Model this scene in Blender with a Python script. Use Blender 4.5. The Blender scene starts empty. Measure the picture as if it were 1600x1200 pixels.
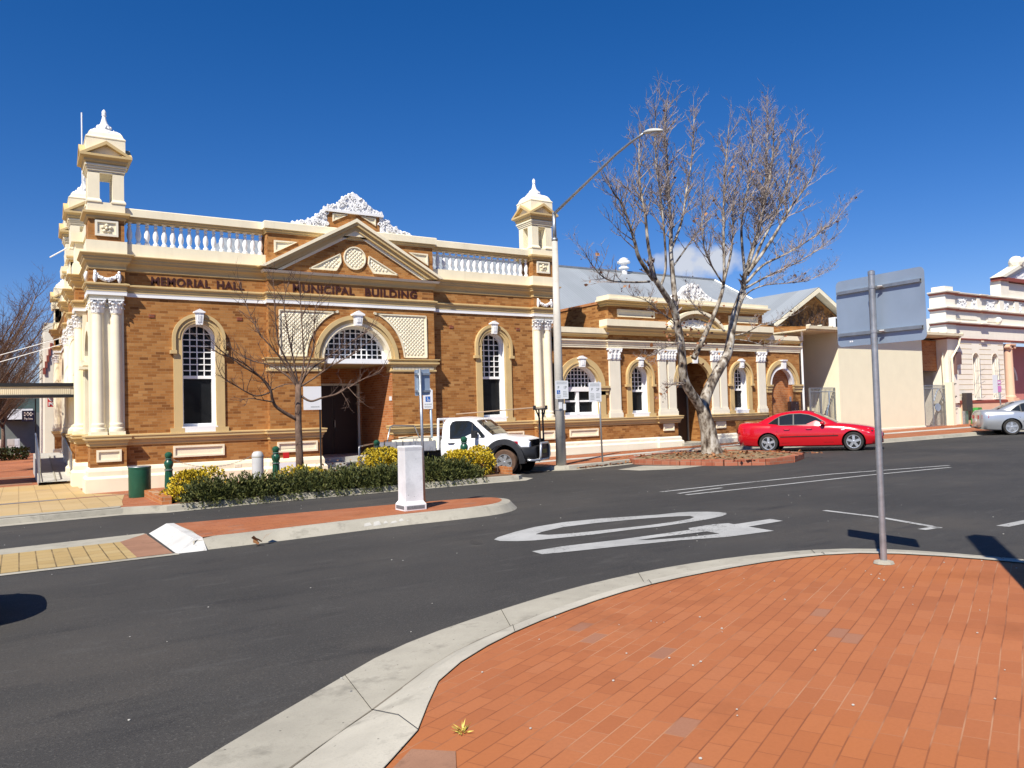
import bpy, bmesh, math, random
from mathutils import Vector, Matrix, noise
random.seed(7)
S = bpy.context.scene
C = S.collection
RAD = math.radians
# ---------------------------------------------------------------- camera
cam = bpy.data.cameras.new('camera'); camo = bpy.data.objects.new('camera', cam); C.objects.link(camo)
yaw, pitch, roll = RAD(32.10278), RAD(2.00654), RAD(-1.56342)
fwd = Vector((math.sin(yaw)*math.cos(pitch), math.cos(yaw)*math.cos(pitch), math.sin(pitch)))
rt = Vector((math.cos(yaw), -math.sin(yaw), 0)); up0 = rt.cross(fwd)
rgt = math.cos(roll)*rt + math.sin(roll)*up0; upv = -math.sin(roll)*rt + math.cos(roll)*up0
CAM = Vector((0, 0, 2.0))
m4 = Matrix((rgt, upv, -fwd)).transposed().to_4x4(); m4.translation = CAM
camo.matrix_world = m4
cam.sensor_fit = 'HORIZONTAL'; cam.sensor_width = 36; cam.lens = 36*1231.06/1600; cam.clip_end = 3000; cam.clip_start = .05
S.camera = camo
# ---------------------------------------------------------------- light
SUN = Vector((.82, .57, 0)).normalized()*math.cos(RAD(48.5)) + Vector((0, 0, -math.sin(RAD(48.5))))
w = bpy.data.worlds.new('World'); S.world = w; w.use_nodes = True
wn, wl = w.node_tree.nodes, w.node_tree.links
wn.clear()
wo = wn.new('ShaderNodeOutputWorld'); bg = wn.new('ShaderNodeBackground'); sky = wn.new('ShaderNodeTexSky')
sky.sky_type = 'NISHITA'; sky.sun_disc = False; sky.sun_elevation = RAD(48.5); sky.sun_rotation = math.atan2(-SUN.x, -SUN.y)
sky.air_density = 1.0; sky.dust_density = 0.15; sky.ozone_density = 3.5; sky.altitude = 600
bg.inputs['Strength'].default_value = 0.074
# one small fair-weather cloud, placed by direction, in the sky itself
tc = wn.new('ShaderNodeTexCoord')
def vmath(op, a=None, b=None):
    n = wn.new('ShaderNodeVectorMath'); n.operation = op
    for i, x in enumerate((a, b)):
        if x is None: continue
        if hasattr(x, 'is_linked'): wl.new(x, n.inputs[i])
        else: n.inputs[i].default_value = x
    return n
def wmath(op, a, b=None, clamp=False):
    n = wn.new('ShaderNodeMath'); n.operation = op; n.use_clamp = clamp
    for i, x in enumerate((a, b)):
        if x is None: continue
        if hasattr(x, 'is_linked'): wl.new(x, n.inputs[i])
        else: n.inputs[i].default_value = x
    return n.outputs[0]
def pxray(x, y): return (rgt*(x-800)/1231.06 - upv*(y-600)/1231.06 + fwd)
cd = pxray(1092, 412).normalized(); cr = cd.cross(Vector((0, 0, 1))).normalized(); cu = cr.cross(cd)
gen = vmath('NORMALIZE', tc.outputs['Generated']).outputs[0]
du = wmath('MULTIPLY', vmath('DOT_PRODUCT', gen, tuple(cr)).outputs['Value'], 1/.062)
dv = wmath('MULTIPLY', vmath('DOT_PRODUCT', gen, tuple(cu)).outputs['Value'], 1/.026)
r2 = wmath('ADD', wmath('MULTIPLY', du, du), wmath('MULTIPLY', dv, dv))
nz = wn.new('ShaderNodeTexNoise'); nz.inputs['Scale'].default_value = 34; nz.inputs['Detail'].default_value = 6; wl.new(gen, nz.inputs['Vector'])
msk = wmath('SUBTRACT', wmath('ADD', 1.0, wmath('MULTIPLY', wmath('SUBTRACT', nz.outputs['Fac'], .5), 2.2)), r2)
msk = wmath('MULTIPLY', msk, 1.3, True)
front = wmath('GREATER_THAN', vmath('DOT_PRODUCT', gen, tuple(cd)).outputs['Value'], 0.5)
msk = wmath('MULTIPLY', wmath('MULTIPLY', msk, front), .85)
hue = wn.new('ShaderNodeHueSaturation'); hue.inputs['Saturation'].default_value = 1.36; hue.inputs['Value'].default_value = 1.0
wl.new(sky.outputs[0], hue.inputs['Color'])
tint = wn.new('ShaderNodeMix'); tint.data_type = 'RGBA'; tint.blend_type = 'MULTIPLY'; tint.inputs[0].default_value = 1; wl.new(hue.outputs[0], tint.inputs[6]); tint.inputs[7].default_value = (.98, .875, 1.10, 1)
mx = wn.new('ShaderNodeMix'); mx.data_type = 'RGBA'; wl.new(msk, mx.inputs[0]); wl.new(tint.outputs[2], mx.inputs[6]); mx.inputs[7].default_value = (7.0, 7.2, 7.6, 1)
wl.new(mx.outputs[2], bg.inputs['Color']); wl.new(bg.outputs[0], wo.inputs[0])
sl = bpy.data.lights.new('sun', 'SUN'); sl.energy = 5.0; sl.angle = RAD(.53); sl.color = (1, .94, .84)
so = bpy.data.objects.new('sun', sl); C.objects.link(so); so.rotation_euler = SUN.to_track_quat('-Z', 'Y').to_euler(); so.location = (-20, -20, 40)
vs = S.view_settings; vs.view_transform = 'Standard'; vs.look = 'None'; vs.exposure = 0.48; vs.gamma = 1
S.cycles.max_bounces = 6; S.cycles.diffuse_bounces = 3

# ---------------------------------------------------------------- ground plane of the sloping town
def gz(x, y): return .14 + .012*(x-12) - .0134*(y-20)
KB = .13

# ---------------------------------------------------------------- materials
MATS = {}
def newmat(name):
    m = bpy.data.materials.new(name); m.use_nodes = True; nt = m.node_tree
    b = nt.nodes['Principled BSDF']
    return m, nt.nodes, nt.links, b
class NB:
    """small node helper"""
    def __init__(s, nt): s.n, s.l = nt.nodes, nt.links
    def put(s, sock, v):
        if hasattr(v, 'is_linked'): s.l.new(v, sock)
        else: sock.default_value = v
    def math(s, op, a, b=0.0, c=None, clamp=False):
        n = s.n.new('ShaderNodeMath'); n.operation = op; n.use_clamp = clamp
        s.put(n.inputs[0], a); s.put(n.inputs[1], b)
        if c is not None: s.put(n.inputs[2], c)
        return n.outputs[0]
    def noise(s, vec, scale, detail=4, rough=.5):
        n = s.n.new('ShaderNodeTexNoise'); n.inputs['Scale'].default_value = scale; n.inputs['Detail'].default_value = detail; n.inputs['Roughness'].default_value = rough
        if vec is not None: s.l.new(vec, n.inputs['Vector'])
        return n.outputs['Fac']
    def ramp(s, fac, stops):
        n = s.n.new('ShaderNodeValToRGB'); e = n.color_ramp.elements
        while len(e) < len(stops): e.new(.5)
        for i, (p, c) in enumerate(stops): e[i].position = p; e[i].color = (*c, 1)
        s.l.new(fac, n.inputs[0]); return n.outputs[0]
    def mix(s, f, a, b, mode='MIX'):
        n = s.n.new('ShaderNodeMix'); n.data_type = 'RGBA'; n.blend_type = mode
        s.put(n.inputs[0], f)
        for k, v in ((6, a), (7, b)):
            if hasattr(v, 'is_linked'): s.l.new(v, n.inputs[k])
            else: n.inputs[k].default_value = (*v, 1)
        return n.outputs[2]
    def bump(s, h, strength, dist=.01):
        n = s.n.new('ShaderNodeBump'); n.inputs['Strength'].default_value = strength; n.inputs['Distance'].default_value = dist
        s.l.new(h, n.inputs['Height']); return n.outputs[0]
    def comb(s, x, y, z=0.0):
        n = s.n.new('ShaderNodeCombineXYZ')
        for i, v in enumerate((x, y, z)): s.put(n.inputs[i], v)
        return n.outputs[0]
    def white(s, vec):
        n = s.n.new('ShaderNodeTexWhiteNoise'); n.noise_dimensions = '3D'; s.l.new(vec, n.inputs['Vector']); return n.outputs['Value']
def plain(name, col, rough=.6, var=.08, scale=2.5, bump=.0, bscale=60, metal=0., spec=.4, coat=0.):
    m, n, l, b = newmat(name); k = NB(m.node_tree)
    tcn = n.new('ShaderNodeTexCoord'); pos = n.new('ShaderNodeNewGeometry').outputs['Position']
    f = k.noise(pos, scale, 5, .6)
    c = k.ramp(f, [(.3, tuple(x*(1-var) for x in col)), (.7, tuple(min(1, x*(1+var)) for x in col))])
    l.new(c, b.inputs['Base Color']); b.inputs['Roughness'].default_value = rough; b.inputs['Metallic'].default_value = metal
    b.inputs['Specular IOR Level'].default_value = spec; b.inputs['Coat Weight'].default_value = coat; b.inputs['Coat Roughness'].default_value = .05
    if bump: l.new(k.bump(k.noise(pos, bscale, 3), bump, .004), b.inputs['Normal'])
    MATS[name] = m; return m
def painted(name, col, var=.06, stain=.18, rough=.6):
    """masonry paint with faint vertical weather streaks"""
    m, n, l, b = newmat(name); k = NB(m.node_tree)
    g = n.new('ShaderNodeNewGeometry'); sp = n.new('ShaderNodeSeparateXYZ'); l.new(g.outputs['Position'], sp.inputs[0])
    f = k.noise(g.outputs['Position'], 1.7, 5)
    c = k.ramp(f, [(.3, tuple(x*(1-var) for x in col)), (.7, tuple(min(1, x*(1+var)) for x in col))])
    st = k.noise(k.comb(k.math('MULTIPLY', sp.outputs[0], 5.), k.math('MULTIPLY', sp.outputs[1], 5.), k.math('MULTIPLY', sp.outputs[2], .5)), 1.0, 5, .65)
    st = k.math('MULTIPLY', k.math('SUBTRACT', st, .52), 3.0, clamp=True)
    c = k.mix(k.math('MULTIPLY', st, stain), c, (.30, .25, .18))
    l.new(c, b.inputs['Base Color']); b.inputs['Roughness'].default_value = rough; b.inputs['Specular IOR Level'].default_value = .3
    l.new(k.bump(k.noise(g.outputs['Position'], 45, 4), .15, .004), b.inputs['Normal'])
    MATS[name] = m; return m
def brick(name, stops, mortar, bw=.235, bh=.083, mj=.011, warm=None):
    m, n, l, b = newmat(name); k = NB(m.node_tree)
    g = n.new('ShaderNodeNewGeometry'); sp = n.new('ShaderNodeSeparateXYZ'); l.new(g.outputs['Position'], sp.inputs[0])
    sn = n.new('ShaderNodeSeparateXYZ'); l.new(g.outputs['True Normal'], sn.inputs[0])
    side = k.math('GREATER_THAN', k.math('ABSOLUTE', sn.outputs[0]), .7)
    u = k.math('ADD', k.math('MULTIPLY', sp.outputs[0], k.math('SUBTRACT', 1.0, side)), k.math('MULTIPLY', sp.outputs[1], side))
    z = sp.outputs[2]
    vr = k.math('DIVIDE', z, bh); row = k.math('FLOOR', vr); fv = k.math('SUBTRACT', vr, row)
    half = k.math('MULTIPLY', k.math('MODULO', k.math('ABSOLUTE', row), 2.0), .5)
    jit = k.math('MULTIPLY', k.white(k.comb(row, 3.7, 1.0)), .25)
    ur = k.math('ADD', k.math('ADD', k.math('DIVIDE', u, bw), half), jit); colm = k.math('FLOOR', ur); fu = k.math('SUBTRACT', ur, colm)
    rnd = k.white(k.comb(colm, row, side))
    drift = k.noise(k.comb(k.math('MULTIPLY', u, .9), k.math('MULTIPLY', z, 2.2), 0.0), 1.0, 4)
    fac = k.math('ADD', k.math('MULTIPLY', k.math('POWER', rnd, .8), .58), k.math('ADD', .06, k.math('MULTIPLY', drift, .42)), clamp=True)
    c = k.ramp(fac, stops)
    redd = k.math('MULTIPLY', k.math('SUBTRACT', k.noise(k.comb(k.math('MULTIPLY', u, .22), k.math('MULTIPLY', z, .3), 5.0), 1.0, 2), .45, clamp=True), 2.2, clamp=True)
    c = k.mix(redd, c, (.42, .13, .032), 'MULTIPLY' if False else 'MIX') if False else k.mix(k.math('MULTIPLY', redd, .18), c, (.42, .15, .04))
    fine = k.noise(g.outputs['Position'], 30, 3)
    c = k.mix(k.math('MULTIPLY', fine, .35), c, tuple(x*.55 for x in stops[len(stops)//2][1]), 'MIX')
    eu = k.math('LESS_THAN', k.math('MINIMUM', fu, k.math('SUBTRACT', 1.0, fu)), mj/bw*.5)
    ev = k.math('LESS_THAN', k.math('MINIMUM', fv, k.math('SUBTRACT', 1.0, fv)), mj/bh*.5)
    mo = k.math('MAXIMUM', eu, ev)
    c = k.mix(mo, c, mortar)
    l.new(c, b.inputs['Base Color']); b.inputs['Roughness'].default_value = .85; b.inputs['Specular IOR Level'].default_value = .2
    h = k.math('ADD', k.math('MULTIPLY', k.math('SUBTRACT', 1.0, mo), .7), k.math('MULTIPLY', fine, .3))
    l.new(k.bump(h, .5, .006), b.inputs['Normal'])
    MATS[name] = m; return m
def pavers(name, stops, joint, ang, bw, bh, mj=.008, pale=0.0, offset=.5, warp=0.0):
    m, n, l, b = newmat(name); k = NB(m.node_tree)
    g = n.new('ShaderNodeNewGeometry'); sp = n.new('ShaderNodeSeparateXYZ'); l.new(g.outputs['Position'], sp.inputs[0])
    ca, sa = math.cos(ang), math.sin(ang); x, y = sp.outputs[0], sp.outputs[1]
    u = k.math('ADD', k.math('MULTIPLY', x, ca), k.math('MULTIPLY', y, sa)); v = k.math('SUBTRACT', k.math('MULTIPLY', y, ca), k.math('MULTIPLY', x, sa))
    if warp:
        v = k.math('ADD', v, k.math('MULTIPLY', k.math('SUBTRACT', k.noise(k.comb(k.math('MULTIPLY', u, .55), k.math('MULTIPLY', v, .3), 0.0), 1.0, 1), .5), warp))
    vr = k.math('DIVIDE', v, bh); row = k.math('FLOOR', vr); fv = k.math('SUBTRACT', vr, row)
    half = k.math('MULTIPLY', k.math('MODULO', k.math('ABSOLUTE', row), 2.0), offset)
    jit = k.math('MULTIPLY', k.white(k.comb(row, 1.3, 4.0)), .16)
    ur = k.math('ADD', k.math('ADD', k.math('DIVIDE', u, bw), half), jit); col = k.math('FLOOR', ur); fu = k.math('SUBTRACT', ur, col)
    rnd = k.white(k.comb(col, row, 2.0))
    big = k.noise(g.outputs['Position'], .45, 4)
    fac = k.math('ADD', k.math('ADD', .12, k.math('MULTIPLY', rnd, .40)), k.math('MULTIPLY', big, .45), clamp=True)
    c = k.ramp(fac, stops)
    odd = k.math('GREATER_THAN', k.white(k.comb(col, row, 9.0)), .990)
    c = k.mix(k.math('MULTIPLY', odd, .40), c, (.22, .17, .14))
    fine = k.noise(g.outputs['Position'], 55, 4, .65)
    c = k.mix(k.math('MULTIPLY', k.math('SUBTRACT', fine, .35, clamp=True), .5), c, tuple(x*.5 for x in stops[1][1]))
    st = k.noise(g.outputs['Position'], 1.1, 5, .65)
    c = k.mix(k.math('MULTIPLY', k.math('SUBTRACT', st, .56, clamp=True), 3.2, clamp=True), c, tuple(x*.55 for x in stops[1][1]))
    rs = k.noise(g.outputs['Position'], .33, 3)
    c = k.mix(k.math('MULTIPLY', k.math('SUBTRACT', rs, .5, clamp=True), 2.2, clamp=True), c, tuple(x*y for x, y in zip(stops[2][1], (1.02, .92, .55))))
    eu = k.math('LESS_THAN', k.math('MINIMUM', fu, k.math('SUBTRACT', 1.0, fu)), mj/bw*.5)
    ev = k.math('LESS_THAN', k.math('MINIMUM', fv, k.math('SUBTRACT', 1.0, fv)), mj/bh*.62)
    mo = k.math('MULTIPLY', k.math('MAXIMUM', k.math('MULTIPLY', eu, .75), ev), k.math('ADD', .35, k.math('MULTIPLY', k.noise(g.outputs['Position'], 5.0, 3), .9)), clamp=True)
    gap = k.noise(g.outputs['Position'], 1.6, 3)
    jc = k.ramp(gap, [(.47, joint[0]), (.6, joint[1])])
    c = k.mix(mo, c, jc)
    l.new(c, b.inputs['Base Color']); b.inputs['Roughness'].default_value = .8; b.inputs['Specular IOR Level'].default_value = .25
    hh = k.math('ADD', k.math('MULTIPLY', k.math('SUBTRACT', 1.0, mo), .6), k.math('ADD', k.math('MULTIPLY', fine, .25), k.math('MULTIPLY', rnd, .12)))
    l.new(k.bump(hh, .6, .006), b.inputs['Normal'])
    MATS[name] = m; return m
def asphalt(name):
    m, n, l, b = newmat(name); k = NB(m.node_tree)
    g = n.new('ShaderNodeNewGeometry'); p = g.outputs['Position']; sp = n.new('ShaderNodeSeparateXYZ'); l.new(p, sp.inputs[0])
    big = k.noise(p, .22, 5, .6)
    c = k.ramp(big, [(.36, (.038, .036, .033)), (.5, (.050, .047, .0425)), (.64, (.066, .059, .050))])
    # long wheel-worn lanes along the street
    lane = k.noise(k.comb(k.math('MULTIPLY', sp.outputs[0], .06), k.math('MULTIPLY', sp.outputs[1], .75), 0.0), 1.0, 4)
    c = k.mix(k.math('MULTIPLY', k.math('SUBTRACT', lane, .48), 3.5, clamp=True), c, (.037, .0355, .033))
    # scuffs, stains
    sc = k.noise(k.comb(k.math('MULTIPLY', sp.outputs[0], 1.1), k.math('MULTIPLY', sp.outputs[1], 4.), 3.0), 1.0, 5, .7)
    c = k.mix(k.math('MULTIPLY', k.math('SUBTRACT', sc, .56, clamp=True), 4.5, clamp=True), c, (.085, .081, .074))
    sd = k.noise(k.comb(k.math('MULTIPLY', sp.outputs[0], .8), k.math('MULTIPLY', sp.outputs[1], 2.5), 8.0), 1.0, 4, .6)
    c = k.mix(k.math('MULTIPLY', k.math('SUBTRACT', sd, .56, clamp=True), 5.0, clamp=True), c, (.028, .027, .026))
    f1 = k.noise(p, 60, 4, .75)
    c = k.mix(k.math('MULTIPLY', k.math('SUBTRACT', f1, .54, clamp=True), 5.0, clamp=True), c, (.12, .113, .10))
    f2 = k.noise(p, 85, 3, .7)
    c = k.mix(k.math('MULTIPLY', k.math('SUBTRACT', f2, .54, clamp=True), 5.0, clamp=True), c, (.016, .016, .016))
    for sc_, sx_, sy_, th_, dc, am in ((1.0, .9, 2.4, .075, (.022, .021, .02), .75), (1.0, 1.3, 3.6, .07, (.13, .125, .115), .55), (1.0, 3.0, 4.5, .09, (.024, .023, .022), .6), (1.0, 4.0, 7.0, .08, (.12, .115, .10), .5)):
        vv = n.new('ShaderNodeTexVoronoi'); l.new(k.comb(k.math('MULTIPLY', sp.outputs[0], sx_), k.math('MULTIPLY', sp.outputs[1], sy_), sx_), vv.inputs['Vector'])
        hit = k.math('MULTIPLY', k.math('SUBTRACT', th_, k.math('ADD', vv.outputs['Distance'], k.math('MULTIPLY', k.math('SUBTRACT', f1, .5), .12)), clamp=True), 40.0, clamp=True)
        c = k.mix(k.math('MULTIPLY', k.math('MULTIPLY', hit, am), k.math('GREATER_THAN', k.noise(p, .5, 2), .47)), c, dc)
    v = n.new('ShaderNodeTexVoronoi'); v.inputs['Scale'].default_value = 6; l.new(p, v.inputs['Vector'])
    spk = k.math('LESS_THAN', v.outputs['Distance'], .03)
    c = k.mix(k.math('MULTIPLY', spk, .35), c, (.2, .19, .17))
    l.new(c, b.inputs['Base Color']); b.inputs['Roughness'].default_value = .82; b.inputs['Specular IOR Level'].default_value = .3
    l.new(k.bump(f1, .5, .006), b.inputs['Normal'])
    MATS[name] = m; return m
def concrete(name, col, dark=.55, wear=None):
    m, n, l, b = newmat(name); k = NB(m.node_tree)
    p = n.new('ShaderNodeNewGeometry').outputs['Position']
    c = k.ramp(k.noise(p, 1.3, 6, .65), [(.3, tuple(x*.8 for x in col)), (.65, tuple(min(1, x*1.1) for x in col))])
    c = k.mix(k.math('MULTIPLY', k.math('SUBTRACT', k.noise(p, 3.1, 6, .7), .56, clamp=True), 5.0, clamp=True), c, tuple(x*dark for x in col))
    f = k.noise(p, 70, 4, .7); c = k.mix(k.math('MULTIPLY', k.math('SUBTRACT', f, .54, clamp=True), 2.5, clamp=True), c, tuple(x*.6 for x in col))
    v = n.new('ShaderNodeTexVoronoi'); v.inputs['Scale'].default_value = 9; l.new(p, v.inputs['Vector'])
    c = k.mix(k.math('MULTIPLY', k.math('LESS_THAN', v.outputs['Distance'], .06), .7), c, (.06, .055, .05))
    if wear:
        wr = k.math('ADD', k.noise(p, 28, 5, .75), k.math('MULTIPLY', k.noise(p, 2.0, 4), .55))
        c = k.mix(k.math('MULTIPLY', k.math('SUBTRACT', wr, .86, clamp=True), 9.0, clamp=True), c, wear)
    l.new(c, b.inputs['Base Color']); b.inputs['Roughness'].default_value = .85; b.inputs['Specular IOR Level'].default_value = .2
    l.new(k.bump(f, .35, .005), b.inputs['Normal'])
    MATS[name] = m; return m
def roofmetal(name, col, axis=0, pitch=.2):
    m, n, l, b = newmat(name); k = NB(m.node_tree)
    g = n.new('ShaderNodeNewGeometry'); sp = n.new('ShaderNodeSeparateXYZ'); l.new(g.outputs['Position'], sp.inputs[0])
    wv = k.math('SINE', k.math('MULTIPLY', sp.outputs[axis], 2*math.pi/pitch))
    sheet = k.white(k.comb(k.math('FLOOR', k.math('DIVIDE', sp.outputs[axis], .9)), 1.0, 1.0))
    c = k.ramp(k.math('ADD', k.math('MULTIPLY', sheet, .5), k.math('MULTIPLY', k.noise(g.outputs['Position'], .6, 4), .6)), [(.2, tuple(x*.86 for x in col)), (.9, tuple(x*1.1 for x in col))])
    c = k.mix(k.math('MULTIPLY', k.math('LESS_THAN', wv, -.8), .25), c, tuple(x*.6 for x in col))
    l.new(c, b.inputs['Base Color']); b.inputs['Roughness'].default_value = .55; b.inputs['Metallic'].default_value = .25
    l.new(k.bump(wv, .4, .015), b.inputs['Normal'])
    MATS[name] = m; return m
def bark(name, stops, scale, rough=.9, stretch=.45):
    m, n, l, b = newmat(name); k = NB(m.node_tree)
    g = n.new('ShaderNodeNewGeometry'); sp = n.new('ShaderNodeSeparateXYZ'); l.new(g.outputs['Position'], sp.inputs[0])
    v = k.comb(sp.outputs[0], sp.outputs[1], k.math('MULTIPLY', sp.outputs[2], stretch))
    f = k.noise(v, scale, 4, .55); c = k.ramp(f, stops)
    f2 = k.noise(v, scale*6, 3); c = k.mix(k.math('MULTIPLY', k.math('SUBTRACT', f2, .5, clamp=True), 2.0, clamp=True), c, tuple(x*.4 for x in stops[-1][1]))
    l.new(c, b.inputs['Base Color']); b.inputs['Roughness'].default_value = rough; b.inputs['Specular IOR Level'].default_value = .15
    l.new(k.bump(f2, .5, .01), b.inputs['Normal']); MATS[name] = m; return m
def leafmat(name, stops, scale=9, trans=.0):
    m, n, l, b = newmat(name); k = NB(m.node_tree)
    g = n.new('ShaderNodeNewGeometry')
    f = k.math('ADD', k.math('MULTIPLY', k.noise(g.outputs['Position'], scale, 3), .6), k.math('MULTIPLY', g.outputs['Random Per Island'], .45), clamp=True)
    l.new(k.ramp(f, stops), b.inputs['Base Color']); b.inputs['Roughness'].default_value = .6; b.inputs['Specular IOR Level'].default_value = .25
    MATS[name] = m; return m

OCH = [(.12, (.085, .035, .015)), (.25, (.18, .068, .020)), (.38, (.285, .112, .030)), (.56, (.37, .160, .045)), (.78, (.445, .212, .067)), (.97, (.51, .280, .105))]
BRK = brick('brick_ochre', OCH, (.35, .20, .085), .235, .080, .009)
BRK2 = brick('brick_orange', [(.1, (.30, .09, .03)), (.5, (.47, .17, .055)), (.9, (.55, .24, .09))], (.45, .30, .18), .235, .083)
CREAM = painted('paint_cream', (.85, .765, .56))
CREAM2 = painted('paint_pale_cream', (.80, .745, .60), .04, .10)
TAN = painted('paint_tan', (.58, .425, .20), .06, .2)
WHITE = painted('paint_white', (.84, .84, .83), .03, .05)
FRAME = plain('window_white', (.86, .86, .85), .35, .03)
MAROON = plain('letter_maroon', (.055, .016, .011), .5)
GLASS = plain('window_glass', (.012, .013, .015), .06, .3, 1.0, spec=.10)
DARK = plain('dark_interior', (.012, .010, .009), .9, .2, spec=.1)
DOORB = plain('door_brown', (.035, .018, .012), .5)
ROOF = roofmetal('roof_metal', (.37, .40, .415), 0, .2)
ROOFY = roofmetal('roof_metal_side', (.37, .40, .415), 1, .2)
GUT = painted('gutter_cream', (.70, .60, .42))
ASPH = asphalt('asphalt')
CONC = concrete('concrete_kerb', (.37, .345, .28))
CONCK = concrete('concrete_kerb_top', (.45, .42, .345), .6)  # lighter copy of the gutter concrete, tinting in the kerb slope's shading
GRIME = concrete('joint_grime', (.19, .165, .125))
CONCW = concrete('concrete_white', (.46, .445, .40), .7)
KPAINT = concrete('kerb_white_paint', (.56, .55, .52), .5, (.30, .28, .24))
PAVE = pavers('paver_terracotta', [(.10, (.28, .092, .036)), (.4, (.36, .122, .047)), (.65, (.39, .137, .053)), (.95, (.365, .145, .07))], ((.21, .07, .030), (.41, .21, .115)), RAD(24.5), .24, .114, .006, warp=.05)
PAVER = pavers('paver_red', [(.15, (.26, .085, .035)), (.45, (.35, .118, .05)), (.9, (.40, .155, .075))], ((.14, .06, .035), (.28, .18, .12)), RAD(0), .24, .12, .01)
PAVET = pavers('paver_tan', [(.15, (.41, .29, .14)), (.5, (.46, .33, .165)), (.9, (.50, .37, .2))], ((.24, .165, .08), (.3, .21, .11)), RAD(90), .8, .42, .014)
PAVEY = pavers('paver_yellow', [(.15, (.36, .25, .10)), (.5, (.41, .29, .125)), (.9, (.44, .33, .16))], ((.10, .07, .03), (.2, .14, .07)), RAD(90), .32, .21, .014)
BROWN = concrete('paver_brown', (.30, .16, .10))
LINE = concrete('line_paint', (.38, .38, .365), .7, (.07, .066, .06))
STAIN = asphalt('asphalt_stain')
for nd in STAIN.node_tree.nodes:
    if nd.type == 'BSDF_PRINCIPLED':
        lk = nd.inputs['Base Color'].links[0]; src = lk.from_socket; hs = STAIN.node_tree.nodes.new('ShaderNodeHueSaturation'); hs.inputs['Value'].default_value = .84; STAIN.node_tree.links.new(src, hs.inputs['Color']); STAIN.node_tree.links.new(hs.outputs[0], nd.inputs['Base Color'])
GALV = plain('galvanised', (.40, .42, .43), .42, .18, 9, .25, 30, metal=.75, spec=.5)
ALU = plain('sign_back_sky_tint', (.30, .375, .47), .42, .10, 1.6, .05, 20, metal=.3)  # bluish base puts the sky's reflection into the sign metal's colour
POLEC = concrete('pole_concrete', (.52, .49, .43), .75)
STEEL = plain('stainless', (.45, .45, .44), .3, .1, metal=.85)
BLACK = plain('black_plastic', (.018, .018, .019), .45, .2, 8)
RUB = plain('tyre_rubber', (.03, .028, .026), .8, .3, 12)
DUSTR = plain('dusty_tyre', (.11, .065, .042), .85, .3, 8)
RIM = plain('alloy_rim', (.55, .56, .57), .32, .05, metal=.7)
GREEN = plain('bollard_green', (.010, .075, .040), .35, .15, 6, spec=.5)
RED = plain('car_red', (.50, .005, .012), .22, .04, 1.0, spec=.55, coat=.8)
CARW = plain('car_white', (.80, .81, .82), .3, .03, 1.0, spec=.5, coat=.5)
SILV = plain('car_silver', (.50, .52, .54), .28, .03, 1.0, metal=.6, coat=.5)
BLUEC = plain('car_blue', (.03, .06, .16), .28, .03, 1.0, coat=.6)
CGLASS = plain('car_glass', (.015, .018, .02), .04, .2, 1.0, spec=.6)
LAMPC = plain('lamp_lens', (.62, .64, .66), .12, .1, 8, spec=.7)
TAIL = plain('tail_lens', (.35, .01, .012), .15, .1, 8, spec=.6)
AMBER = plain('indicator_amber', (.5, .08, .02), .2, .1, 8)
SIGNW = plain('sign_white', (.78, .79, .80), .45, .02)
SIGNK = plain('sign_ink', (.16, .18, .17), .6)
SIGNB = plain('sign_blue', (.02, .12, .42), .5)
SIGNR = plain('sign_red', (.55, .02, .02), .5)
NAVY = plain('sign_navy', (.012, .016, .06), .5)
PINKS = plain('sign_pink', (.62, .22, .48), .5)
PINK = painted('paint_pink', (.89, .825, .69), .04, .10)
SALM = painted('paint_salmon', (.74, .46, .31), .05, .12)
REDB = painted('paint_redbrown', (.26, .065, .045), .06, .1)
ROSE = painted('paint_rose', (.55, .22, .19))
YELW = painted('paint_pale_yellow', (.84, .775, .56), .025, .05)
SOIL = concrete('soil', (.20, .12, .07))
MULCH = concrete('mulch', (.27, .19, .105))
RBLK = brick('red_block', [(.1, (.26, .07, .04)), (.5, (.36, .11, .06)), (.9, (.44, .17, .10))], (.3, .2, .14), .3, .12, .012)
LBARK = bark('bark_plane', [(.36, (.05, .036, .026)), (.45, (.15, .115, .085)), (.53, (.31, .27, .215)), (.60, (.42, .38, .32)), (.72, (.55, .52, .46))], 6.5)
TWIG = plain('twig_pale', (.27, .225, .205), .8, .45, 6)
TWIG2 = plain('twig_dark', (.12, .075, .055), .85, .3, 6)
BBARK = bark('bark_brown', [(.3, (.10, .062, .045)), (.6, (.19, .125, .09)), (.8, (.27, .19, .14))], 14)
DEADL = leafmat('leaf_dead', [(.2, (.15, .055, .03)), (.6, (.28, .115, .045)), (.9, (.42, .24, .11))])
JUN = leafmat('leaf_juniper', [(.2, (.016, .024, .008)), (.4, (.05, .064, .02)), (.7, (.13, .135, .035)), (1., (.20, .15, .05))])
YEL = leafmat('leaf_yellow', [(.15, (.10, .10, .012)), (.35, (.42, .31, .02)), (.65, (.66, .48, .03)), (1., (.78, .62, .10))], 7)
DGRN = leafmat('leaf_dark', [(.2, (.02, .03, .012)), (.8, (.07, .085, .03))])
STRAW = leafmat('grass_straw', [(.2, (.45, .36, .06)), (.9, (.7, .6, .15))])
HILL = plain('hill_green', (.035, .055, .045), .95, .3, .03)

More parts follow.
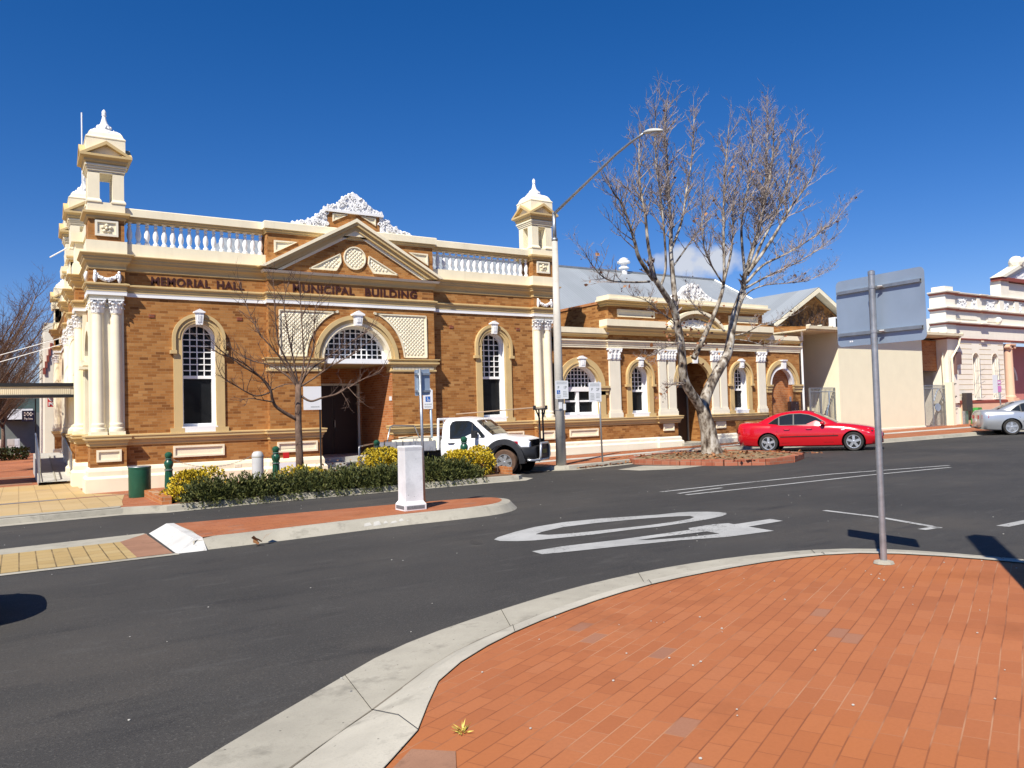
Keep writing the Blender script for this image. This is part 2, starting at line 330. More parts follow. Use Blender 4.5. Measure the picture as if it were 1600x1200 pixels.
# ---------------------------------------------------------------- mesh helpers
class MB:
    def __init__(s): s.bm = bmesh.new()
    def v(s, p): return s.bm.verts.new(p)
    def face(s, pts):
        try: return s.bm.faces.new([s.bm.verts.new(p) for p in pts])
        except ValueError: return None
    def box(s, x0, x1, y0, y1, z0, z1, M=None):
        P = [Vector((x, y, z)) for z in (z0, z1) for y in (y0, y1) for x in (x0, x1)]
        if M: P = [M @ p for p in P]
        v = [s.bm.verts.new(p) for p in P]
        for f in ((0, 2, 3, 1), (4, 5, 7, 6), (0, 1, 5, 4), (2, 6, 7, 3), (0, 4, 6, 2), (1, 3, 7, 5)): s.bm.faces.new([v[i] for i in f])
        return s
    def prism(s, poly, f0, f1):
        """poly: list of 2D points; f0,f1: functions giving the two 3D ends"""
        a = [s.bm.verts.new(f0(*p)) for p in poly]; b = [s.bm.verts.new(f1(*p)) for p in poly]; n = len(poly)
        s.bm.faces.new(a); s.bm.faces.new(b[::-1])
        for i in range(n): s.bm.faces.new([a[i], b[i], b[(i+1) % n], a[(i+1) % n]])
        return s
    def xz(s, poly, y0, y1): return s.prism(poly, lambda x, z: (x, y0, z), lambda x, z: (x, y1, z))
    def yz(s, poly, x0, x1): return s.prism(poly, lambda y, z: (x0, y, z), lambda y, z: (x1, y, z))
    def slab(s, poly, top, thick=.3): return s.prism(poly, lambda x, y: (x, y, gz(x, y)+top), lambda x, y: (x, y, gz(x, y)+top-thick))
    def fill(s, loops, mp):
        es = []
        for lp in loops:
            vs = [s.bm.verts.new(mp(*p)) for p in lp]
            es += [s.bm.edges.new((vs[i], vs[(i+1) % len(vs)])) for i in range(len(vs))]
        bmesh.ops.triangle_fill(s.bm, use_beauty=True, use_dissolve=False, edges=es)
        return s
    def band(s, outer, inner, y0, y1, yin=None, closed=False):
        """ring in XZ between two point rows: front at y0, outer edge back to y1, inner edge back to yin"""
        yin = y1 if yin is None else yin; n = len(outer)
        of = [s.bm.verts.new((x, y0, z)) for x, z in outer]; nf = [s.bm.verts.new((x, y0, z)) for x, z in inner]
        ob = [s.bm.verts.new((x, y1, z)) for x, z in outer]; nb = [s.bm.verts.new((x, yin, z)) for x, z in inner]
        for i in range(n if closed else n-1):
            j = (i+1) % n
            for q in ((of[i], of[j], nf[j], nf[i]), (ob[i], ob[j], of[j], of[i]), (nf[i], nf[j], nb[j], nb[i])): s.bm.faces.new(q)
        if not closed:
            for i in (0, n-1): s.bm.faces.new((of[i], nf[i], nb[i], ob[i]))
        return s
    def tube(s, pts, rad, n=8, cap=True):
        pts = [Vector(p) for p in pts]; rings = []; N = len(pts)
        if not hasattr(rad, '__len__'): rad = [rad]*N
        ref = None
        for i, p in enumerate(pts):
            d = (pts[min(i+1, N-1)]-pts[max(i-1, 0)])
            if d.length < 1e-7: d = Vector((0, 0, 1))
            d.normalize()
            if ref is None: ref = Vector((1, 0, 0)) if abs(d.x) < .8 else Vector((0, 1, 0))
            a = (ref - d*ref.dot(d)); a = a.normalized() if a.length > 1e-4 else d.orthogonal().normalized(); ref = a; b = d.cross(a)
            rings.append([s.bm.verts.new(p+(a*math.cos(2*math.pi*k/n)+b*math.sin(2*math.pi*k/n))*rad[i]) for k in range(n)])
        for r0, r1 in zip(rings, rings[1:]):
            for k in range(n): s.bm.faces.new((r0[k], r0[(k+1) % n], r1[(k+1) % n], r1[k]))
        if cap and n > 2:
            s.bm.faces.new(rings[0][::-1]); s.bm.faces.new(rings[-1])
        return s
    def lathe(s, prof, c, n=16, M=None, square=False):
        rings = []
        for r, z in prof:
            ring = []
            for k in range(n):
                a = 2*math.pi*k/n + (math.pi/4 if square else 0)
                rr = r*(math.sqrt(2) if square else 1)
                p = Vector((rr*math.cos(a), rr*math.sin(a), z))
                if M: p = M @ p
                ring.append(s.bm.verts.new(p+Vector(c)))
            rings.append(ring)
        for r0, r1 in zip(rings, rings[1:]):
            for k in range(n): s.bm.faces.new((r0[k], r0[(k+1) % n], r1[(k+1) % n], r1[k]))
        s.bm.faces.new(rings[0][::-1]); s.bm.faces.new(rings[-1]); return s
    def sq(s, prof, c): return s.lathe(prof, c, 4, square=True)
    def blob(s, c, r, sub=1, sc=(1, 1, 1)):
        m = Matrix.Translation(c) @ Matrix.Diagonal((r*sc[0], r*sc[1], r*sc[2], 1))
        bmesh.ops.create_icosphere(s.bm, subdivisions=sub, radius=1, matrix=m); return s
    def sweep(s, path, prof, zoff=None):
        """sweep (out, z) profile along a plan polyline; outward = right of travel; mitred"""
        P = [Vector((x, y)) for x, y in path]; rows = []
        for i, p in enumerate(P):
            d0 = (P[i]-P[i-1]).normalized() if i else None; d1 = (P[i+1]-P[i]).normalized() if i < len(P)-1 else None
            n0 = Vector((d0.y, -d0.x)) if d0 else None; n1 = Vector((d1.y, -d1.x)) if d1 else None
            if n0 is None: m = n1
            elif n1 is None: m = n0
            else: m = (n0+n1); m = m/max(.15, (1+n0.dot(n1)))
            rows.append([s.bm.verts.new((p.x+m.x*o, p.y+m.y*o, z)) for o, z in prof])
        k = len(prof)
        for r0, r1 in zip(rows, rows[1:]):
            for j in range(k): s.bm.faces.new((r0[j], r0[(j+1) % k], r1[(j+1) % k], r1[j]))
        s.bm.faces.new(rows[0][::-1]); s.bm.faces.new(rows[-1]); return s
    def build(s, name, mat, parent=None, smooth=False, ang=None, merge=False):
        if merge: bmesh.ops.remove_doubles(s.bm, verts=s.bm.verts, dist=1e-5)
        bmesh.ops.recalc_face_normals(s.bm, faces=s.bm.faces)
        me = bpy.data.meshes.new(name); s.bm.to_mesh(me); s.bm.free()
        me.materials.append(mat)
        if smooth:
            for p in me.polygons: p.use_smooth = True
            if ang: me.set_sharp_from_angle(angle=RAD(ang))
        o = bpy.data.objects.new(name, me); C.objects.link(o)
        if parent: o.parent = parent
        return o
def thing(name, label, cat, loc=(0, 0, 0), rz=0, group=None):
    o = bpy.data.objects.new(name, None); C.objects.link(o); o.location = loc; o.rotation_euler = (0, 0, rz); o.empty_display_size = .3
    return tag(o, label, cat, group)
def tag(o, label, cat, group=None):
    o['label'] = label; o['category'] = cat
    if group: o['group'] = group
    return o
def struct(o): o['kind'] = 'structure'; return o
def copy_tree(o, parent=None):
    c = o.copy(); C.objects.link(c); c.parent = parent
    for ch in list(o.children): copy_tree(ch, c)
    return c
def text_mb(txt, size, depth, bold=0.0, align='CENTER', sx=1.0, space=1.0):
    cu = bpy.data.curves.new('text', 'FONT'); cu.body = txt; cu.size = size; cu.extrude = depth/2; cu.offset = bold; cu.align_x = align; cu.resolution_u = 3; cu.space_character = space
    o = bpy.data.objects.new('text', cu); C.objects.link(o)
    dg = bpy.context.evaluated_depsgraph_get(); me = bpy.data.meshes.new_from_object(o.evaluated_get(dg))
    bpy.data.objects.remove(o); bpy.data.curves.remove(cu)
    b = MB(); b.bm.from_mesh(me); bpy.data.meshes.remove(me)
    if sx != 1:
        for v in b.bm.verts: v.co.x *= sx
    return b
def put_text(txt, size, M, mat, name='lettering', parent=None, depth=.004, bold=0., align='CENTER', sx=1.0):
    b = text_mb(txt, size, depth, bold, align, sx); b.bm.transform(M); return b.build(name, mat, parent)
def arc(xc, zc, r, a0=180, a1=0, n=20): return [(xc+r*math.cos(RAD(a0+(a1-a0)*i/n)), zc+r*math.sin(RAD(a0+(a1-a0)*i/n))) for i in range(n+1)]
def archline(xc, zs, r, zb, n=20): return [(xc-r, zb)] + arc(xc, zs, r, n=n) + [(xc+r, zb)]
FRONT = Matrix(((1, 0, 0, 0), (0, 0, -1, 0), (0, 1, 0, 0), (0, 0, 0, 1)))   # text plane -> facade plane
def facing(x, y, z, rz=0): return Matrix.Translation((x, y, z)) @ Matrix.Rotation(rz, 4, 'Z') @ FRONT
WORLD = set()
def wthing(name, label, cat, loc, group=None):
    o = thing(name, label, cat, loc, 0, group); WORLD.add(o.name); return o
_b0 = MB.build
def _build(s, name, mat, parent=None, smooth=False, ang=None, merge=False):
    o = _b0(s, name, mat, parent, smooth, ang, merge)
    if parent and parent.name in WORLD: o.matrix_parent_inverse = Matrix.Translation(-Vector(parent.location))
    return o
MB.build = _build

# ================================================================ GROUND
GX = [-90, -30, -10, 0, 4, 8, 12, 16, 20, 24, 30, 40, 60, 120, 260]
GY = [-90, -30, -8, 0, 3, 6, 9, 12, 15, 18, 21, 25, 30, 45, 70, 120, 220, 420]
b = MB()
gv = [[b.v((x, y, gz(x, y))) for x in GX] for y in GY]
for j in range(len(GY)-1):
    for i in range(len(GX)-1): b.bm.faces.new((gv[j][i], gv[j][i+1], gv[j+1][i+1], gv[j+1][i]))
struct(b.build('road', ASPH))

def strip(b, A, B, oa, ob):
    """ruled ground strip between two equal-length polylines with height offsets"""
    va = [b.v((x, y, gz(x, y)+oa)) for x, y in A]; vb = [b.v((x, y, gz(x, y)+ob)) for x, y in B]
    for i in range(len(A)-1): b.bm.faces.new((va[i], va[i+1], vb[i+1], vb[i]))
def resample(P, n):
    P = [Vector(p) for p in P]; L = [0]
    for a, c in zip(P, P[1:]): L.append(L[-1]+(c-a).length)
    out = []
    for k in range(n):
        t = L[-1]*k/(n-1); i = 0
        while i < len(P)-2 and L[i+1] < t: i += 1
        f = (t-L[i])/max(1e-9, L[i+1]-L[i]); q = P[i].lerp(P[i+1], f); out.append((q.x, q.y))
    return out
def smooth2(P, it=2):
    P = [Vector(p) for p in P]
    for _ in range(it):
        Q = [P[0]]
        for a, c in zip(P, P[1:]): Q += [a.lerp(c, .25), a.lerp(c, .75)]
        P = Q+[P[-1]]
    return [(p.x, p.y) for p in P]
def offset_in(P, d):
    """offset an open polyline to its left by d"""
    P = [Vector(p) for p in P]; out = []
    for i, p in enumerate(P):
        t = (P[min(i+1, len(P)-1)]-P[max(i-1, 0)]).normalized(); out.append((p.x-t.y*d, p.y+t.x*d))
    return out
# ---- near corner: gutter, layback kerb, brick pavers
outer = smooth2([(-6., -1.2), (-1.2, 2.75), (.74, 4.40), (1.66, 5.09), (2.50, 5.72), (3.77, 6.14), (4.64, 6.36), (5.59, 6.47), (6.51, 6.43), (7.38, 6.25), (8.10, 5.92), (8.50, 5.45), (8.68, 4.9), (8.85, 4.11), (9.1, 2.), (9.6, -3), (10, -12)])
midl = smooth2([(-6., -1.75), (-.9, 2.3), (1.14, 4.03), (1.82, 4.53), (2.62, 5.20), (3.70, 5.66), (4.70, 5.94), (5.59, 6.02), (6.45, 5.98), (7.25, 5.80), (7.80, 5.47), (8.12, 5.05), (8.28, 4.6), (8.45, 3.95), (8.7, 2.), (9.2, -3), (9.6, -12)])
inner = smooth2([(-6., -2.2), (-.4, 1.75), (1.43, 3.49), (1.80, 3.82), (2.13, 4.42), (2.80, 4.88), (3.52, 5.20), (4.78, 5.55), (6.05, 5.56), (7.0, 5.42), (7.5, 5.16), (7.74, 4.8), (7.9, 4.4), (8.05, 3.8), (8.35, 2.), (8.85, -3), (9.25, -12)])
n = 90
oR, mR, iR = resample(outer, n), resample(midl, n), resample(inner, n)
b = MB(); strip(b, oR, mR, .012, .022)
va = [(x, y) for x, y in oR]
for i in range(n-1):
    (x0, y0), (x1, y1) = oR[i], oR[i+1]
    b.face([(x0, y0, gz(x0, y0)-.05), (x1, y1, gz(x1, y1)-.05), (x1, y1, gz(x1, y1)+.012), (x0, y0, gz(x0, y0)+.012)])
struct(b.build('gutter', CONC, merge=True))
kT = [tuple(Vector(p).lerp(Vector(q), .62)) for p, q in zip(mR, iR)]
b = MB(); strip(b, mR, kT, .022, KB-.006); strip(b, kT, iR, KB-.006, KB+.004); struct(b.build('kerb', CONCK, merge=True))
b = MB(); m2 = [tuple(Vector(p).lerp(Vector(q), .03+.02*math.sin(i*1.7))) for i, (p, q) in enumerate(zip(mR, iR))]; strip(b, mR, m2, .026, .030)
i2 = [tuple(Vector(q).lerp(Vector(p), .004+.03*max(0, noise.noise(Vector((i*.21, 3, 0)))+.15))) for i, (p, q) in enumerate(zip(mR, iR))]; strip(b, i2, iR, KB+.007, KB+.007); struct(b.build('kerb_grime', GRIME))
b = MB()
b.fill([[p for p in iR] + [(4, -14), (-6, -14)]], lambda x, y: (x, y, gz(x, y)+KB-.004))
struct(b.build('pavement', PAVE))
# joints across the near kerb
b = MB()
for fi in (14, 20.5, 26, 31, 36.5, 42, 47.5, 53, 59):
    i = int(fi); 
    for A, B, oa, ob in ((oR, mR, .012, .022), (mR, kT, .022, KB-.004), (kT, iR, KB-.004, KB+.006)):
        p = Vector(A[i]); q = Vector(B[i]); t = (Vector(A[i+1])-p).normalized()*.006
        b.face([(p.x, p.y, gz(*p)+oa+.006), (q.x, q.y, gz(*q)+ob+.006), (q.x+t.x, q.y+t.y, gz(*q)+ob+.006), (p.x+t.x, p.y+t.y, gz(*p)+oa+.006)])
struct(b.build('kerb_joints', DARK))
b = MB(); b.fill([[(1.0, 3.02), (1.44, 3.44), (1.62, 3.60), (1.78, 3.44), (1.3, 2.5), (.6, 2.6)]], lambda x, y: (x, y, gz(x, y)+KB+.002))
struct(b.build('brown_paver_corner', BROWN))

# ---- far footpath: one outline, with the garden bed and parking bays cut in
kerbline = [(-9, 18.95), (-.3, 18.85), (1.9, 18.85), (2.7, 18.42), (5, 18.52), (8, 18.28), (10.4, 18.0), (11.35, 17.85), (11.62, 18.1), (11.62, 18.9), (11.2, 19.9), (9.35, 22.35), (9.3, 23.4), (11.75, 23.45), (12.4, 22.6),
            (13.45, 20.75), (13.85, 19.95), (14.3, 19.62), (16, 19.75), (17.3, 20.0), (18.0, 20.6), (18.6, 21.4), (20, 21.6), (26.2, 21.4), (27.1, 20.6), (28.1, 19.15), (29, 18.85), (36, 18.1), (48, 17.6), (80, 16.5)]
back = [(80, 27), (-9, 27)]
b = MB(); b.fill([offset_in(kerbline, .16) + back], lambda x, y: (x, y, gz(x, y)+KB))
struct(b.build('footpath', PAVER))
ki = offset_in(kerbline, .16); ko = offset_in(kerbline, -.34)
b = MB(); strip(b, kerbline, offset_in(kerbline, .03), -.02, KB+.006-.02); strip(b, offset_in(kerbline, .03), ki, KB+.006-.02, KB+.006); strip(b, ki, offset_in(kerbline, .165), KB+.006, KB-.05)
struct(b.build('kerb', CONC))
gl = [p for p in kerbline if p[0] < 12 and p[1] < 19.5]; 
b = MB(); strip(b, offset_in(gl, -.30), gl, .006, .014)
g2 = [(13.2, 21.1), (13.85, 19.95), (14.3, 19.62), (16, 19.75), (17.3, 20.0), (18.0, 20.6)]; strip(b, offset_in(g2, -.35), g2, .006, .014)
g3 = [(27.1, 20.6), (28.1, 19.15), (29, 18.85), (36, 18.1), (48, 17.6), (80, 16.5)]; strip(b, offset_in(g3, -.35), g3, .006, .014)
g4 = [(18.6, 21.4), (20, 21.6), (26.2, 21.4)]; strip(b, offset_in(g4, -1.3), g4, .006, .014)
struct(b.build('gutter', CONC))
def sheet(name, poly, mat, off, kind='structure'):
    b = MB(); b.fill([poly], lambda x, y: (x, y, gz(x, y)+off)); o = b.build(name, mat); o['kind'] = kind; return o
# tan apron and paving at the left, concrete layback, drain
sheet('paving', [(-9, 19.75), (1.95, 19.4), (2.05, 20.6), (2.35, 23.0), (1.55, 24.4), (1.55, 30.8), (-9, 30.8)], PAVET, KB+.004)
sheet('driveway_apron', [(-9, 18.98), (1.85, 18.95), (1.9, 19.36), (-9, 19.7)], CONC, KB+.008)
sheet('drain_grate', [(-9, 22.7), (1.0, 22.75), (1.0, 23.0), (-9, 22.95)], GALV, KB+.009)
sheet('drain_edge', [(-9, 22.58), (2.6, 22.75), (2.6, 23.1), (-9, 23.06)], BROWN, KB+.006)
sheet('mall_pavement', [(-9, 30.8), (1.5, 30.8), (1.5, 140), (-9, 140)], PAVER, KB+.004)
sheet('mall_band', [(-9, 31.6), (.4, 31.6), (.4, 33.2), (-9, 33.2)], BROWN, KB+.010)
sheet('mall_band', [(-9, 37.2), (.4, 37.2), (.4, 38.2), (-9, 38.2)], BROWN, KB+.010)
# pale concrete strips in the right footpath
sheet('footpath_strip', [(13.4, 21.9), (17.5, 21.85), (26.8, 22.3), (33, 21.4), (60, 19.6), (60, 20.4), (33, 22.3), (26.8, 23.0), (17.5, 22.55), (13.3, 22.6)], CONCW, KB+.004)
sheet('footpath_strip', [(16.9, 24.3), (33.0, 23.9), (33.0, 24.2), (16.9, 24.5)], CONC, KB+.005)
# ---- median island
isl = [(2.02, 14.72), (2.0, 13.2), (2.05, 12.05), (3.09, 12.0), (5.13, 12.1), (6.24, 11.98), (7.15, 11.98), (7.7, 12.25), (8.08, 12.75), (8.2, 13.3), (7.95, 13.75), (7.2, 14.0), (5.97, 14.25), (4.18, 14.5), (2.6, 14.75)]
isl = isl[:2] + smooth2(isl[2:], 2)
def shrink(P, d):
    c = [Vector(p) for p in P]; out = []
    for i, p in enumerate(c):
        t0 = (p-c[i-1]).normalized(); t1 = (c[(i+1) % len(c)]-p).normalized(); nn = Vector((-(t0.y+t1.y), t0.x+t1.x))
        nn = nn.normalized() if nn.length > 1e-6 else Vector((-t0.y, t0.x)); out.append((p.x+nn.x*d, p.y+nn.y*d))
    return out
lo, hi, tp = isl, shrink(isl, .14), shrink(isl, .30)
b = MB()
rings = [[b.v((x, y, gz(x, y)+o)) for x, y in P] for P, o in ((lo, -.02), (hi, .13), (tp, .155))]
for r0, r1 in zip(rings, rings[1:]):
    for i in range(len(isl)): b.bm.faces.new((r0[i], r0[(i+1) % len(isl)], r1[(i+1) % len(isl)], r1[i]))
struct(b.build('median_kerb', CONC))
b = MB(); b.fill([tp], lambda x, y: (x, y, gz(x, y)+.156)); struct(b.build('median_paving', PAVER))
# painted nose of the island
b = MB()
for P in ([(2.0, 12.02), (2.33, 12.1), (2.38, 14.62), (2.0, 14.7)],):
    pass
nose = [((1.88, 12.0), .004), ((1.88, 14.78), .004), ((2.13, 14.6), .162), ((2.15, 12.22), .162), ((2.27, 12.24), .162), ((2.24, 14.55), .162)]
q = [b.v((p[0], p[1], gz(*p)+o)) for p, o in nose]
b.bm.faces.new((q[0], q[1], q[2], q[3])); b.bm.faces.new((q[3], q[2], q[5], q[4]))
s1 = b.v((2.28, 11.96, gz(2.3, 11.9)+.004)); s2 = b.v((2.26, 14.82, gz(2.3, 14.86)+.004))
b.bm.faces.new((q[0], q[3], q[4], s1)); b.bm.faces.new((q[1], s2, q[5], q[2]))
struct(b.build('island_nose', KPAINT))
b = MB()
def onkerb(x, f):
    for i in range(len(lo)):
        p, q = Vector(lo[i]), Vector(lo[(i+1) % len(lo)]); a, c = Vector(hi[i]), Vector(hi[(i+1) % len(lo)])
        if p.y < 13 and p.x <= x < q.x:
            t = (x-p.x)/(q.x-p.x); u = p.lerp(q, t).lerp(a.lerp(c, t), f); return (u.x, u.y, gz(u.x, u.y)-.02+.15*f+.004)
for x0, x1, f0, f1 in ((4.72, 4.86, .45, .8), (4.88, 5.02, .4, .85), (5.06, 5.14, .5, .8), (5.18, 5.3, .45, .7), (5.33, 5.42, .55, .85), (5.45, 5.5, .5, .65)):
    b.face([onkerb(x0, f0), onkerb(x1, f0+.05), onkerb(x1-.02, f1), onkerb(x0+.03, f1-.06)])
struct(b.build('kerb_paint_flakes', CONCW))
sheet('median_crossing', [(-9, 12.3), (1.38, 12.06), (1.36, 14.0), (-9, 14.22)], PAVEY, .012)
sheet('median_crossing_edge', [(1.38, 12.06), (1.84, 12.05), (1.82, 14.72), (1.36, 14.0)], BROWN, .012)
sheet('crossing_edge', [(-9, 12.14), (1.9, 11.88), (1.9, 12.05), (-9, 12.29)], CONC, .008)
sheet('crossing_edge', [(-9, 14.22), (1.4, 14.01), (1.84, 14.68), (1.8, 14.86), (-9, 14.36)], CONC, .008)

# ---- painted markings (outlines measured on the road)
def onroad(px, py):
    d = pxray(px, py); c0 = .14-2-.144+.268
    t = c0/(d.z-.012*d.x+.0134*d.y); return (d.x*t, d.y*t)
def paint(name, loops, off=.006):
    b = MB(); b.fill([[onroad(*p) for p in lp] for lp in loops], lambda x, y: (x, y, gz(x, y)+off)); return struct(b.build(name, LINE))
def c5(P): return [(760+x*.3, 680+y*.3) for x, y in P]
zero_o = c5([(40, 545), (60, 533), (150, 505), (250, 480), (400, 455), (600, 435), (800, 422), (900, 415), (1000, 404), (1060, 401), (1150, 400), (1210, 402), (1250, 407), (1250, 414), (1225, 424), (1150, 440), (1050, 456), (900, 478), (750, 494), (550, 520), (400, 535), (250, 550), (160, 554), (70, 553)])
zero_i = c5([(257, 518), (290, 505), (400, 480), (560, 460), (750, 442), (900, 430), (1000, 424), (1060, 422), (1083, 428), (1060, 438), (980, 452), (850, 470), (650, 492), (450, 513), (320, 521)])
paint('speed_marking', [zero_o, zero_i])
four_o = c5([(237, 607), (400, 580), (700, 545), (1060, 495), (1052, 486), (1090, 480), (1180, 466), (1260, 460), (1290, 466), (1480, 438), (1545, 448), (1365, 478), (1498, 500), (1250, 532), (1000, 550), (700, 580), (400, 612), (290, 622)])
four_i = c5([(790, 548), (900, 533), (1150, 503), (1215, 515), (1000, 537), (850, 548)])
paint('speed_marking', [four_o, four_i])
def line_px(name, pts, wid): 
    P = [Vector(onroad(*p)) for p in pts]
    b = MB(); A = [(p.x, p.y) for p in P]; strip(b, offset_in(A, wid/2), offset_in(A, -wid/2), .006, .006); return struct(b.build(name, LINE))
line_px('centre_line', [(1032, 769), (1150, 756), (1300, 741), (1483, 727.5)], .11)
line_px('centre_line', [(1072, 773.5), (1200, 760), (1350, 743.5), (1485, 730.5)], .11)
line_px('centre_line', [(1060, 771.5), (1100, 766), (1128, 762.5)], .10)
line_px('edge_line', [(1288, 798), (1370, 808), (1450, 822), (1467, 826)], .10)
line_px('edge_line', [(1467, 824), (1440, 828)], .12)
line_px('lane_dash', [(1566, 823), (1590, 818), (1640, 808)], .16)
sheet('patch_line', [onroad(*p) for p in ((965, 734), (1005, 728), (1100, 728), (1060, 733), (1000, 735.5))], CONC, .006)

# irregular darker oil and tyre stains lying on the asphalt
def stain(pts, seed):
    rr = random.Random(seed); P = smooth2([(x+rr.uniform(-.03, .03), y+rr.uniform(-.03, .03)) for x, y in (onroad(*p) for p in pts)]+[onroad(*pts[0])], 2)[:-1]
    sheet('road_stain', P, STAIN, .004)
stain([(735, 845), (748, 846), (756, 850), (745, 852), (733, 849)], 2)
# ================================================================ TOWN HALL
YW, YP, YB = 24.62, 24.42, 24.35
XL = 1.86
H = wthing('town_hall', 'ochre brick civic hall with cream columns, pediment, balustrade and corner turrets', 'town hall', (9.4, 30, .1))

def arch_window(par, xc, zs, w, zb, zsill, yf=YW, sw=.24, cols=4, rail=None, label=True, keyw=.27, keyh=.45, name='window', stop=.35, pair=False, lowlabel=None):
    r = w/2; yb = yf+.35
    fr = MB()
    n = 22
    fr.band(archline(xc, zs, r, zb, n), archline(xc, zs, r-.07, zb, n), yb-.10, yb)
    bot = zsill+.18
    fr.box(xc-r, xc+r, yb-.09, yb, bot-.02, bot+.07)
    if pair:
        fr.box(xc-r, xc+r, yb-.14, yb+.02, zs-.16, zs+.02); fr.box(xc-.06, xc+.06, yb-.12, yb, bot, zs-.1)
        fr.box(xc-r, xc+r, yb-.08, yb-.01, (bot+zs)/2-.05, (bot+zs)/2+.02)
    else:
        fr.box(xc-r+.05, xc+r-.05, yb-.08, yb-.01, rail-.045, rail+.045)
    win = fr.build(name, FRAME, par)
    mu = MB(); gi = r-.07; t = .014; z0 = zs+.02 if pair else rail
    step = 2*gi/cols
    zz = z0+step
    for i in range(1, cols):
        x = xc-gi+i*step; top = zs+math.sqrt(max(0, gi*gi-(x-xc)**2)); mu.box(x-t, x+t, yb-.05, yb-.015, z0, top)
    while zz < zs+gi-.05:
        hw = gi if zz < zs else math.sqrt(max(.001, gi*gi-(zz-zs)**2)); mu.box(xc-hw, xc+hw, yb-.048, yb-.013, zz-t, zz+t); zz += step*.92
    mu.build('muntin', FRAME, win)
    g = MB(); g.fill([archline(xc, zs, r-.03, zb, n)], lambda x, z: (x, yb-.006, z)); g.build('glass', GLASS, win)
    rv = MB(); A = archline(xc, zs, r+.002, zb, n)
    for (xa, za), (xb, zb2) in zip(A, A[1:]): rv.face([(xa, yf-.05, za), (xb, yf-.05, zb2), (xb, yb+.05, zb2), (xa, yb+.05, za)])
    rv.build('reveal', FRAME, win)
    su = MB(); su.band(archline(xc, zs, r+sw, zsill, n), archline(xc, zs, r, zsill, n), yf-.06, yf+.06)
    su.band(arc(xc, zs, r+sw*.45, n=n), arc(xc, zs, r+sw*.30, n=n), yf-.085, yf)
    for sx in (-1, 1): su.box(xc+sx*(r+sw*.62)-.19, xc+sx*(r+sw*.62)+.19, yf-.075, yf, zsill, zsill+.13)
    su.build('surround', TAN, win)
    if label:
        la = MB(); R1, R0 = r+sw+.035, r+sw-.06
        la.band(archline(xc, zs, R1, zs-stop, n), archline(xc, zs, R0, zs-stop, n), yf-.12, yf)
        for sx in (-1, 1): la.box(xc+sx*(R1-.03)-.09, xc+sx*(R1-.03)+.09, yf-.14, yf, zs-stop-.10, zs-stop)
        la.build('label_mould', TAN, win)
    si = MB(); si.box(xc-r-.03, xc+r+.03, yf-.07, yb-.1, zsill, bot-.015); si.build('sill', FRAME, win)
    kz = zs+r-.06; kt = kz+keyh
    k = MB(); k.xz([(xc-keyw*.32, kz), (xc+keyw*.32, kz), (xc+keyw*.46, kt-.1), (xc-keyw*.46, kt-.1)], yf-.18, yf)
    k.box(xc-keyw*.58, xc+keyw*.58, yf-.21, yf, kt-.1, kt-.06); k.xz([(xc-keyw*.54, kt-.06), (xc+keyw*.54, kt-.06), (xc, kt+.02)], yf-.2, yf)
    for i in range(3): k.box(xc-keyw*.2+i*keyw*.15, xc-keyw*.14+i*keyw*.15, yf-.2, yf-.18, kz+.08, kt-.16)
    k.build('keystone', WHITE, win)
    return win
def recess_panel(par, poly, yf, name='panel', mat=CREAM, rim=.055):
    """raised moulded frame round a slightly sunk field"""
    b = MB(); c = Vector((sum(p[0] for p in poly)/len(poly), sum(p[1] for p in poly)/len(poly)))
    P = [Vector(p) for p in poly]; inn = []
    N = len(P)
    for i in range(N):
        e0 = (P[i]-P[i-1]).normalized(); e1 = (P[(i+1) % N]-P[i]).normalized()
        n0 = Vector((-e0.y, e0.x)); n1 = Vector((-e1.y, e1.x))
        if n0.dot(c-P[i]) < 0: n0 = -n0
        if n1.dot(c-P[i]) < 0: n1 = -n1
        m = (n0+n1)/max(.25, 1+n0.dot(n1)); inn.append(tuple(P[i]+m*rim))
    b.band([tuple(p) for p in P], inn, yf-.045, yf, yf-.006, closed=True)
    b.fill([inn], lambda x, z: (x, yf-.006, z))
    return b.build(name, mat, par)
def vent(par, x, z, yf=YW, w=.16, h=.1):
    b = MB(); b.box(x-w/2, x+w/2, yf-.015, yf+.01, z-h/2, z+h/2)
    for i in range(4): b.box(x-w/2+.01, x+w/2-.01, yf-.022, yf-.014, z-h/2+.012+i*h*.24, z-h/2+.024+i*h*.24)
    return b.build('air_vent', SALM if False else RBLK, par)
# ---- front wall with real openings
wl_ = MB()
LW = dict(xc=4.54, zs=4.40, w=.94); RW = dict(xc=14.67, zs=4.40, w=1.0)
for (x0, x1, q) in ((2.5, 6.52, LW), (12.17, 16.45, RW)):
    wl_.fill([[(x0, 0), (x1, 0), (x1, 6.5), (x0, 6.5)], archline(q['xc'], q['zs'], q['w']/2, 1.66, 22)], lambda x, z: (x, YW, z))
DX, DR, DZ = 9.35, 1.2, 3.83
wl_.fill([[(6.52, 0), (8.13, 0), (8.13, DZ)] + arc(DX, DZ, 1.22, n=26) + [(10.57, DZ), (10.57, 0), (12.17, 0), (12.17, 7.72), (6.52, 7.72)]], lambda x, z: (x, YB, z))
for x, sg in ((6.52, -1), (12.17, 1)): wl_.face([(x, YB, 0), (x, YW, 0), (x, YW, 7.72), (x, YB, 7.72)])
wl_.face([(6.52, YB, 7.72), (12.17, YB, 7.72), (12.17, 25.0, 7.72), (6.52, 25.0, 7.72)])
for x in (6.52, 12.17): wl_.face([(x, YW, 6.5), (x, 25, 6.5), (x, 25, 7.72), (x, YW, 7.72)])
wl_.face([(XL, 25.3, 0), (XL, 49, 0), (XL, 49, 6.6), (XL, 25.3, 6.6)])
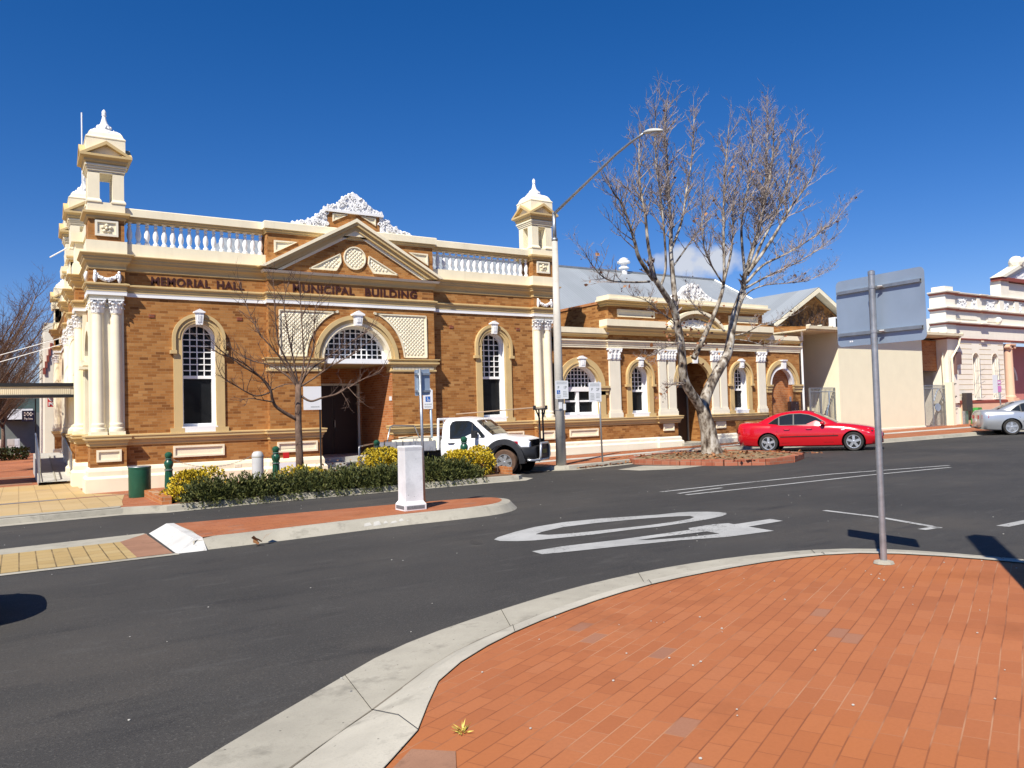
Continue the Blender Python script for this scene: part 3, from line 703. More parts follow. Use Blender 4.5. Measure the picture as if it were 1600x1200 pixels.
wl_.face([(17.1, 25.3, 0), (17.1, 44, 0), (17.1, 44, 6.6), (17.1, 25.3, 6.6)])
wl_.build('wall', BRK, H)
PIERS = [(1.66, 2.56), (16.39, 17.29)]
for x0, x1 in PIERS:
    for za, zb in ((.6, 1.4), (5.8, 6.4)): MB().box(x0, x1, YP, 25.32, za, zb).build('pier', BRK, H)
SX = 1.54
SIDEP = [(28.25, 29.0), (31.4, 32.3), (34.7, 35.6), (45.2, 46.1)]
for y0, y1 in SIDEP: [MB().box(SX, XL+.1, y0, y1, za, zb).build('side_pier', BRK, H) for za, zb in ((.6, 1.4), (5.8, 6.6))]
# ---- horizontal mouldings
side = [(XL, 49)]
for y0, y1 in reversed(SIDEP): side += [(XL, y1), (SX, y1), (SX, y0), (XL, y0)]
frontA = side + [(XL, 25.32), (1.66, 25.32), (1.66, YP), (2.56, YP), (2.56, YW), (6.52, YW)]
bay = [(6.52, YW), (6.52, YB), (12.17, YB), (12.17, YW)]
frontB = [(12.17, YW), (16.39, YW), (16.39, YP), (17.29, YP), (17.29, 25.32), (17.1, 25.32), (17.1, 29)]
full = frontA[:-1]+[(6.52, YW)]+bay[1:]+frontB[1:]
doorL = frontA + [(6.52, YB), (8.13, YB), (8.13, YB+.3)]; doorR = [(10.57, YB+.3), (10.57, YB), (12.17, YB)] + frontB
plp = [(0, -.4), (.13, -.4), (.13, .46), (.10, .50), (.06, .53), (.06, .66), (.03, .74), (0, .77)]
b = MB(); b.sweep(doorL, plp); b.sweep(doorR, plp); b.build('plinth', CREAM, H)
slp = [(0, 1.34), (.03, 1.36), (.03, 1.42), (.06, 1.46), (.06, 1.50), (.12, 1.53), (.12, 1.60), (.14, 1.61), (.14, 1.645), (0, 1.66)]
b = MB(); b.sweep(doorL, slp); b.sweep(doorR, slp); b.build('sill_course', TAN, H)
b = MB(); b.sweep(full, [(0, 5.66), (.035, 5.66), (.035, 5.72), (.06, 5.74), (.06, 5.80), (.11, 5.83), (.11, 5.87), (0, 5.90)]); b.build('string_course', TAN, H)
b = MB(); b.sweep(full, [(0, 5.545), (.045, 5.545), (.045, 5.62), (.055, 5.65), (0, 5.66)]); b.build('string_fillet', WHITE, H)
cop = [(0, 6.26), (.035, 6.28), (.035, 6.36), (.065, 6.42), (.13, 6.48), (.13, 6.52), (.16, 6.56), (.16, 6.60), (.21, 6.65), (.225, 6.665), (.225, 6.69), (0, 6.73)]
b = MB(); b.sweep(frontA[:-1] + [(6.60, YW)], cop); b.sweep([(12.09, YW)]+frontB[1:], cop)
b.sweep([(6.52, YW+.05)]+bay[1:-1]+[(12.17, YW+.05)], [(0, 6.26), (.035, 6.28), (.035, 6.36), (.065, 6.41), (.12, 6.45), (.12, 6.475), (0, 6.49)])
b.build('cornice', TAN, H)
b = MB(); b.sweep([(6.52, YW+.05)]+bay[1:-1]+[(12.17, YW+.05)], [(0, 6.478), (.15, 6.478), (.19, 6.55), (0, 6.57)]); b.build('cornice_fillet', CREAM2, H)
b = MB(); b.sweep(frontA[:-1] + [(6.52, YW)], [(-.4, 6.6), (.06, 6.6), (.06, 7.06), (-.4, 7.07)]); b.sweep([(12.17, YW)]+frontB[1:], [(-.4, 6.6), (.06, 6.6), (.06, 7.06), (-.4, 7.07)]); b.build('blocking_course', CREAM, H)
rail_path = [(2.56, YW), (6.52, YW), (6.52, YB), (12.17, YB), (12.17, YW), (16.39, YW)]
b = MB(); b.sweep(rail_path, [(-.30, 7.84), (.12, 7.84), (.12, 8.05), (.10, 8.07), (-.30, 8.08)]); b.build('balustrade_rail', CREAM, H)
b = MB(); b.sweep(rail_path, [(-.26, 7.72), (.04, 7.72), (.04, 7.76), (.07, 7.78), (.07, 7.84), (-.26, 7.84)]); b.build('rail_mould', TAN, H)
# side facade parapet
b = MB(); b.sweep(side+[(XL, 25.4)], [(-.26, 7.74), (.10, 7.74), (.12, 8.05), (-.26, 8.08)]); b.sweep(side+[(XL, 25.4)], [(-.2, 7.07), (0, 7.07), (0, 7.74), (-.2, 7.74)]); b.build('side_parapet', CREAM, H)
# balusters
bp = [(.075, 0), (.075, .07), (.05, .09), (.045, .12), (.06, .17), (.078, .25), (.074, .34), (.05, .46), (.036, .53), (.055, .55), (.055, .57), (.036, .59), (.036, .61), (.06, .64), (.075, .645), (.075, .66)]
def baluster(x):
    b = MB(); b.lathe([(r, z+7.066) for r, z in bp], (x, YW+.10, 0), 10); return b.build('baluster', WHITE, H, smooth=True, ang=40)
proto = None
for x0, x1 in ((2.72, 6.40), (12.30, 16.27)):
    for i in range(17):
        x = x0+(x1-x0)*i/16
        if proto is None: proto = baluster(x); px0 = x
        else:
            o = proto.copy(); C.objects.link(o); o.location.x = x-px0
# ---- columns on the piers
def capital(bm, c, r, z0, h, nleaf=8, back=None):
    bm.lathe([(r, z0), (r+.015, z0+.02), (r-.005, z0+.05), (r, z0+h*.55), (r*1.2, z0+h*.8), (r*1.25, z0+h*.86)], c, 14)
    for tier, (zb, zt, sp) in enumerate(((.05, .42, .055), (.30, .70, .075))):
        for kx in range(nleaf):
            a = 2*math.pi*(kx+.5*tier)/nleaf; ca, sa = math.cos(a), math.sin(a)
            def pt(rad, wd, z): return Vector((c[0]+ca*rad-sa*wd, c[1]+sa*rad+ca*wd, z0+h*z))
            rows = [(r+.005, .05, zb), (r+.02, .062, zb+(zt-zb)*.5), (r+sp*.7, .055, zt-.02), (r+sp*1.25, .04, zt+.03), (r+sp*1.35, .03, zt-.06)]
            L = [(bm.v(pt(R, -W, z)), bm.v(pt(R+.02, 0, z)), bm.v(pt(R, W, z))) for R, W, z in rows]
            for A, B in zip(L, L[1:]): bm.bm.faces.new((A[0], A[1], B[1], B[0])); bm.bm.faces.new((A[1], A[2], B[2], B[1]))
    for kx in range(4):
        a = math.pi/4+kx*math.pi/2; bm.blob((c[0]+math.cos(a)*r*1.5, c[1]+math.sin(a)*r*1.5, z0+h*.80), .055, 1); bm.tube([(c[0]+math.cos(a)*r*.9, c[1]+math.sin(a)*r*.9, z0+h*.5), (c[0]+math.cos(a)*r*1.25, c[1]+math.sin(a)*r*1.25, z0+h*.75), (c[0]+math.cos(a)*r*1.5, c[1]+math.sin(a)*r*1.5, z0+h*.86)], [.02, .028, .03], 5)
    for kx in range(4):
        a = kx*math.pi/2; bm.blob((c[0]+math.cos(a)*r*1.25, c[1]+math.sin(a)*r*1.25, z0+h*.9), .035, 1)
    bm.box(c[0]-r*1.42, c[0]+r*1.42, c[1]-r*1.42, c[1]+r*1.42, z0+h*.9, z0+h)
def column(x, y, r=.155, z0=1.65, z1=5.44):
    b = MB(); b.box(x-r*1.32, x+r*1.32, y-r*1.32, y+r*1.32, z0, z0+.10)
    b.lathe([(r*1.3, z0+.1), (r*1.34, z0+.14), (r*1.3, z0+.19), (r*1.12, z0+.21), (r*1.1, z0+.25), (r*1.18, z0+.28), (r*1.14, z0+.32), (r*1.02, z0+.34), (r, z0+.4), (r*1.0, z0+1.6), (r*.88, z1-.42), (r*.95, z1-.41), (r*.95, z1-.38), (r*.87, z1-.37)], (x, y, 0), 20)
    o = b.build('column', CREAM, H, smooth=True, ang=35)
    k = MB(); capital(k, (x, y, 0), r*.9, z1-.40, .40); k.build('capital', WHITE, o, smooth=True, ang=40)
for x in (1.885, 2.335): column(x, YW-.02)
for x in (16.615, 17.065): column(x, YW-.02)
for y in (28.62, 31.6, 32.1, 34.9, 35.4, 45.4, 46.0): column(1.66, y)
column(1.88, 25.12)
for x0, x1 in PIERS: MB().box(x0+.02, x1-.02, YP+.02, 25.3, 5.43, 5.55).build('architrave_block', CREAM, H)
for q in [(1.68, 2.54, YW-.02, 25.2, 1.65, 5.43), (16.41, 17.27, YW-.02, 25.2, 1.65, 5.43), (XL-.06, XL, 25.3, 25.75, 1.65, 5.43), (XL-.06, XL, 26.2, 26.3, 1.65, 5.43)]+[(XL-.12, XL+.02, y0-.05, y1+.05, 1.65, 5.43) for y0, y1 in SIDEP]: MB().box(*q).build('pilaster', CREAM, H)
for y0, y1 in SIDEP: MB().box(SX+.02, XL+.02, y0+.02, y1-.02, 5.43, 5.55).build('architrave_block', CREAM, H)
# side arches
def side_arch(yc, r=1.0, zs=3.95):
    b = MB(); n = 18
    b.band(archline(yc, zs, r+.26, 1.66, n), archline(yc, zs, r, 1.66, n), 0, .1)
    for sx in (-1, 1):
        b.box(yc+sx*(r+.1)-.28, yc+sx*(r+.1)+.28, -.16, .1, zs-.28, zs-.18); b.box(yc+sx*(r+.1)-.22, yc+sx*(r+.1)+.22, -.10, .1, zs-.18, zs)
    for v in b.bm.verts: v.co = Vector((XL+v.co.y-.1, v.co.x, v.co.z))
    o = b.build('side_window', CREAM, H)
    g = MB(); g.fill([archline(yc, zs, r, 1.66, n)], lambda y, z: (XL-.01, y, z)); g.build('glass', GLASS, o)
    return o
for yc in (27.0, 30.1, 33.5, 38.2, 42.0): side_arch(yc, .85 if yc < 36 else 1.1)
# side gable over the entrance between the two side turrets
b = MB(); b.yz([(32.3, 6.75), (34.7, 6.75), (33.5, 7.75)], XL-.3, XL+.3); b.build('side_gable', CREAM, H)
# swags on the pier friezes
def swag(x0, x1, y, z):
    b = MB()
    pts = [(x0+(x1-x0)*i/12, y-.05-.03*math.sin(math.pi*i/12), z-.16*math.sin(math.pi*i/12)) for i in range(13)]
    b.tube(pts, [.03+.035*math.sin(math.pi*i/12) for i in range(13)], 7)
    rr = random.Random(3)
    for i in range(46):
        t = rr.random(); q = pts[int(t*12)]; b.blob((q[0]+rr.uniform(-.02, .02), q[1]-.03+rr.uniform(-.02, .01), q[2]+rr.uniform(-.05, .05)), rr.uniform(.018, .036), 1)
    for x in (x0, x1): b.tube([(x, y-.04, z+.06), (x, y-.06, z-.03), (x, y-.06, z-.14), (x, y-.04, z-.24)], [.03, .05, .06, .025], 7); b.blob((x, y-.05, z+.06), .05, 1)
    return b.build('swag', WHITE, H, smooth=True, ang=50)
for x0, x1 in PIERS: swag(x0+.15, x1-.15, YP, 6.12)
s_ = MB()
for zz in (6.15,): s_.tube([(1.62, 24.6, zz+.06), (1.60, 24.6, zz-.05), (1.60, 24.6, zz-.22)], [.03, .06, .03], 7)
s_.build('swag', WHITE, H, smooth=True)
# ---- windows
arch_window(H, LW['xc'], LW['zs'], LW['w'], 1.66, 1.655, rail=3.28, keyw=.27)
arch_window(H, RW['xc'], RW['zs'], RW['w'], 1.66, 1.655, rail=3.26, keyw=.27)
for x, z in ((3.27, 5.03), (5.72, 5.04), (12.98, 5.04), (15.77, 5.05)): vent(H, x, z)
recess_panel(H, [(3.80, .94), (5.22, .94), (5.22, 1.27), (3.80, 1.27)], YW)
recess_panel(H, [(6.72, .94), (7.98, .94), (7.98, 1.26), (6.72, 1.26)], YB); recess_panel(H, [(10.75, .94), (12.0, .94), (12.0, 1.26), (10.75, 1.26)], YB)
recess_panel(H, [(12.9, .94), (15.9, .94), (15.9, 1.27), (12.9, 1.27)], YW)
for x0, x1 in PIERS: recess_panel(H, [(x0+.15, .92), (x1-.13, .92), (x1-.13, 1.25), (x0+.15, 1.25)], YP)
for i in range(6):
    x = (3.0, 4.3, 5.6, 12.9, 14.4, 15.6)[i]; b = MB(); b.box(x-.1, x+.1, YW-.065, YW, .55, .64)
    for k in range(5): b.box(x-.09+k*.04, x-.075+k*.04, YW-.072, YW-.06, .555, .635)
    b.build('plinth_vent', CREAM2, H)
# ---- entrance: archivolt, impost, fanlight, porch
b = MB(); b.band(arc(DX, DZ, 1.64, n=30), arc(DX, DZ, 1.44, n=30), YB-.02, YB); b.build('brick_arch', BRK, H)
b = MB(); b.band(arc(DX, DZ, 1.44, n=30), arc(DX, DZ, 1.30, n=30), YB-.10, YB); b.band(arc(DX, DZ, 1.36, n=30), arc(DX, DZ, 1.20, n=30), YB-.05, YB+.4); b.build('archivolt', TAN, H)
b = MB(); b.band(arc(DX, DZ, 1.205, n=30), arc(DX, DZ, 1.10, n=30), YB-.03, YB+.34); b.build('archivolt_reveal', CREAM, H)
imp = [(0, 3.42), (.02, 3.42), (.02, 3.44), (.04, 3.45), (.04, 3.49), (.02, 3.50), (.02, 3.60), (.05, 3.62), (.05, 3.66), (.12, 3.70), (.12, 3.75), (.08, 3.76), (.08, 3.80), (.14, 3.83), (.14, 3.86), (0, 3.87)]
for P in ([(6.52, YW), (6.52, YB), (8.13, YB), (8.13, YB+.4)], [(10.57, YB+.4), (10.57, YB), (12.17, YB), (12.17, YW)]): MB().sweep(P, imp).build('impost', TAN, H)
b = MB()
for x0, x1 in ((6.55, 8.10), (10.60, 12.14)):
    n = int((x1-x0)/.052)
    for i in range(n): b.box(x0+i*.052, x0+i*.052+.028, YB-.045, YB-.02, 3.505, 3.595)
b.build('fluted_band', CREAM, H)
fl = MB(); yb = YB+.34
fl.band(arc(DX, DZ, 1.11, n=30), arc(DX, DZ, 1.02, n=30), yb-.06, yb+.05); fl.box(DX-1.22, DX+1.22, YB+.02, yb+.06, 3.70, 3.86)
fan = fl.build('fanlight', FRAME, H)
mu = MB(); R = 1.03; st = 2*R/11
for i in range(1, 11):
    x = DX-R+i*st; mu.box(x-.016, x+.016, yb-.02, yb+.02, DZ, DZ+math.sqrt(R*R-(x-DX)**2))
zz = DZ+st*.95
while zz < DZ+R-.03: hw = math.sqrt(R*R-(zz-DZ)**2); mu.box(DX-hw, DX+hw, yb-.018, yb+.022, zz-.016, zz+.016); zz += st*.95
mu.build('muntin', FRAME, fan)
g = MB(); g.fill([arc(DX, DZ, 1.08, n=30)], lambda x, z: (x, yb+.03, z)); g.build('glass', GLASS, fan)
k = MB(); kz, kt = 4.92, 5.36
k.xz([(DX-.10, kz), (DX+.10, kz), (DX+.15, kt-.12), (DX-.15, kt-.12)], YB-.24, YB); k.box(DX-.20, DX+.20, YB-.28, YB, kt-.12, kt-.06); k.xz([(DX-.18, kt-.06), (DX+.18, kt-.06), (DX, kt+.04)], YB-.27, YB)
for i in range(3): k.box(DX-.07+i*.05, DX-.045+i*.05, YB-.265, YB-.24, kz+.1, kt-.18)
k.build('keystone', WHITE, H)
po = MB(); yd = 27.2
po.face([(8.13, YB, 0), (8.13, yd, 0), (8.13, yd, 3.8), (8.13, YB, 3.8)]); po.face([(10.57, YB, 0), (10.57, yd, 0), (10.57, yd, 3.8), (10.57, YB, 3.8)])
po.fill([[(8.13, 0), (8.5, 0), (8.5, 3.16), (10.50, 3.16), (10.50, 0), (10.57, 0), (10.57, 3.8), (8.13, 3.8)]], lambda x, z: (x, yd, z))
po.build('porch_wall', BRK2, H)
b = MB(); b.box(8.1, 10.6, YB+.06, yd, 3.705, 3.76); b.build('porch_ceiling', TAN, H)
d = MB(); d.box(8.56, 9.50, yd+.06, yd+.12, .66, 3.1); d.box(9.51, 10.44, yd+.06, yd+.12, .66, 3.1)
for x0 in (8.62, 9.57):
    for z0, z1 in ((.8, 1.5), (1.62, 2.3), (2.42, 3.0)): d.box(x0, x0+.81, yd+.045, yd+.07, z0, z1)
door = d.build('door', DOORB, H)
f = MB(); f.box(8.5, 8.57, yd-.02, yd+.1, .66, 3.17); f.box(10.43, 10.505, yd-.02, yd+.1, .66, 3.17); f.box(8.5, 10.505, yd-.021, yd+.1, 3.10, 3.172); f.build('door_frame', CREAM2, door)
hd = MB(); hd.tube([(9.56, yd+.04, 1.6), (9.56, yd-.02, 1.62), (9.56, yd-.02, 1.85), (9.56, yd+.04, 1.87)], .015, 6); hd.build('handle', STEEL, door)
st_ = MB()
for i in range(4): st_.box(8.14, 10.56, 24.15+i*.3 if i else 23.9, yd+.1, -.2 if i == 0 else .21+.15*(i-1), .21+.15*i)
st_.build('step', CONCW, H)
hr = MB()
def handrail(b, pts, r=.022): b.tube(pts, r, 7)
b = MB(); b.box(10.565-.012, 10.565, YB+.06, YB+.26, 2.48, 2.62); b.build('plaque', SIGNW, H)
# diaper panels: real raised lozenges clipped to the panel outlines
def diaper(par, inside, box, yf, pitch=.125, rim=None):
    b = MB(); x0, x1, z0, z1 = box; nx = int((x1-x0)/pitch)+2; nz = int((z1-z0)/pitch)+2
    for j in range(-1, nz*2):
        for i in range(-1, nx+1):
            cx = x0+(i+.5*(j % 2))*pitch; cz = z0+j*pitch*.5; h = pitch*.5
            if not all(inside(cx+dx*.9, cz+dz*.9) for dx, dz in ((h, 0), (-h, 0), (0, h), (0, -h))): continue
            tp_, bo, lf, rg = (cx, yf, cz+h*.96), (cx, yf-.010, cz-h*.96), (cx-h*.96, yf-.002, cz), (cx+h*.96, yf-.002, cz); ap = (cx-.004, yf-.032, cz-h*.3)
            for a, c_ in ((tp_, rg), (rg, bo), (bo, lf), (lf, tp_)): b.face([a, c_, ap])
    return b.build('diaper_relief', CREAM, par)
def diaper_panel(par, outline, inside, box, yf):
    b = MB(); b.fill([outline], lambda x, z: (x, yf-.012, z)); N = len(outline)
    for i in range(N):
        p, q = Vector(outline[i]), Vector(outline[(i+1) % N]); 
        if (q-p).length < 1e-6: continue
        t = (q-p).normalized(); nn = Vector((-t.y, t.x))*.018
        A = [p+nn, q+nn, q-nn, p-nn]; b.xz([(v.x, v.y) for v in A], yf-.05, yf)
    o = b.build('diaper_panel', CREAM, par); d = diaper(o, inside, box, yf-.012); return o
zt_, zb_ = 5.34, 3.92
def arcside(x0, x1):  # panel outline beside the brick arch
    Ra = 1.68; pts = []
    if x0 < DX:
        pts = [(x0, zb_), (x0, zt_)] + [(DX-.62, zt_)]
        a1 = math.degrees(math.acos(-.62/Ra)); a2 = 180-math.degrees(math.asin((zb_-DZ)/Ra))
        pts += [(DX+Ra*math.cos(RAD(a1+(a2-a1)*i/12)), DZ+Ra*math.sin(RAD(a1+(a2-a1)*i/12))) for i in range(13)]
    else:
        pts = [(2*DX-x, z) for x, z in arcside(2*DX-x1, 2*DX-x0)][::-1]
    return pts
def ins(xa, xb): return lambda x, z: xa+.02 < x < xb-.02 and zb_+.02 < z < zt_-.02 and math.hypot(x-DX, z-DZ) > 1.70
diaper_panel(H, arcside(6.85, 8.7), ins(6.85, 8.75), (6.85, 8.8, zb_, zt_), YB)
diaper_panel(H, arcside(10.0, 11.85), ins(9.95, 11.85), (9.9, 11.85, zb_, zt_), YB)
# ---- pediment
px, pt = 9.34, 8.40
def chev(hw, zt, th, zb=None):
    sl = (8.40-6.62)/3.14; 
    zl = zt-sl*hw
    return [(px-hw, zl), (px, zt), (px+hw, zl), (px+hw-th*1.6, zl), (px, zt-th*1.15), (px-hw+th*1.6, zl)]
b = MB(); b.xz(chev(3.12, 8.40, .10), YB-.28, YB+.1); b.build('raking_cymatium', CREAM, H)
b = MB(); b.xz(chev(3.0, 8.31, .12), YB-.23, YB+.1); b.xz(chev(2.80, 8.20, .15), YB-.15, YB+.1); b.build('raking_cornice', TAN, H)
b = MB(); b.xz(chev(2.56, 8.04, .10), YB-.07, YB+.1); b.build('raking_fillet', CREAM2, H)
b = MB(); b.face([(px-2.5, YB-.01, 6.56), (px+2.5, YB-.01, 6.56), (px, YB-.01, 8.02)]); b.build('tympanum', BRK, H)
cc = (9.33, 7.14); rc = .36
diaper_panel(H, arc(cc[0], cc[1], rc, 360, 0, 28)[:-1], lambda x, z: math.hypot(x-cc[0], z-cc[1]) < rc-.02, (cc[0]-rc, cc[0]+rc, cc[1]-rc, cc[1]+rc), YB-.01)
for sg in (-1, 1):
    o = [(cc[0]+sg*1.50, 6.70), (cc[0]+sg*.50, 7.24), (cc[0]+sg*.47, 6.98), (cc[0]+sg*.54, 6.85), (cc[0]+sg*.64, 6.70)]
    if sg > 0: o = o[::-1]
    def tri(x, z, sg=sg):
        u = sg*(x-cc[0]); return z > 6.72 and u > .5+(7.0-z)*.3 and z < 7.24-(u-.5)*.54-.03
    diaper_panel(H, o, tri, (min(p[0] for p in o), max(p[0] for p in o), 6.70, 7.3), YB-.01)
# attic die triangles and tablet
recess_panel(H, [(6.72, 7.10), (6.72, 7.50), (7.45, 7.50)], YB); recess_panel(H, [(11.98, 7.10), (11.98, 7.50), (11.25, 7.50)], YB)
b = MB(); b.box(8.45, 10.22, YB-.03, YB+.4, 7.7, 8.62); b.build('tablet', BRK, H)
recess_panel(H, [(8.60, 8.27), (8.60, 8.54), (9.12, 8.54)], YB-.03, rim=.04); recess_panel(H, [(10.08, 8.27), (10.08, 8.54), (9.56, 8.54)], YB-.03, rim=.04)
def scroll_mass(par, outline, y0, y1, seed, name='crest', n=60):
    """white cast ornament: silhouette slab with scrolls and beads on its face"""
    b = MB(); b.xz(outline, y0, y1); rr = random.Random(seed)
    xs = [p[0] for p in outline]; zs = [p[1] for p in outline]
    def inside(x, z):
        c = False; N = len(outline)
        for i in range(N):
            (xa, za), (xb, zb) = outline[i], outline[i-1]
            if (za > z) != (zb > z) and x < (xb-xa)*(z-za)/(zb-za)+xa: c = not c
        return c
    k = 0
    while k < n:
        x, z = rr.uniform(min(xs), max(xs)), rr.uniform(min(zs), max(zs))
        if not inside(x, z): continue
        k += 1; r = rr.uniform(.03, .085)
        if rr.random() < .6:
            a0 = rr.uniform(0, 6.28); sg = rr.choice((-1, 1)); P = [(x+r*(1-.8*t/10)*math.cos(a0+sg*t*.75), y0-.03, z+r*(1-.8*t/10)*math.sin(a0+sg*t*.75)) for t in range(10)]
            b.tube(P, .019, 5)
        else: b.blob((x, y0-.01, z), r*.55, 1)
    for i in range(len(outline)):
        p, q = Vector(outline[i]), Vector(outline[i-1])
        if p.y > min(zs)+.05: b.blob((p.x, (y0+y1)/2-.02, p.y), rr.uniform(.04, .065), 1)
    return b.build(name, WHITE, par, smooth=True, ang=50)
cr_o = [(8.34, 8.62), (8.36, 8.72), (8.5, 8.80), (8.68, 8.83), (8.80, 8.92), (8.92, 9.0), (8.98, 9.12), (9.1, 9.17), (9.2, 9.24), (9.33, 9.29), (9.46, 9.24), (9.56, 9.16), (9.68, 9.11), (9.75, 9.0), (9.86, 8.93), (9.98, 8.83), (10.16, 8.79), (10.3, 8.72), (10.34, 8.62)]
scroll_mass(H, cr_o, YB-.05, YB+.2, 5, n=70)
b = MB(); b.box(8.34, 10.34, YB-.12, YB+.3, 8.58, 8.66); b.build('tablet_cap', WHITE, H)
for sg, sd in ((-1, 8), (1, 9)):
    o = [(9.33+sg*a, z) for a, z in ((.9, 8.08), (.9, 8.58), (1.0, 8.60), (1.12, 8.50), (1.25, 8.46), (1.35, 8.34), (1.5, 8.30), (1.68, 8.20), (1.85, 8.19), (2.0, 8.13), (2.1, 8.08))]
    scroll_mass(H, o, YB-.02, YB+.16, sd, n=40)
# ---- lettering
for txt, x, y in (('MEMORIAL', 4.06, YW), ('HALL', 5.46, YW), ('MUNICIPAL', 8.28, YB), ('BUILDING', 10.60, YB)):
    size = .335 if y == YW else .355
    o = text_mb(txt, size, .02, .009, 'CENTER', 1.0, 1.10)
    xs = [v.co.x for v in o.bm.verts]; wd = max(xs)-min(xs); tgt = {'MEMORIAL': 1.62, 'HALL': .80, 'MUNICIPAL': 2.02, 'BUILDING': 1.86}[txt]
    for v in o.bm.verts: v.co.x = v.co.x*tgt/wd
    o.bm.transform(facing(x, y-.012, 5.935)); o.build('lettering', MAROON, H)
# ---- corner turrets
def turret(x0, y0, wd=.9, sc=1.0, zb=7.08, name='turret'):
    cx, cy = x0+wd/2, y0+wd/2; h = wd/2; c = (cx, cy, 0)
    def Z(z): return zb+(z-7.08)*sc
    b = MB(); b.sq([(h, Z(6.9)), (h, Z(7.70))], c)
    t = b.build(name, BRK, H)
    b = MB(); b.sq([(h+.01, Z(7.66)), (h+.05, Z(7.70)), (h+.05, Z(7.75)), (h+.14, Z(7.80)), (h+.14, Z(7.86)), (h, Z(7.87))], c); b.build('die_mould', TAN, t)
    b = MB(); b.sq([(h+.02, Z(7.86)), (h+.02, Z(8.14)), (h*.7, Z(8.15))], c)
    pw = wd*.16
    for sx in (-1, 1):
        for sy in (-1, 1):
            q = (cx+sx*(h-pw), cy+sy*(h-pw), 0); b.sq([(pw+.045, Z(8.13)), (pw+.045, Z(8.17)), (pw, Z(8.24)), (pw, Z(8.98))], q)
    for i, (o, z0, z1) in enumerate(((.0, 8.96, 9.02), (.025, 9.02, 9.08), (.05, 9.08, 9.14), (.08, 9.14, 9.20))): b.sq([(h+o, Z(z0)), (h+o, Z(z1)-.012), (h+o-.02, Z(z1))], c)
    b.sq([(h+.02, Z(9.18)), (h+.04, Z(9.22)), (h+.04, Z(9.93)), (h*.9, Z(9.94))], c)
    b.sq([(h+.05, Z(9.93)), (h+.055, Z(9.96)), (h+.0, Z(10.02)), (h-.03, Z(10.10)), (h-.05, Z(10.14))], c)
    b.build('belfry', CREAM, t)
    b = MB(); b.sq([(h+.04, Z(9.20)), (h+.10, Z(9.26)), (h+.10, Z(9.32)), (h+.2, Z(9.38)), (h+.2, Z(9.44)), (h, Z(9.46))], c)
    for k in range(4):
        M = Matrix.Translation((cx, cy, 0)) @ Matrix.Rotation(k*math.pi/2, 4, 'Z')
        P = MB(); hw = h+.2
        P.xz([(-hw, Z(9.44)), (0, Z(9.83)), (hw, Z(9.44)), (hw-.14, Z(9.44)), (0, Z(9.73)), (-hw+.14, Z(9.44))], -hw, -h+.06)
        for v in P.bm.verts: v.co = M @ v.co
        me = bpy.data.meshes.new('tmp'); P.bm.to_mesh(me); P.bm.free(); b.bm.from_mesh(me); bpy.data.meshes.remove(me)
    b.build('belfry_pediment', TAN, t)
    b = MB(); b.sq([(h-.05, Z(10.13)), (h-.08, Z(10.18)), (h-.16, Z(10.24))], c)
    b.lathe([(h-.04, Z(10.14)), (h-.05, Z(10.19)), (h-.12, Z(10.22)), (h-.24, Z(10.30)), (h-.28, Z(10.34)), (h-.26, Z(10.36)), (h-.26, Z(10.43)), (h-.30, Z(10.45)), (.10, Z(10.50)), (.065, Z(10.62)), (.045, Z(10.72)), (.06, Z(10.74)), (.055, Z(10.80)), (.06, Z(10.85)), (.02, Z(10.92))], c, 14)
    rr = random.Random(2)
    for i in range(26):
        a = rr.uniform(0, 6.28); zz = rr.uniform(10.16, 10.42); rd = h-.10-(zz-10.16)*.75; b.blob((cx+math.cos(a)*rd, cy+math.sin(a)*rd, Z(zz)), .045, 1)
    b.build('dome', WHITE, t, smooth=True, ang=40)
    b = MB(); b.box(cx-.24, cx+.24, y0-.012, y0, Z(7.24), Z(7.58))
    for a in range(5): b.blob((cx+.10*math.cos(a*1.2566+1.57), y0-.03, Z(7.41)+.09*math.sin(a*1.2566+1.57)), .06, 1, (1, .6, .8))
    b.blob((cx, y0-.05, Z(7.41)), .05, 1); pan = b.build('rosette_panel', CREAM, t)
    bb = MB(); bb.band([(cx-.29, Z(7.19)), (cx+.29, Z(7.19)), (cx+.29, Z(7.63)), (cx-.29, Z(7.63))], [(cx-.23, Z(7.25)), (cx+.23, Z(7.25)), (cx+.23, Z(7.57)), (cx-.23, Z(7.57))], y0-.05, y0, closed=True); bb.build('panel_frame', CREAM2, t)
    return t
turret(1.66, YP); turret(16.39, YP)
turret(1.58, 31.4); turret(1.58, 34.7); turret(1.58, 45.2, zb=5.9)
# blocking under turrets fills the roof edge; low roof behind the parapet
b = MB(); rz = 8.70
q = [(5.6, 27.2, 6.9), (19.0, 27.2, 6.9), (19.0, 40, 6.9), (5.6, 40, 6.9), (6.45, 30, rz), (18.4, 30, rz), (18.4, 37, rz), (6.45, 37, rz)]
for f in ((0, 1, 5, 4), (1, 2, 6, 5), (2, 3, 7, 6), (3, 0, 4, 7), (4, 5, 6, 7)): b.face([q[i] for i in f])
b.build('roof', ROOF, H)
b = MB(); b.face([(1.9, 24.9, 6.75), (17.2, 24.9, 6.75), (17.2, 48, 6.75), (1.9, 48, 6.75)]); b.build('roof_deck', CONC, H)
# flag pole and stays
def pxq(px, py, Y_): d = pxray(px, py); return CAM+d*(Y_/d.y)
for P in ([pxq(129, 300, 26.5), pxq(127.5, 176, 26.5)], [pxq(104, 388, 29), pxq(78, 402, 28.5)]): MB().tube(P, .02, 6).build('flagpole', WHITE, H)
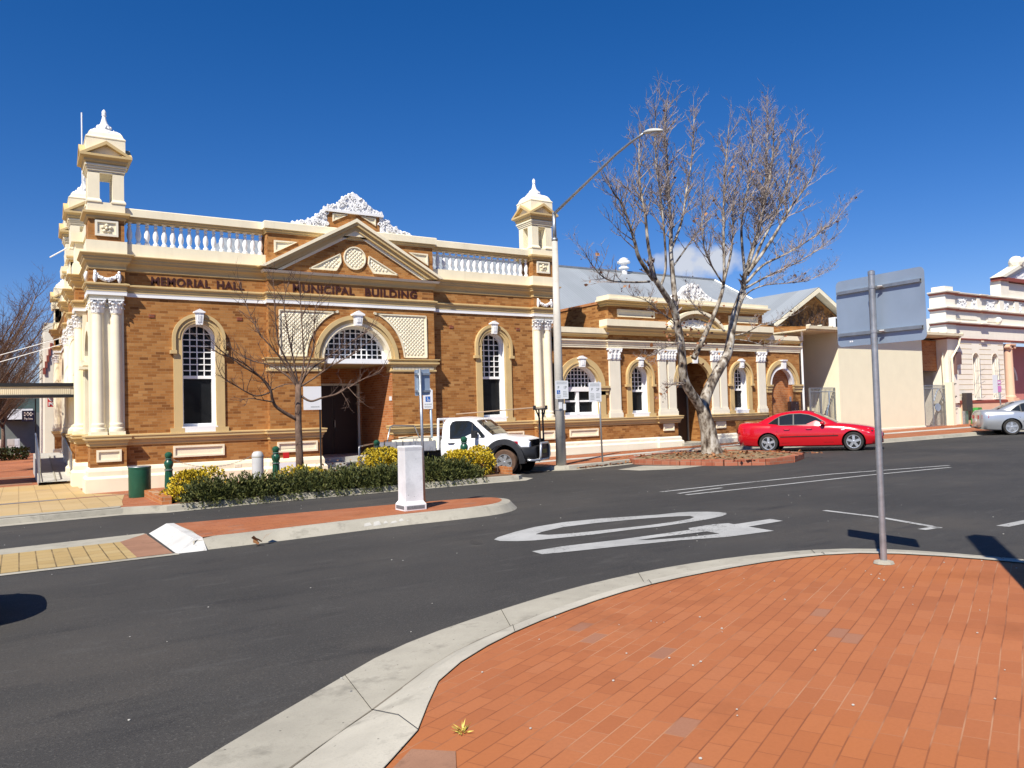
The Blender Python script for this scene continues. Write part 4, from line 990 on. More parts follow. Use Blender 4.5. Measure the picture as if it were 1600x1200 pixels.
# entrance canopy over the side doors
b = MB(); b.box(-6, 1.62, 31.0, 34.8, 3.0, 3.28); can = b.build('canopy', GUT, H)
b = MB()
for i in range(130): b.box(-6+i*.058, -6+i*.058+.03, 30.985, 31.0, 3.02, 3.20)
b.build('canopy_fascia', CREAM, can)
b = MB(); b.box(-6.02, 1.62, 30.95, 31.0, 3.28, 3.40); b.box(-6.02, 1.62, 30.96, 31.0, 2.90, 3.0); b.build('canopy_trim', BLACK, can)
b = MB(); b.tube([(1.62, 31.4, 5.1), (-3.5, 31.2, 3.3)], .013, 6); b.build('tie_rod', WHITE, can); b = MB(); b.tube([(1.62, 34.4, 5.1), (-3.5, 34.4, 3.3)], .013, 6); b.build('tie_rod', WHITE, can)
# ================================================================ ANNEX WING
A = wthing('annex_wing', 'low brick wing with arched white windows, pilasters and a scrolled parapet', 'building', (24.7, 28, .2))
YA = YW
b = MB()
NX = 30.42; DXA = 24.68
for x0, x1, hole in ((17.6, 20.3, archline(18.62, 2.88, .84, 1.66, 22)), (20.3, 23.1, archline(21.63, 3.28, .46, 1.66, 22)), (26.2, 28.95, archline(27.60, 3.28, .46, 1.66, 22)), (28.95, 31.72, archline(NX, 2.93, .74, .35, 20))):
    b.fill([[(x0, 0), (x1, 0), (x1, 5.1), (x0, 5.1)], hole], lambda x, z: (x, YA, z))
b.fill([[(23.1, 0), (DXA-.98, 0), (DXA-.98, 2.95)] + arc(DXA, 2.95, .98, n=18)[1:-1] + [(DXA+.98, 2.95), (DXA+.98, 0), (26.2, 0), (26.2, 5.1), (23.1, 5.1)]], lambda x, z: (x, YA, z))
b.fill([[(20.04, 5.0), (29.15, 5.0), (29.15, 6.25), (20.04, 6.25)]], lambda x, z: (x, YA-.06, z))
b.face([(20.04, YA-.06, 5), (20.04, 33, 5), (20.04, 33, 6.30), (20.04, YA-.06, 6.30)])
b.face([(29.15, YA-.06, 5), (29.15, 28, 5), (29.15, 28, 6.30), (29.15, YA-.06, 6.30)])
b.face([(31.72, YA, 0), (31.72, 27, 0), (31.72, 27, 5.1), (31.72, YA, 5.1)])
b.face([(20.04, YA-.06, 6.25), (29.15, YA-.06, 6.25), (29.15, 25.1, 6.25), (20.04, 25.1, 6.25)])
b.build('wall', BRK, A)
b = MB(); b.box(20.0, 20.3, YA+.2, 33, 6.28, 6.38); b.build('coping', BRK2, A)
b = MB()
zf = archline(NX, 2.93, .75, .35, 20)
b.fill([zf], lambda x, z: (x, YA+.24, z))
for (xa, za), (xb, zb2) in zip(zf, zf[1:]): b.face([(xa, YA, za), (xb, YA, zb2), (xb, YA+.24, zb2), (xa, YA+.24, za)])
b.build('niche', BRK2, A)
pth = [(17.55, YA), (19.98, YA), (19.98, YA-.08), (29.25, YA-.08), (29.25, YA), (31.72, YA), (31.72, 26)]
dl = [(17.45, YA), (22.55, YA), (22.55, YA-.1), (DXA-.98, YA-.1), (DXA-.98, YA+.2)]; dr = [(DXA+.98, YA+.2), (DXA+.98, YA-.1), (26.75, YA-.1), (26.75, YA), (29.28, YA)]
pl2 = [(0, -.4), (.12, -.4), (.12, .56), (.09, .60), (.05, .62), (.05, .72), (0, .78)]
b = MB(); b.sweep(dl, pl2); b.sweep(dr+[(31.72, YA), (31.72, 26)], pl2); b.build('plinth', CREAM2, A)
b = MB(); b.sweep(dl, slp); b.sweep(dr, slp); b.build('sill_course', TAN, A)
b = MB(); b.sweep(pth, [(0, 4.44), (.04, 4.44), (.04, 4.5), (.06, 4.52), (.06, 4.58), (.10, 4.62), (.10, 4.66), (.14, 4.70), (.14, 4.74), (0, 4.76)]); b.build('string_course', CREAM, A)
b = MB(); b.sweep([(17.55, YA), (19.98, YA)], [(-.3, 4.86), (.06, 4.86), (.08, 4.92), (.14, 4.95), (.14, 5.0), (-.3, 5.0)]); b.sweep([(29.2, YA), (31.72, YA), (31.72, 26)], [(-.3, 4.86), (.06, 4.86), (.08, 4.92), (.14, 4.95), (.14, 5.0), (-.3, 5.0)])
big = [(-.2, 4.98), (.06, 4.98), (.10, 5.05), (.20, 5.10), (.22, 5.16), (.30, 5.22), (.30, 5.30), (-.2, 5.30)]
b.sweep([(20.0, YA+.1), (20.0, YA-.06), (29.2, YA-.06), (29.2, YA+.1)], big); b.build('cornice', TAN, A)
b = MB(); b.sweep([(17.55, YA), (19.98, YA)], [(-.3, 5.0), (.16, 5.0), (.16, 5.21), (-.3, 5.22)]); b.sweep([(29.2, YA), (31.72, YA), (31.72, 26)], [(-.3, 5.0), (.16, 5.0), (.16, 5.21), (-.3, 5.22)])
for xa, xb in ((19.7, 22.85), (26.5, 29.5)): b.box(xa, xb, YA-.40, YA+.1, 5.30, 5.56)
b.box(22.85, 26.5, YA-.36, YA+.1, 5.30, 5.36)
b.build('blocking_course', CREAM, A)
# segmental pediment
def segarc(R, n=20): 
    zc = 5.30-(R*math.cos(math.asin(min(1, 1.95/2.15)))) ; return zc
rr_ = 2.25; zc_ = 6.10-rr_; a0 = math.degrees(math.asin((5.42-zc_)/rr_))
b = MB(); b.band(arc(DXA, zc_, rr_, 180-a0, a0, 24), arc(DXA, zc_, rr_-.13, 180-a0, a0, 24), YA-.42, YA); b.build('segment_pediment', CREAM, A)
b = MB(); b.band(arc(DXA, zc_, rr_-.12, 180-a0, a0, 24), arc(DXA, zc_, rr_-.30, 180-a0, a0, 24), YA-.30, YA); b.build('segment_mould', TAN, A)
o = [(DXA+x, z) for x, z in ((-1.2, 5.37), (-1.1, 5.5), (-.8, 5.55), (-.6, 5.66), (-.3, 5.70), (0, 5.76), (.3, 5.70), (.6, 5.66), (.8, 5.55), (1.1, 5.5), (1.2, 5.37))]
scroll_mass(A, o, YA-.16, YA-.05, 21, 'pediment_relief', 40)
b = MB(); b.box(19.92, 29.27, YA-.32, YA+.5, 6.40, 6.56); b.box(19.84, 29.35, YA-.40, YA+.5, 6.34, 6.41); b.build('parapet_slab', CREAM, A)
b = MB(); b.sweep([(20.02, YA+.4), (20.02, YA-.06), (29.17, YA-.06), (29.17, YA+.4)], [(0, 6.14), (.05, 6.16), (.05, 6.22), (.14, 6.26), (.14, 6.30), (.24, 6.335), (0, 6.335)]); b.build('parapet_mould', TAN, A)
recess_panel(A, [(20.5, 5.72), (22.5, 5.72), (22.5, 6.02), (20.5, 6.02)], YA-.06); recess_panel(A, [(26.9, 5.72), (28.8, 5.72), (28.8, 6.02), (26.9, 6.02)], YA-.06)
o = [(DXA+x, z) for x, z in ((-1.25, 6.56), (-1.2, 6.72), (-.95, 6.74), (-.75, 6.86), (-.6, 7.0), (-.48, 7.14), (-.25, 7.24), (0, 7.30), (.25, 7.24), (.48, 7.12), (.62, 6.98), (.85, 6.84), (1.1, 6.72), (1.5, 6.64), (1.7, 6.56))]
scroll_mass(A, o, YA-.2, YA+.05, 22, 'crest', 70)
def pilaster(x0, x1, split=False):
    b = MB()
    for (a, c) in (((x0, (x0+x1)/2-.02), ((x0+x1)/2+.02, x1)) if split else ((x0, x1),)):
        b.box(a+.04, c-.04, YA-.09, YA, 1.92, 4.0)
    b.box(x0-.02, x1+.02, YA-.13, YA, 1.65, 1.84); b.box(x0+.01, x1-.01, YA-.11, YA, 1.84, 1.93)
    p = b.build('pilaster', CREAM2, A)
    k = MB(); k.box(x0+.02, x1-.02, YA-.10, YA, 4.0, 4.36); k.box(x0-.04, x1+.04, YA-.17, YA, 4.36, 4.43)
    k.box(x0, x1, YA-.12, YA, 3.98, 4.02)
    nl = max(3, int((x1-x0)/.16)); rr = random.Random(int(x0*10))
    for i in range(nl):
        xx = x0+(i+.5)*(x1-x0)/nl
        for zb, zt in ((4.03, 4.17), (4.16, 4.29)):
            k.tube([(xx, YA-.10, zb), (xx, YA-.14, zt), (xx, YA-.19, zt+.03), (xx, YA-.19, zt-.01)], [.055, .05, .035, .015], 5)
    for xx in (x0+.03, x1-.03): k.blob((xx, YA-.15, 4.31), .06, 1)
    k.build('capital', WHITE, p, smooth=True, ang=40)
pilaster(19.98, 20.6); pilaster(22.62, 23.62, True); pilaster(25.72, 26.70, True); pilaster(28.68, 29.24)
arch_window(A, 18.62, 2.88, 1.68, 1.66, 1.655, sw=.34, cols=9, label=False, keyw=.34, keyh=.42, pair=True)
for xc in (21.63, 27.60): arch_window(A, xc, 3.28, .92, 1.66, 1.655, sw=.24, cols=4, rail=2.72, label=True, keyw=.26, keyh=.40, stop=.3)
# imposts beside the wide window and niche
for x0, x1 in ((19.46, 19.97), (17.5, 17.78), (29.28, 29.68), (31.16, 31.80)):
    b = MB(); b.box(x0, x1, YA-.14, YA, 2.84, 2.92); b.box(x0+.02, x1-.02, YA-.10, YA, 2.72, 2.84); b.box(x0+.04, x1-.04, YA-.06, YA, 2.56, 2.72)
    b.build('impost', TAN, A)
b = MB(); b.band(arc(NX, 2.92, 1.16, n=22), arc(NX, 2.92, .98, n=22), YA-.10, YA); b.band(arc(NX, 2.92, 1.02, n=22), arc(NX, 2.92, .86, n=22), YA-.05, YA+.05); b.build('archivolt', TAN, A)
b = MB(); b.band(arc(NX, 2.92, .87, n=22), arc(NX, 2.92, .73, n=22), YA-.03, YA+.2); b.build('archivolt_reveal', WHITE, A)
k = MB(); k.xz([(NX-.09, 3.66), (NX+.09, 3.66), (NX+.14, 4.02), (NX-.14, 4.02)], YA-.2, YA); k.box(NX-.18, NX+.18, YA-.24, YA, 4.02, 4.08); k.build('keystone', WHITE, A)
# wing entrance
b = MB(); b.band(arc(DXA, 2.95, 1.24, n=22), arc(DXA, 2.95, .97, n=22), YA-.10, YA+.06); b.build('door_arch', TAN, A)
k = MB(); k.xz([(DXA-.1, 3.86), (DXA+.1, 3.86), (DXA+.15, 4.2), (DXA-.15, 4.2)], YA-.2, YA); k.build('keystone', WHITE, A)
b = MB(); yd2 = YA+1.3
b.face([(DXA-.98, YA, 0), (DXA-.98, yd2, 0), (DXA-.98, yd2, 4), (DXA-.98, YA, 4)]); b.face([(DXA+.98, YA, 0), (DXA+.98, yd2, 0), (DXA+.98, yd2, 4), (DXA+.98, YA, 4)])
b.fill([[(DXA-.98, 0), (DXA+.98, 0), (DXA+.98, 4), (DXA-.98, 4)]], lambda x, z: (x, yd2, z)); b.build('porch_wall', BRK, A)
d = MB(); d.box(DXA-.75, DXA+.75, yd2-.08, yd2-.02, .5, 2.9); d.band(arc(DXA, 2.9, .8, n=16), arc(DXA, 2.9, .72, n=16), yd2-.1, yd2-.02); dd = d.build('door', DOORB, A)
b = MB(); b.box(DXA-.82, DXA-.74, yd2-.12, yd2, .5, 2.9); b.box(DXA+.74, DXA+.82, yd2-.12, yd2, .5, 2.9); b.box(DXA-.82, DXA+.82, yd2-.121, yd2, 2.86, 2.96); b.build('door_frame', SIGNK, dd)
b = MB(); b.box(DXA-1.0, DXA+1.0, YA-.35, YA+1.3, -.2, .46); b.box(DXA-1.0, DXA+1.0, YA-.62, YA-.35, -.2, .36); b.build('step', CONC, A)
recess_panel(A, [(22.85, 1.02), (23.45, 1.02), (23.45, 1.32), (22.85, 1.32)], YA-.1+.1); recess_panel(A, [(25.95, 1.02), (26.55, 1.02), (26.55, 1.32), (25.95, 1.32)], YA)
recess_panel(A, [(18.0, .95), (19.4, .95), (19.4, 1.25), (18.0, 1.25)], YA)
for x in (18.3, 19.1, 20.9, 21.6, 22.2):
    b = MB(); b.box(x-.08, x+.08, YA-.06, YA, .60, .69)
    for kx in range(4): b.box(x-.07+kx*.04, x-.055+kx*.04, YA-.067, YA-.05, .605, .685)
    b.build('plinth_vent', CREAM2, A)
b = MB(); b.tube([(31.86, YA-.06, .3), (31.86, YA-.06, 4.9), (31.80, YA-.16, 5.2), (31.6, YA-.3, 5.6)], .05, 8); b.build('downpipe', WHITE, A)
b = MB(); b.box(30.75, 31.32, YA-.2, YA-.01, 1.42, 2.12); mb_ = b.build('meter_box', plain('meter_brown', (.075, .04, .03), .5), A)
b = MB(); b.tube([(30.9, YA-.06, 2.1), (30.9, YA-.06, 2.35)], .05, 6); b.blob((31.15, YA-.21, 2.03), .03, 1); b.blob((31.05, YA-.21, 1.75), .025, 1); b.build('conduit', GALV, mb_)
b = MB(); b.face([(17.6, 25, 5.0), (31.7, 25, 5.0), (31.7, 31, 5.3), (17.6, 31, 5.3)]); b.build('roof', ROOF, A)

# ================================================================ HALL WITH THE BIG METAL ROOF
R = wthing('auditorium_roof_building', 'large hall behind the low wing with a long pale grey metal hip roof', 'building', (30, 40, 0))
b = MB(); b.box(18.5, 42.5, 31.5, 50, 0, 6.0); b.build('wall', BRK, R)
b = MB(); q = [(17.8, 31, 5.9), (43.2, 31, 5.9), (43.2, 50, 5.9), (17.8, 50, 5.9), (19.0, 38, 10.52), (40.4, 38, 10.6), (40.4, 43, 10.6), (19.0, 43, 10.52)]
for f in ((0, 1, 5, 4), (1, 2, 6, 5), (2, 3, 7, 6), (3, 0, 4, 7), (4, 5, 6, 7)): b.face([q[i] for i in f])
b.build('roof', ROOF, R)
b = MB(); b.tube([(19, 38, 10.55), (40.4, 38, 10.63)], .09, 6); b.tube([(40.4, 38, 10.63), (43.2, 31, 5.95)], .08, 6); b.build('ridge_cap', GALV, R)
b = MB(); b.lathe([(.22, 10.3), (.22, 10.75), (.34, 10.8), (.34, 10.86), (.2, 10.95), (.2, 11.1), (.42, 11.15), (.42, 11.25), (.25, 11.35), (.3, 11.4), (.1, 11.5)], (32.4, 38, 0), 12); b.build('roof_vent', WHITE, R, smooth=True, ang=40)

# ================================================================ GABLED BRICK HOUSE BEHIND
G = wthing('gabled_house', 'brick gable building with grey sheet roof and bare vines behind the gutter', 'building', (37.3, 32, .3))
yg = 28.0
b = MB(); b.face([(33.9, yg, 0), (40.8, yg, 0), (40.8, yg, 6.2), (37.35, yg, 8.10), (33.9, yg, 6.2)]); b.face([(33.9, yg, 0), (33.9, 46, 0), (33.9, 46, 6.2), (33.9, yg, 6.2)]); b.build('wall', BRK, G)
b = MB()
for sg in (-1, 1):
    x1 = 37.35+sg*3.75; P = [(37.35, yg-.5, 8.38), (37.35, 46, 8.38), (x1, 46, 6.28), (x1, yg-.5, 6.28)]
    b.face(P); b.face([(x, y, z-.06) for x, y, z in P])
b.build('roof', ROOFY, G)
b = MB()
for sg in (-1, 1): b.xz([(37.35, 8.34), (37.35+sg*3.75, 6.24), (37.35+sg*3.75, 6.02), (37.35, 8.10)], yg-.52, yg-.46); b.face([(37.35, yg-.5, 8.16), (37.35+sg*3.75, yg-.5, 6.08), (37.35+sg*3.75, yg, 6.08), (37.35, yg, 8.16)])
b.build('bargeboard', CREAM, G)
rr = random.Random(4); b = MB()
for i in range(90):
    x, z = rr.uniform(34.6, 39.2), rr.uniform(5.6, 6.4); P = [(x, yg-.03, z)]
    for k in range(7):
        x += rr.uniform(-.25, .25); z += rr.uniform(.02, .28)
        if z > 8.0-abs(x-37.35)*.55: break
        P.append((x, yg-rr.uniform(.02, .12), z))
    if len(P) > 2: b.tube(P, [.02*(1-j/len(P)*.6) for j in range(len(P))], 3, False)
tag(b.build('bare_vine', TWIG2), 'leafless vine clinging to the brick gable behind the gutter', 'vine')
b = MB(); b.box(38.15, 38.95, yg-.85, yg-.45, 6.08, 6.72)
for i in range(7): b.box(38.14, 38.15, yg-.8+i*.05, yg-.78+i*.05, 6.15, 6.65)
ac = b.build('air_conditioner', SIGNW); tag(ac, 'white air conditioner box on brackets below the gable', 'air conditioner')
b = MB(); b.lathe([(.26, 0), (.26, .01)], (38.45, yg-.86, 6.40), 18, Matrix.Rotation(math.pi/2, 4, 'X')); b.box(38.2, 38.7, yg-.856, yg-.85, 6.15, 6.65); b.build('fan_grille', BLACK, ac)
b = MB(); b.box(38.3, 38.34, yg-.85, yg+.0, 6.02, 6.08); b.box(38.75, 38.79, yg-.85, yg, 6.02, 6.08); b.build('bracket', GALV, ac)

# ================================================================ PALE YELLOW BOX AND ITS GUTTERED ROOF
Y = wthing('cream_rendered_extension', 'plain pale yellow rendered block under a long eave beside the pink building', 'building', (37.5, 27, .4))
yy = 24.05
b = MB(); b.box(33.93, 41.10, yy, 30, .2, 5.45); b.box(43.25, 43.48, 23.7, 24.2, .2, 2.95); b.build('wall', YELW, Y)
b = MB(); b.sweep([(33.93, 30), (33.93, yy), (41.10, yy), (41.10, 30)], [(0, .2), (.03, .2), (.03, .62), (0, .64)]); b.build('base_course', CREAM2, Y)
b = MB(); b.box(31.75, 44.45, 29.9, 30.2, .2, 6.3); b.box(41.12, 43.45, 24.6, 24.8, 3.62, 5.3); b.build('brick_panel', BRK2, Y)
b = MB(); b.face([(31.3, 23.75, 5.62), (44.5, 23.75, 5.62), (44.5, 28.2, 6.1), (31.3, 28.2, 6.1)]); b.build('roof', ROOF, Y)
b = MB(); b.box(31.3, 44.5, 23.78, 30, 5.44, 5.50); b.build('soffit', GUT, Y)
b = MB(); b.yz([(23.79, 5.505), (23.79, 5.61), (28.2, 6.09), (28.2, 5.505)], 31.31, 31.5); b.yz([(28.0, .3), (28.2, .3), (28.2, 6.3), (28.0, 6.3)], 31.7, 33.88); b.build('end_wall', BRK, Y)
b = MB(); b.box(31.22, 44.5, 23.62, 23.78, 5.50, 5.64); b.build('gutter', GUT, Y)
b = MB()
for i in range(17): x = 31.3+i*.82; b.box(x, x+.05, 23.60, 23.82, 5.64, 5.70)
b.build('gutter_strap', CREAM2, Y)
b = MB(); b.tube([(44.3, 23.7, 5.5), (44.2, 23.75, 5.0), (43.62, 23.85, 4.3), (43.6, 23.8, .4)], .055, 7); b.tube([(43.3, 24.2, 4.6), (43.3, 24.1, .4)], .06, 7); b.build('downpipe', CREAM, Y)
b = MB(); b.box(41.1, 43.4, 25.8, 26, .2, 3.7); b.box(31.8, 33.9, 29.5, 29.7, .2, 5.4); b.box(41.12, 43.4, 24.62, 24.9, 3.58, 3.64); b.build('shade_coloured_back_wall', DOORB, Y)  # near-black brown stands in for the shade inside the openings
def gate(x0, x1, y, z0, z1, label, arch):
    t = thing('security_gate', label, 'gate', (x0, y, z0), 0, 'grey steel gates beside the rendered block'); w_ = x1-x0; h = z1-z0
    b = MB()
    for x in (0, w_*.42, w_): b.box(x-.03, x+.03, -.03, .03, 0, h)
    for z in (0.06, h-.2, h-.02): b.box(0, w_, -.021, .021, z-.02, z+.02)
    b.build('gate_frame', GALV, t)
    b = MB(); nb = int(w_/.10)
    for i in range(1, nb): b.box(i*w_/nb-.011, i*w_/nb+.011, -.012, .012, .06, h-.05)
    b.build('bars', GALV, t)
    b = MB()
    P = [(w_*.45+(w_*.5)*i/10, -.03, h*.62+math.sin(i/10*math.pi)*h*.28) for i in range(11)] if arch else [(w_*.55+math.sin(i)*.04+i*.04, -.03, h*.1+i*h*.075) for i in range(12)]
    b.tube(P, .022, 5)
    if arch: b.lathe([(.22, 0), (.22, .03)], (w_*.62, -.03, h*.47), 16, Matrix.Rotation(math.pi/2, 4, 'X') @ Matrix.Diagonal((1.3, 1, .5, 1)).to_4x4())
    b.build('scroll', ALU, t)
gate(31.98, 33.88, 24.3, .42, 2.75, 'grey steel bar gate with twisted scroll between brick wing and yellow wall', False)
gate(41.16, 43.2, 24.1, .52, 2.82, 'grey steel bar gate with round plate below the brick panel', True)

# ================================================================ PINK BUILDING
P_ = wthing('pink_shopfront', 'pale pink ornate parapet building with red brown string courses and narrow arched windows', 'building', (49, 28, .5))
yp = 24.0; X0, X1 = 43.5, 60
b = MB()
w1, w2 = 46.62, 48.72
b.fill([[(X0+.1, .3), (47.7, .3), (47.7, 8.0), (X0+.1, 8.0)], archline(w1, 4.3, .34, 2.02, 14)], lambda x, z: (x, yp+.12, z)); b.fill([[(47.7, .3), (49.75, .3), (49.75, 8.0), (47.7, 8.0)], archline(w2, 4.3, .34, 2.02, 14)], lambda x, z: (x, yp+.12, z))
b.fill([[(49.75, 5.3), (X1, 5.3), (X1, 8.0), (49.75, 8.0)]], lambda x, z: (x, yp+.12, z))
b.face([(X0+.1, yp+.12, .3), (X0+.1, 40, .3), (X0+.1, 40, 6.6), (X0+.1, yp+.12, 6.6)]); b.box(X0+.1, X1, yp+.121, yp+.5, 6.5, 8.0)
b.box(X0, X0+1.0, yp, yp+.9, 1.8, 8.0)
b.box(X0+.08, X0+.92, yp+.05, yp+.8, 8.0, 8.32)
b.build('wall', PINK, P_)
b = MB(); b.box(X0+.6, X0+.9, yp+.9, 40, 5, 6.6); b.build('side_wall', BRK2, P_)
b = MB()
path = [(X0, yp+.9), (X0, yp), (X0+1.0, yp), (X0+1.0, yp+.12), (47.2, yp+.12), (47.2, yp+.04), (47.6, yp+.04), (47.6, yp+.12), (X1, yp+.12)]
for z in (7.88, 7.0, 6.2): b.sweep(path, [(0, z-.03), (.10, z+.0), (.15, z+.05), (0, z+.06)])
b.sweep(path, [(0, 5.36), (.10, 5.38), (.10, 5.45), (0, 5.46)])
b.sweep([(X0+1.0, yp+.12), (49.75, yp+.12)], [(0, 1.74), (.12, 1.76), (.12, 1.90), (0, 1.94)]); b.build('string_course', REDB, P_)
b = MB()
for z in (7.88, 7.0, 6.2): b.sweep(path, [(0, z+.06), (.16, z+.06), (.20, z+.11), (.20, z+.15), (0, z+.17)])
b.build('string_cap', PINK, P_)
b = MB(); b.box(X0+1.25, 49.8, yp+.02, yp+.3, .3, 1.75); b.build('plinth', SALM, P_)
for i in range(11):
    z = 2.25+i*.29
    for xa, xb in ((X0+1.02, 46.22), (47.02, 48.32), (49.12, 49.7)): MB().box(xa, xb, yp+.112, yp+.124, z-.012, z+.012).build('rustication_joint', TAN, P_)
for xc in (w1, w2):
    g = MB(); g.fill([archline(xc, 4.3, .34, 2.02, 14)], lambda x, z: (x, yp+.42, z)); wdw = g.build('window', plain('window_pale', (.42, .41, .40), .2), P_)
    f = MB(); A_ = archline(xc, 4.3, .345, 2.02, 14)
    for (xa, za), (xb, zb2) in zip(A_, A_[1:]): f.face([(xa, yp+.11, za), (xb, yp+.11, zb2), (xb, yp+.45, zb2), (xa, yp+.45, za)])
    f.build('reveal', PINK, wdw)
    f = MB()
    for x in (-.25, 0, .25): f.tube([(xc+x, yp+.02, 2.0), (xc+x, yp+.02, 4.35)], .012, 4)
    for z in (2.05, 2.9, 3.6): f.tube([(xc-.32, yp+.02, z), (xc+.32, yp+.02, z)], .012, 4); f.tube([(xc+.32, yp+.02, z), (xc+.36, yp-.15, z+.12)], .012, 4)
    f.build('window_bars', GALV, wdw)
    f = MB(); f.box(xc-.36, xc+.36, yp-.02, yp+.14, 1.95, 2.03); f.build('sill', PINK, wdw)
for i in range(5):
    x = 45.35+i*1.55
    if 47.0 < x < 47.7: x += .2
    o = [(x-.45, 7.20), (x+.45, 7.20), (x+.45, 7.68), (x-.45, 7.68)]
    scroll_mass(P_, o, yp+.09, yp+.115, 30+i, 'relief_panel', 22)
for x in (47.1, 49.6, 51.4): MB().box(x-.25, x+.25, yp+.02, yp+.2, 7.1, 7.84).build('raised_panel', PINK, P_)
for q in ((44.8, 46.9, 6.55, 6.75), (48.0, 49.6, 6.5, 6.7)): MB().box(q[0], q[1], yp+.08, yp+.13, q[2], q[3]).build('raised_panel', PINK, P_)
b = MB(); b.blob((49.2, yp+.08, 6.6), .22, 2); b.build('boss', PINK, P_)
# upper pediment block
b = MB(); b.box(49.7, 58, yp+.1, yp+.6, 8.0, 8.95); b.box(49.55, 50.5, yp, yp+.6, 8.0, 9.0); b.xz([(49.45, 9.2), (53.6, 10.75), (57.8, 9.2)], yp+.05, yp+.5); b.build('pediment_block', PINK, P_)
b = MB(); b.box(49.4, 58, yp-.15, yp+.5, 9.0, 9.2); b.build('pediment_string', REDB, P_)
b = MB(); b.xz([(49.3, 9.2), (53.6, 10.85), (57.9, 9.2), (57.4, 9.2), (53.6, 10.6), (49.8, 9.2)], yp-.2, yp+.5); b.blob((51.7, yp+.1, 10.25), .42, 2); b.build('pediment_cap', CREAM2, P_)
scroll_mass(P_, [(50.9, 9.25), (53.4, 10.2), (53.4, 9.25)], yp-.0, yp+.05, 44, 'pediment_relief', 25)
# recessed entrance with salmon column
b = MB(); b.box(50.0, X1, yp+1.6, yp+1.8, .3, 5.3); b.build('porch_wall', ROSE, P_)
b = MB(); x, y = 50.35, yp+.15
b.box(x-.4, x+.4, y-.4, y+.4, .4, 1.9); b.box(x-.34, x+.34, y-.34, y+.34, 1.9, 2.0)
b.lathe([(.32, 2.0), (.33, 2.08), (.27, 2.14), (.26, 2.2), (.22, 4.9), (.25, 4.93), (.25, 4.98)], (x, y, 0), 18); b.box(x-.32, x+.32, y-.32, y+.32, 5.14, 5.24)
for sx in (-1, 1): b.lathe([(.12, -.28), (.12, .28)], (x+sx*.26, y, 5.06), 10, Matrix.Rotation(math.pi/2, 4, 'X'))
b.build('column', SALM, P_, smooth=True, ang=40)
b = MB(); b.band(arc(53, 3.1, 1.1, n=20), arc(53, 3.1, .9, n=20), yp+1.45, yp+1.6); b.build('fan_arch', CREAM2, P_)
b = MB(); b.fill([arc(53, 3.1, .9, n=20)], lambda x, z: (x, yp+1.58, z)); b.build('fanlight', GLASS, P_)
b = MB(); b.box(44.05, 44.6, yp-.16, yp, 3.95, 4.65); b.box(44.05, 44.12, yp-.16, yp, 3.4, 3.95); b.build('junction_box', plain('box_mauve', (.16, .09, .08), .6), P_)
b = MB(); b.box(44.75, 45.35, yp-.25, yp-.0, 1.35, 2.35); b.build('meter_box', plain('meter_dark', (.055, .045, .04), .5), P_)
b = MB(); b.box(44.7, 45.05, yp-.14, yp+.0, .5, 1.35); b.build('meter_pipe', GALV, P_)
b = MB()
for z in (2.85, 2.15, 1.45):
    for k in range(5): b.box(X0+.12+k*.13, X0+.2+k*.13, yp-.008, yp, z-.05*(k % 2), z+.06)
b.build('wall_marks', DARK, P_)
t = MB(); t.box(45.35, 46.05, yp-.55, yp-.12, .50, .95); t.box(45.42, 45.98, yp-.48, yp-.16, .95, 1.35); t.xz([(45.42, 1.35), (45.98, 1.35), (45.88, 1.52), (45.52, 1.52)], yp-.45, yp-.18)
tag(t.build('pump_cabinet', plain('cabinet_green', (.05, .26, .05), .5)), 'small stepped green cabinet standing against the salmon plinth', 'cabinet')

# ================================================================ FAR STREET AT THE LEFT
PO = wthing('post_office', 'white rendered corner building with red stepped quoins and a red sign', 'building', (4, 56, -.3))
b = MB(); b.box(1.3, 10, 53, 66, -1, 6.9); b.yz([(53, 6.9), (66, 6.9), (66, 7.2), (57, 7.9), (53, 7.9)], 1.3, 2.6); b.build('wall', CREAM2, PO)
b = MB()
for i in range(5): b.box(1.22+i*.09, 1.36+i*.09, 52.9, 53.2, 4.9+i*.36, 5.28+i*.36)
b.build('stepped_quoin', REDB, PO)
b = MB()
for z in (3.9, 1.4): b.box(2.35, 2.9, 52.9, 53, z, z+.8)
b.box(2.62, 2.9, 52.9, 53, .2, 5.2); b.build('red_window_strip', REDB, PO)
b = MB(); b.box(1.36, 2.2, 50.0, 50.08, 2.95, 3.8); ps = b.build('projecting_sign', SIGNR, PO)
put_text('POST', .27, facing(1.72, 49.98, 3.02), SIGNW, 'lettering', ps, .02, .01)
b = MB(); b.lathe([(.3, 0), (.3, .02)], (1.66, 49.98, 3.52), 16, Matrix.Rotation(math.pi/2, 4, 'X')); b.build('emblem', SIGNW, ps)
b = MB(); b.box(1.3, 1.9, 49.5, 52.0, 3.6, 4.2); tag(b.build('wall_lamp_box', BLACK), 'black box lantern high on the side wall by the post sign', 'lantern')
pl = thing('police_sign', 'dark blue square sign with white chequers and lettering on a post', 'sign', (.95, 60, gz(1, 60)))
b = MB(); b.box(-.04, .04, -.04, .04, 0, 4.2); b.build('post', BLACK, pl)
b = MB(); b.box(-.75, -.05, -.06, 0, 2.75, 3.45); bd = b.build('board', NAVY, pl)
b = MB()
for i in range(6):
    for j in range(3):
        if (i+j) % 2 == 0: b.box(-.64+i*.085, -.555+i*.085, -.075, -.06, 3.10+j*.085, 3.185+j*.085)
b.build('chequer', SIGNW, bd); put_text('Police', .20, facing(-.40, -.07, 2.86), SIGNW, 'lettering', bd, .01, .005)
sb = wthing('shop_awning_building', 'distant white fascia shop with dark verandah at the end of the street', 'building', (1, 92, -.8))
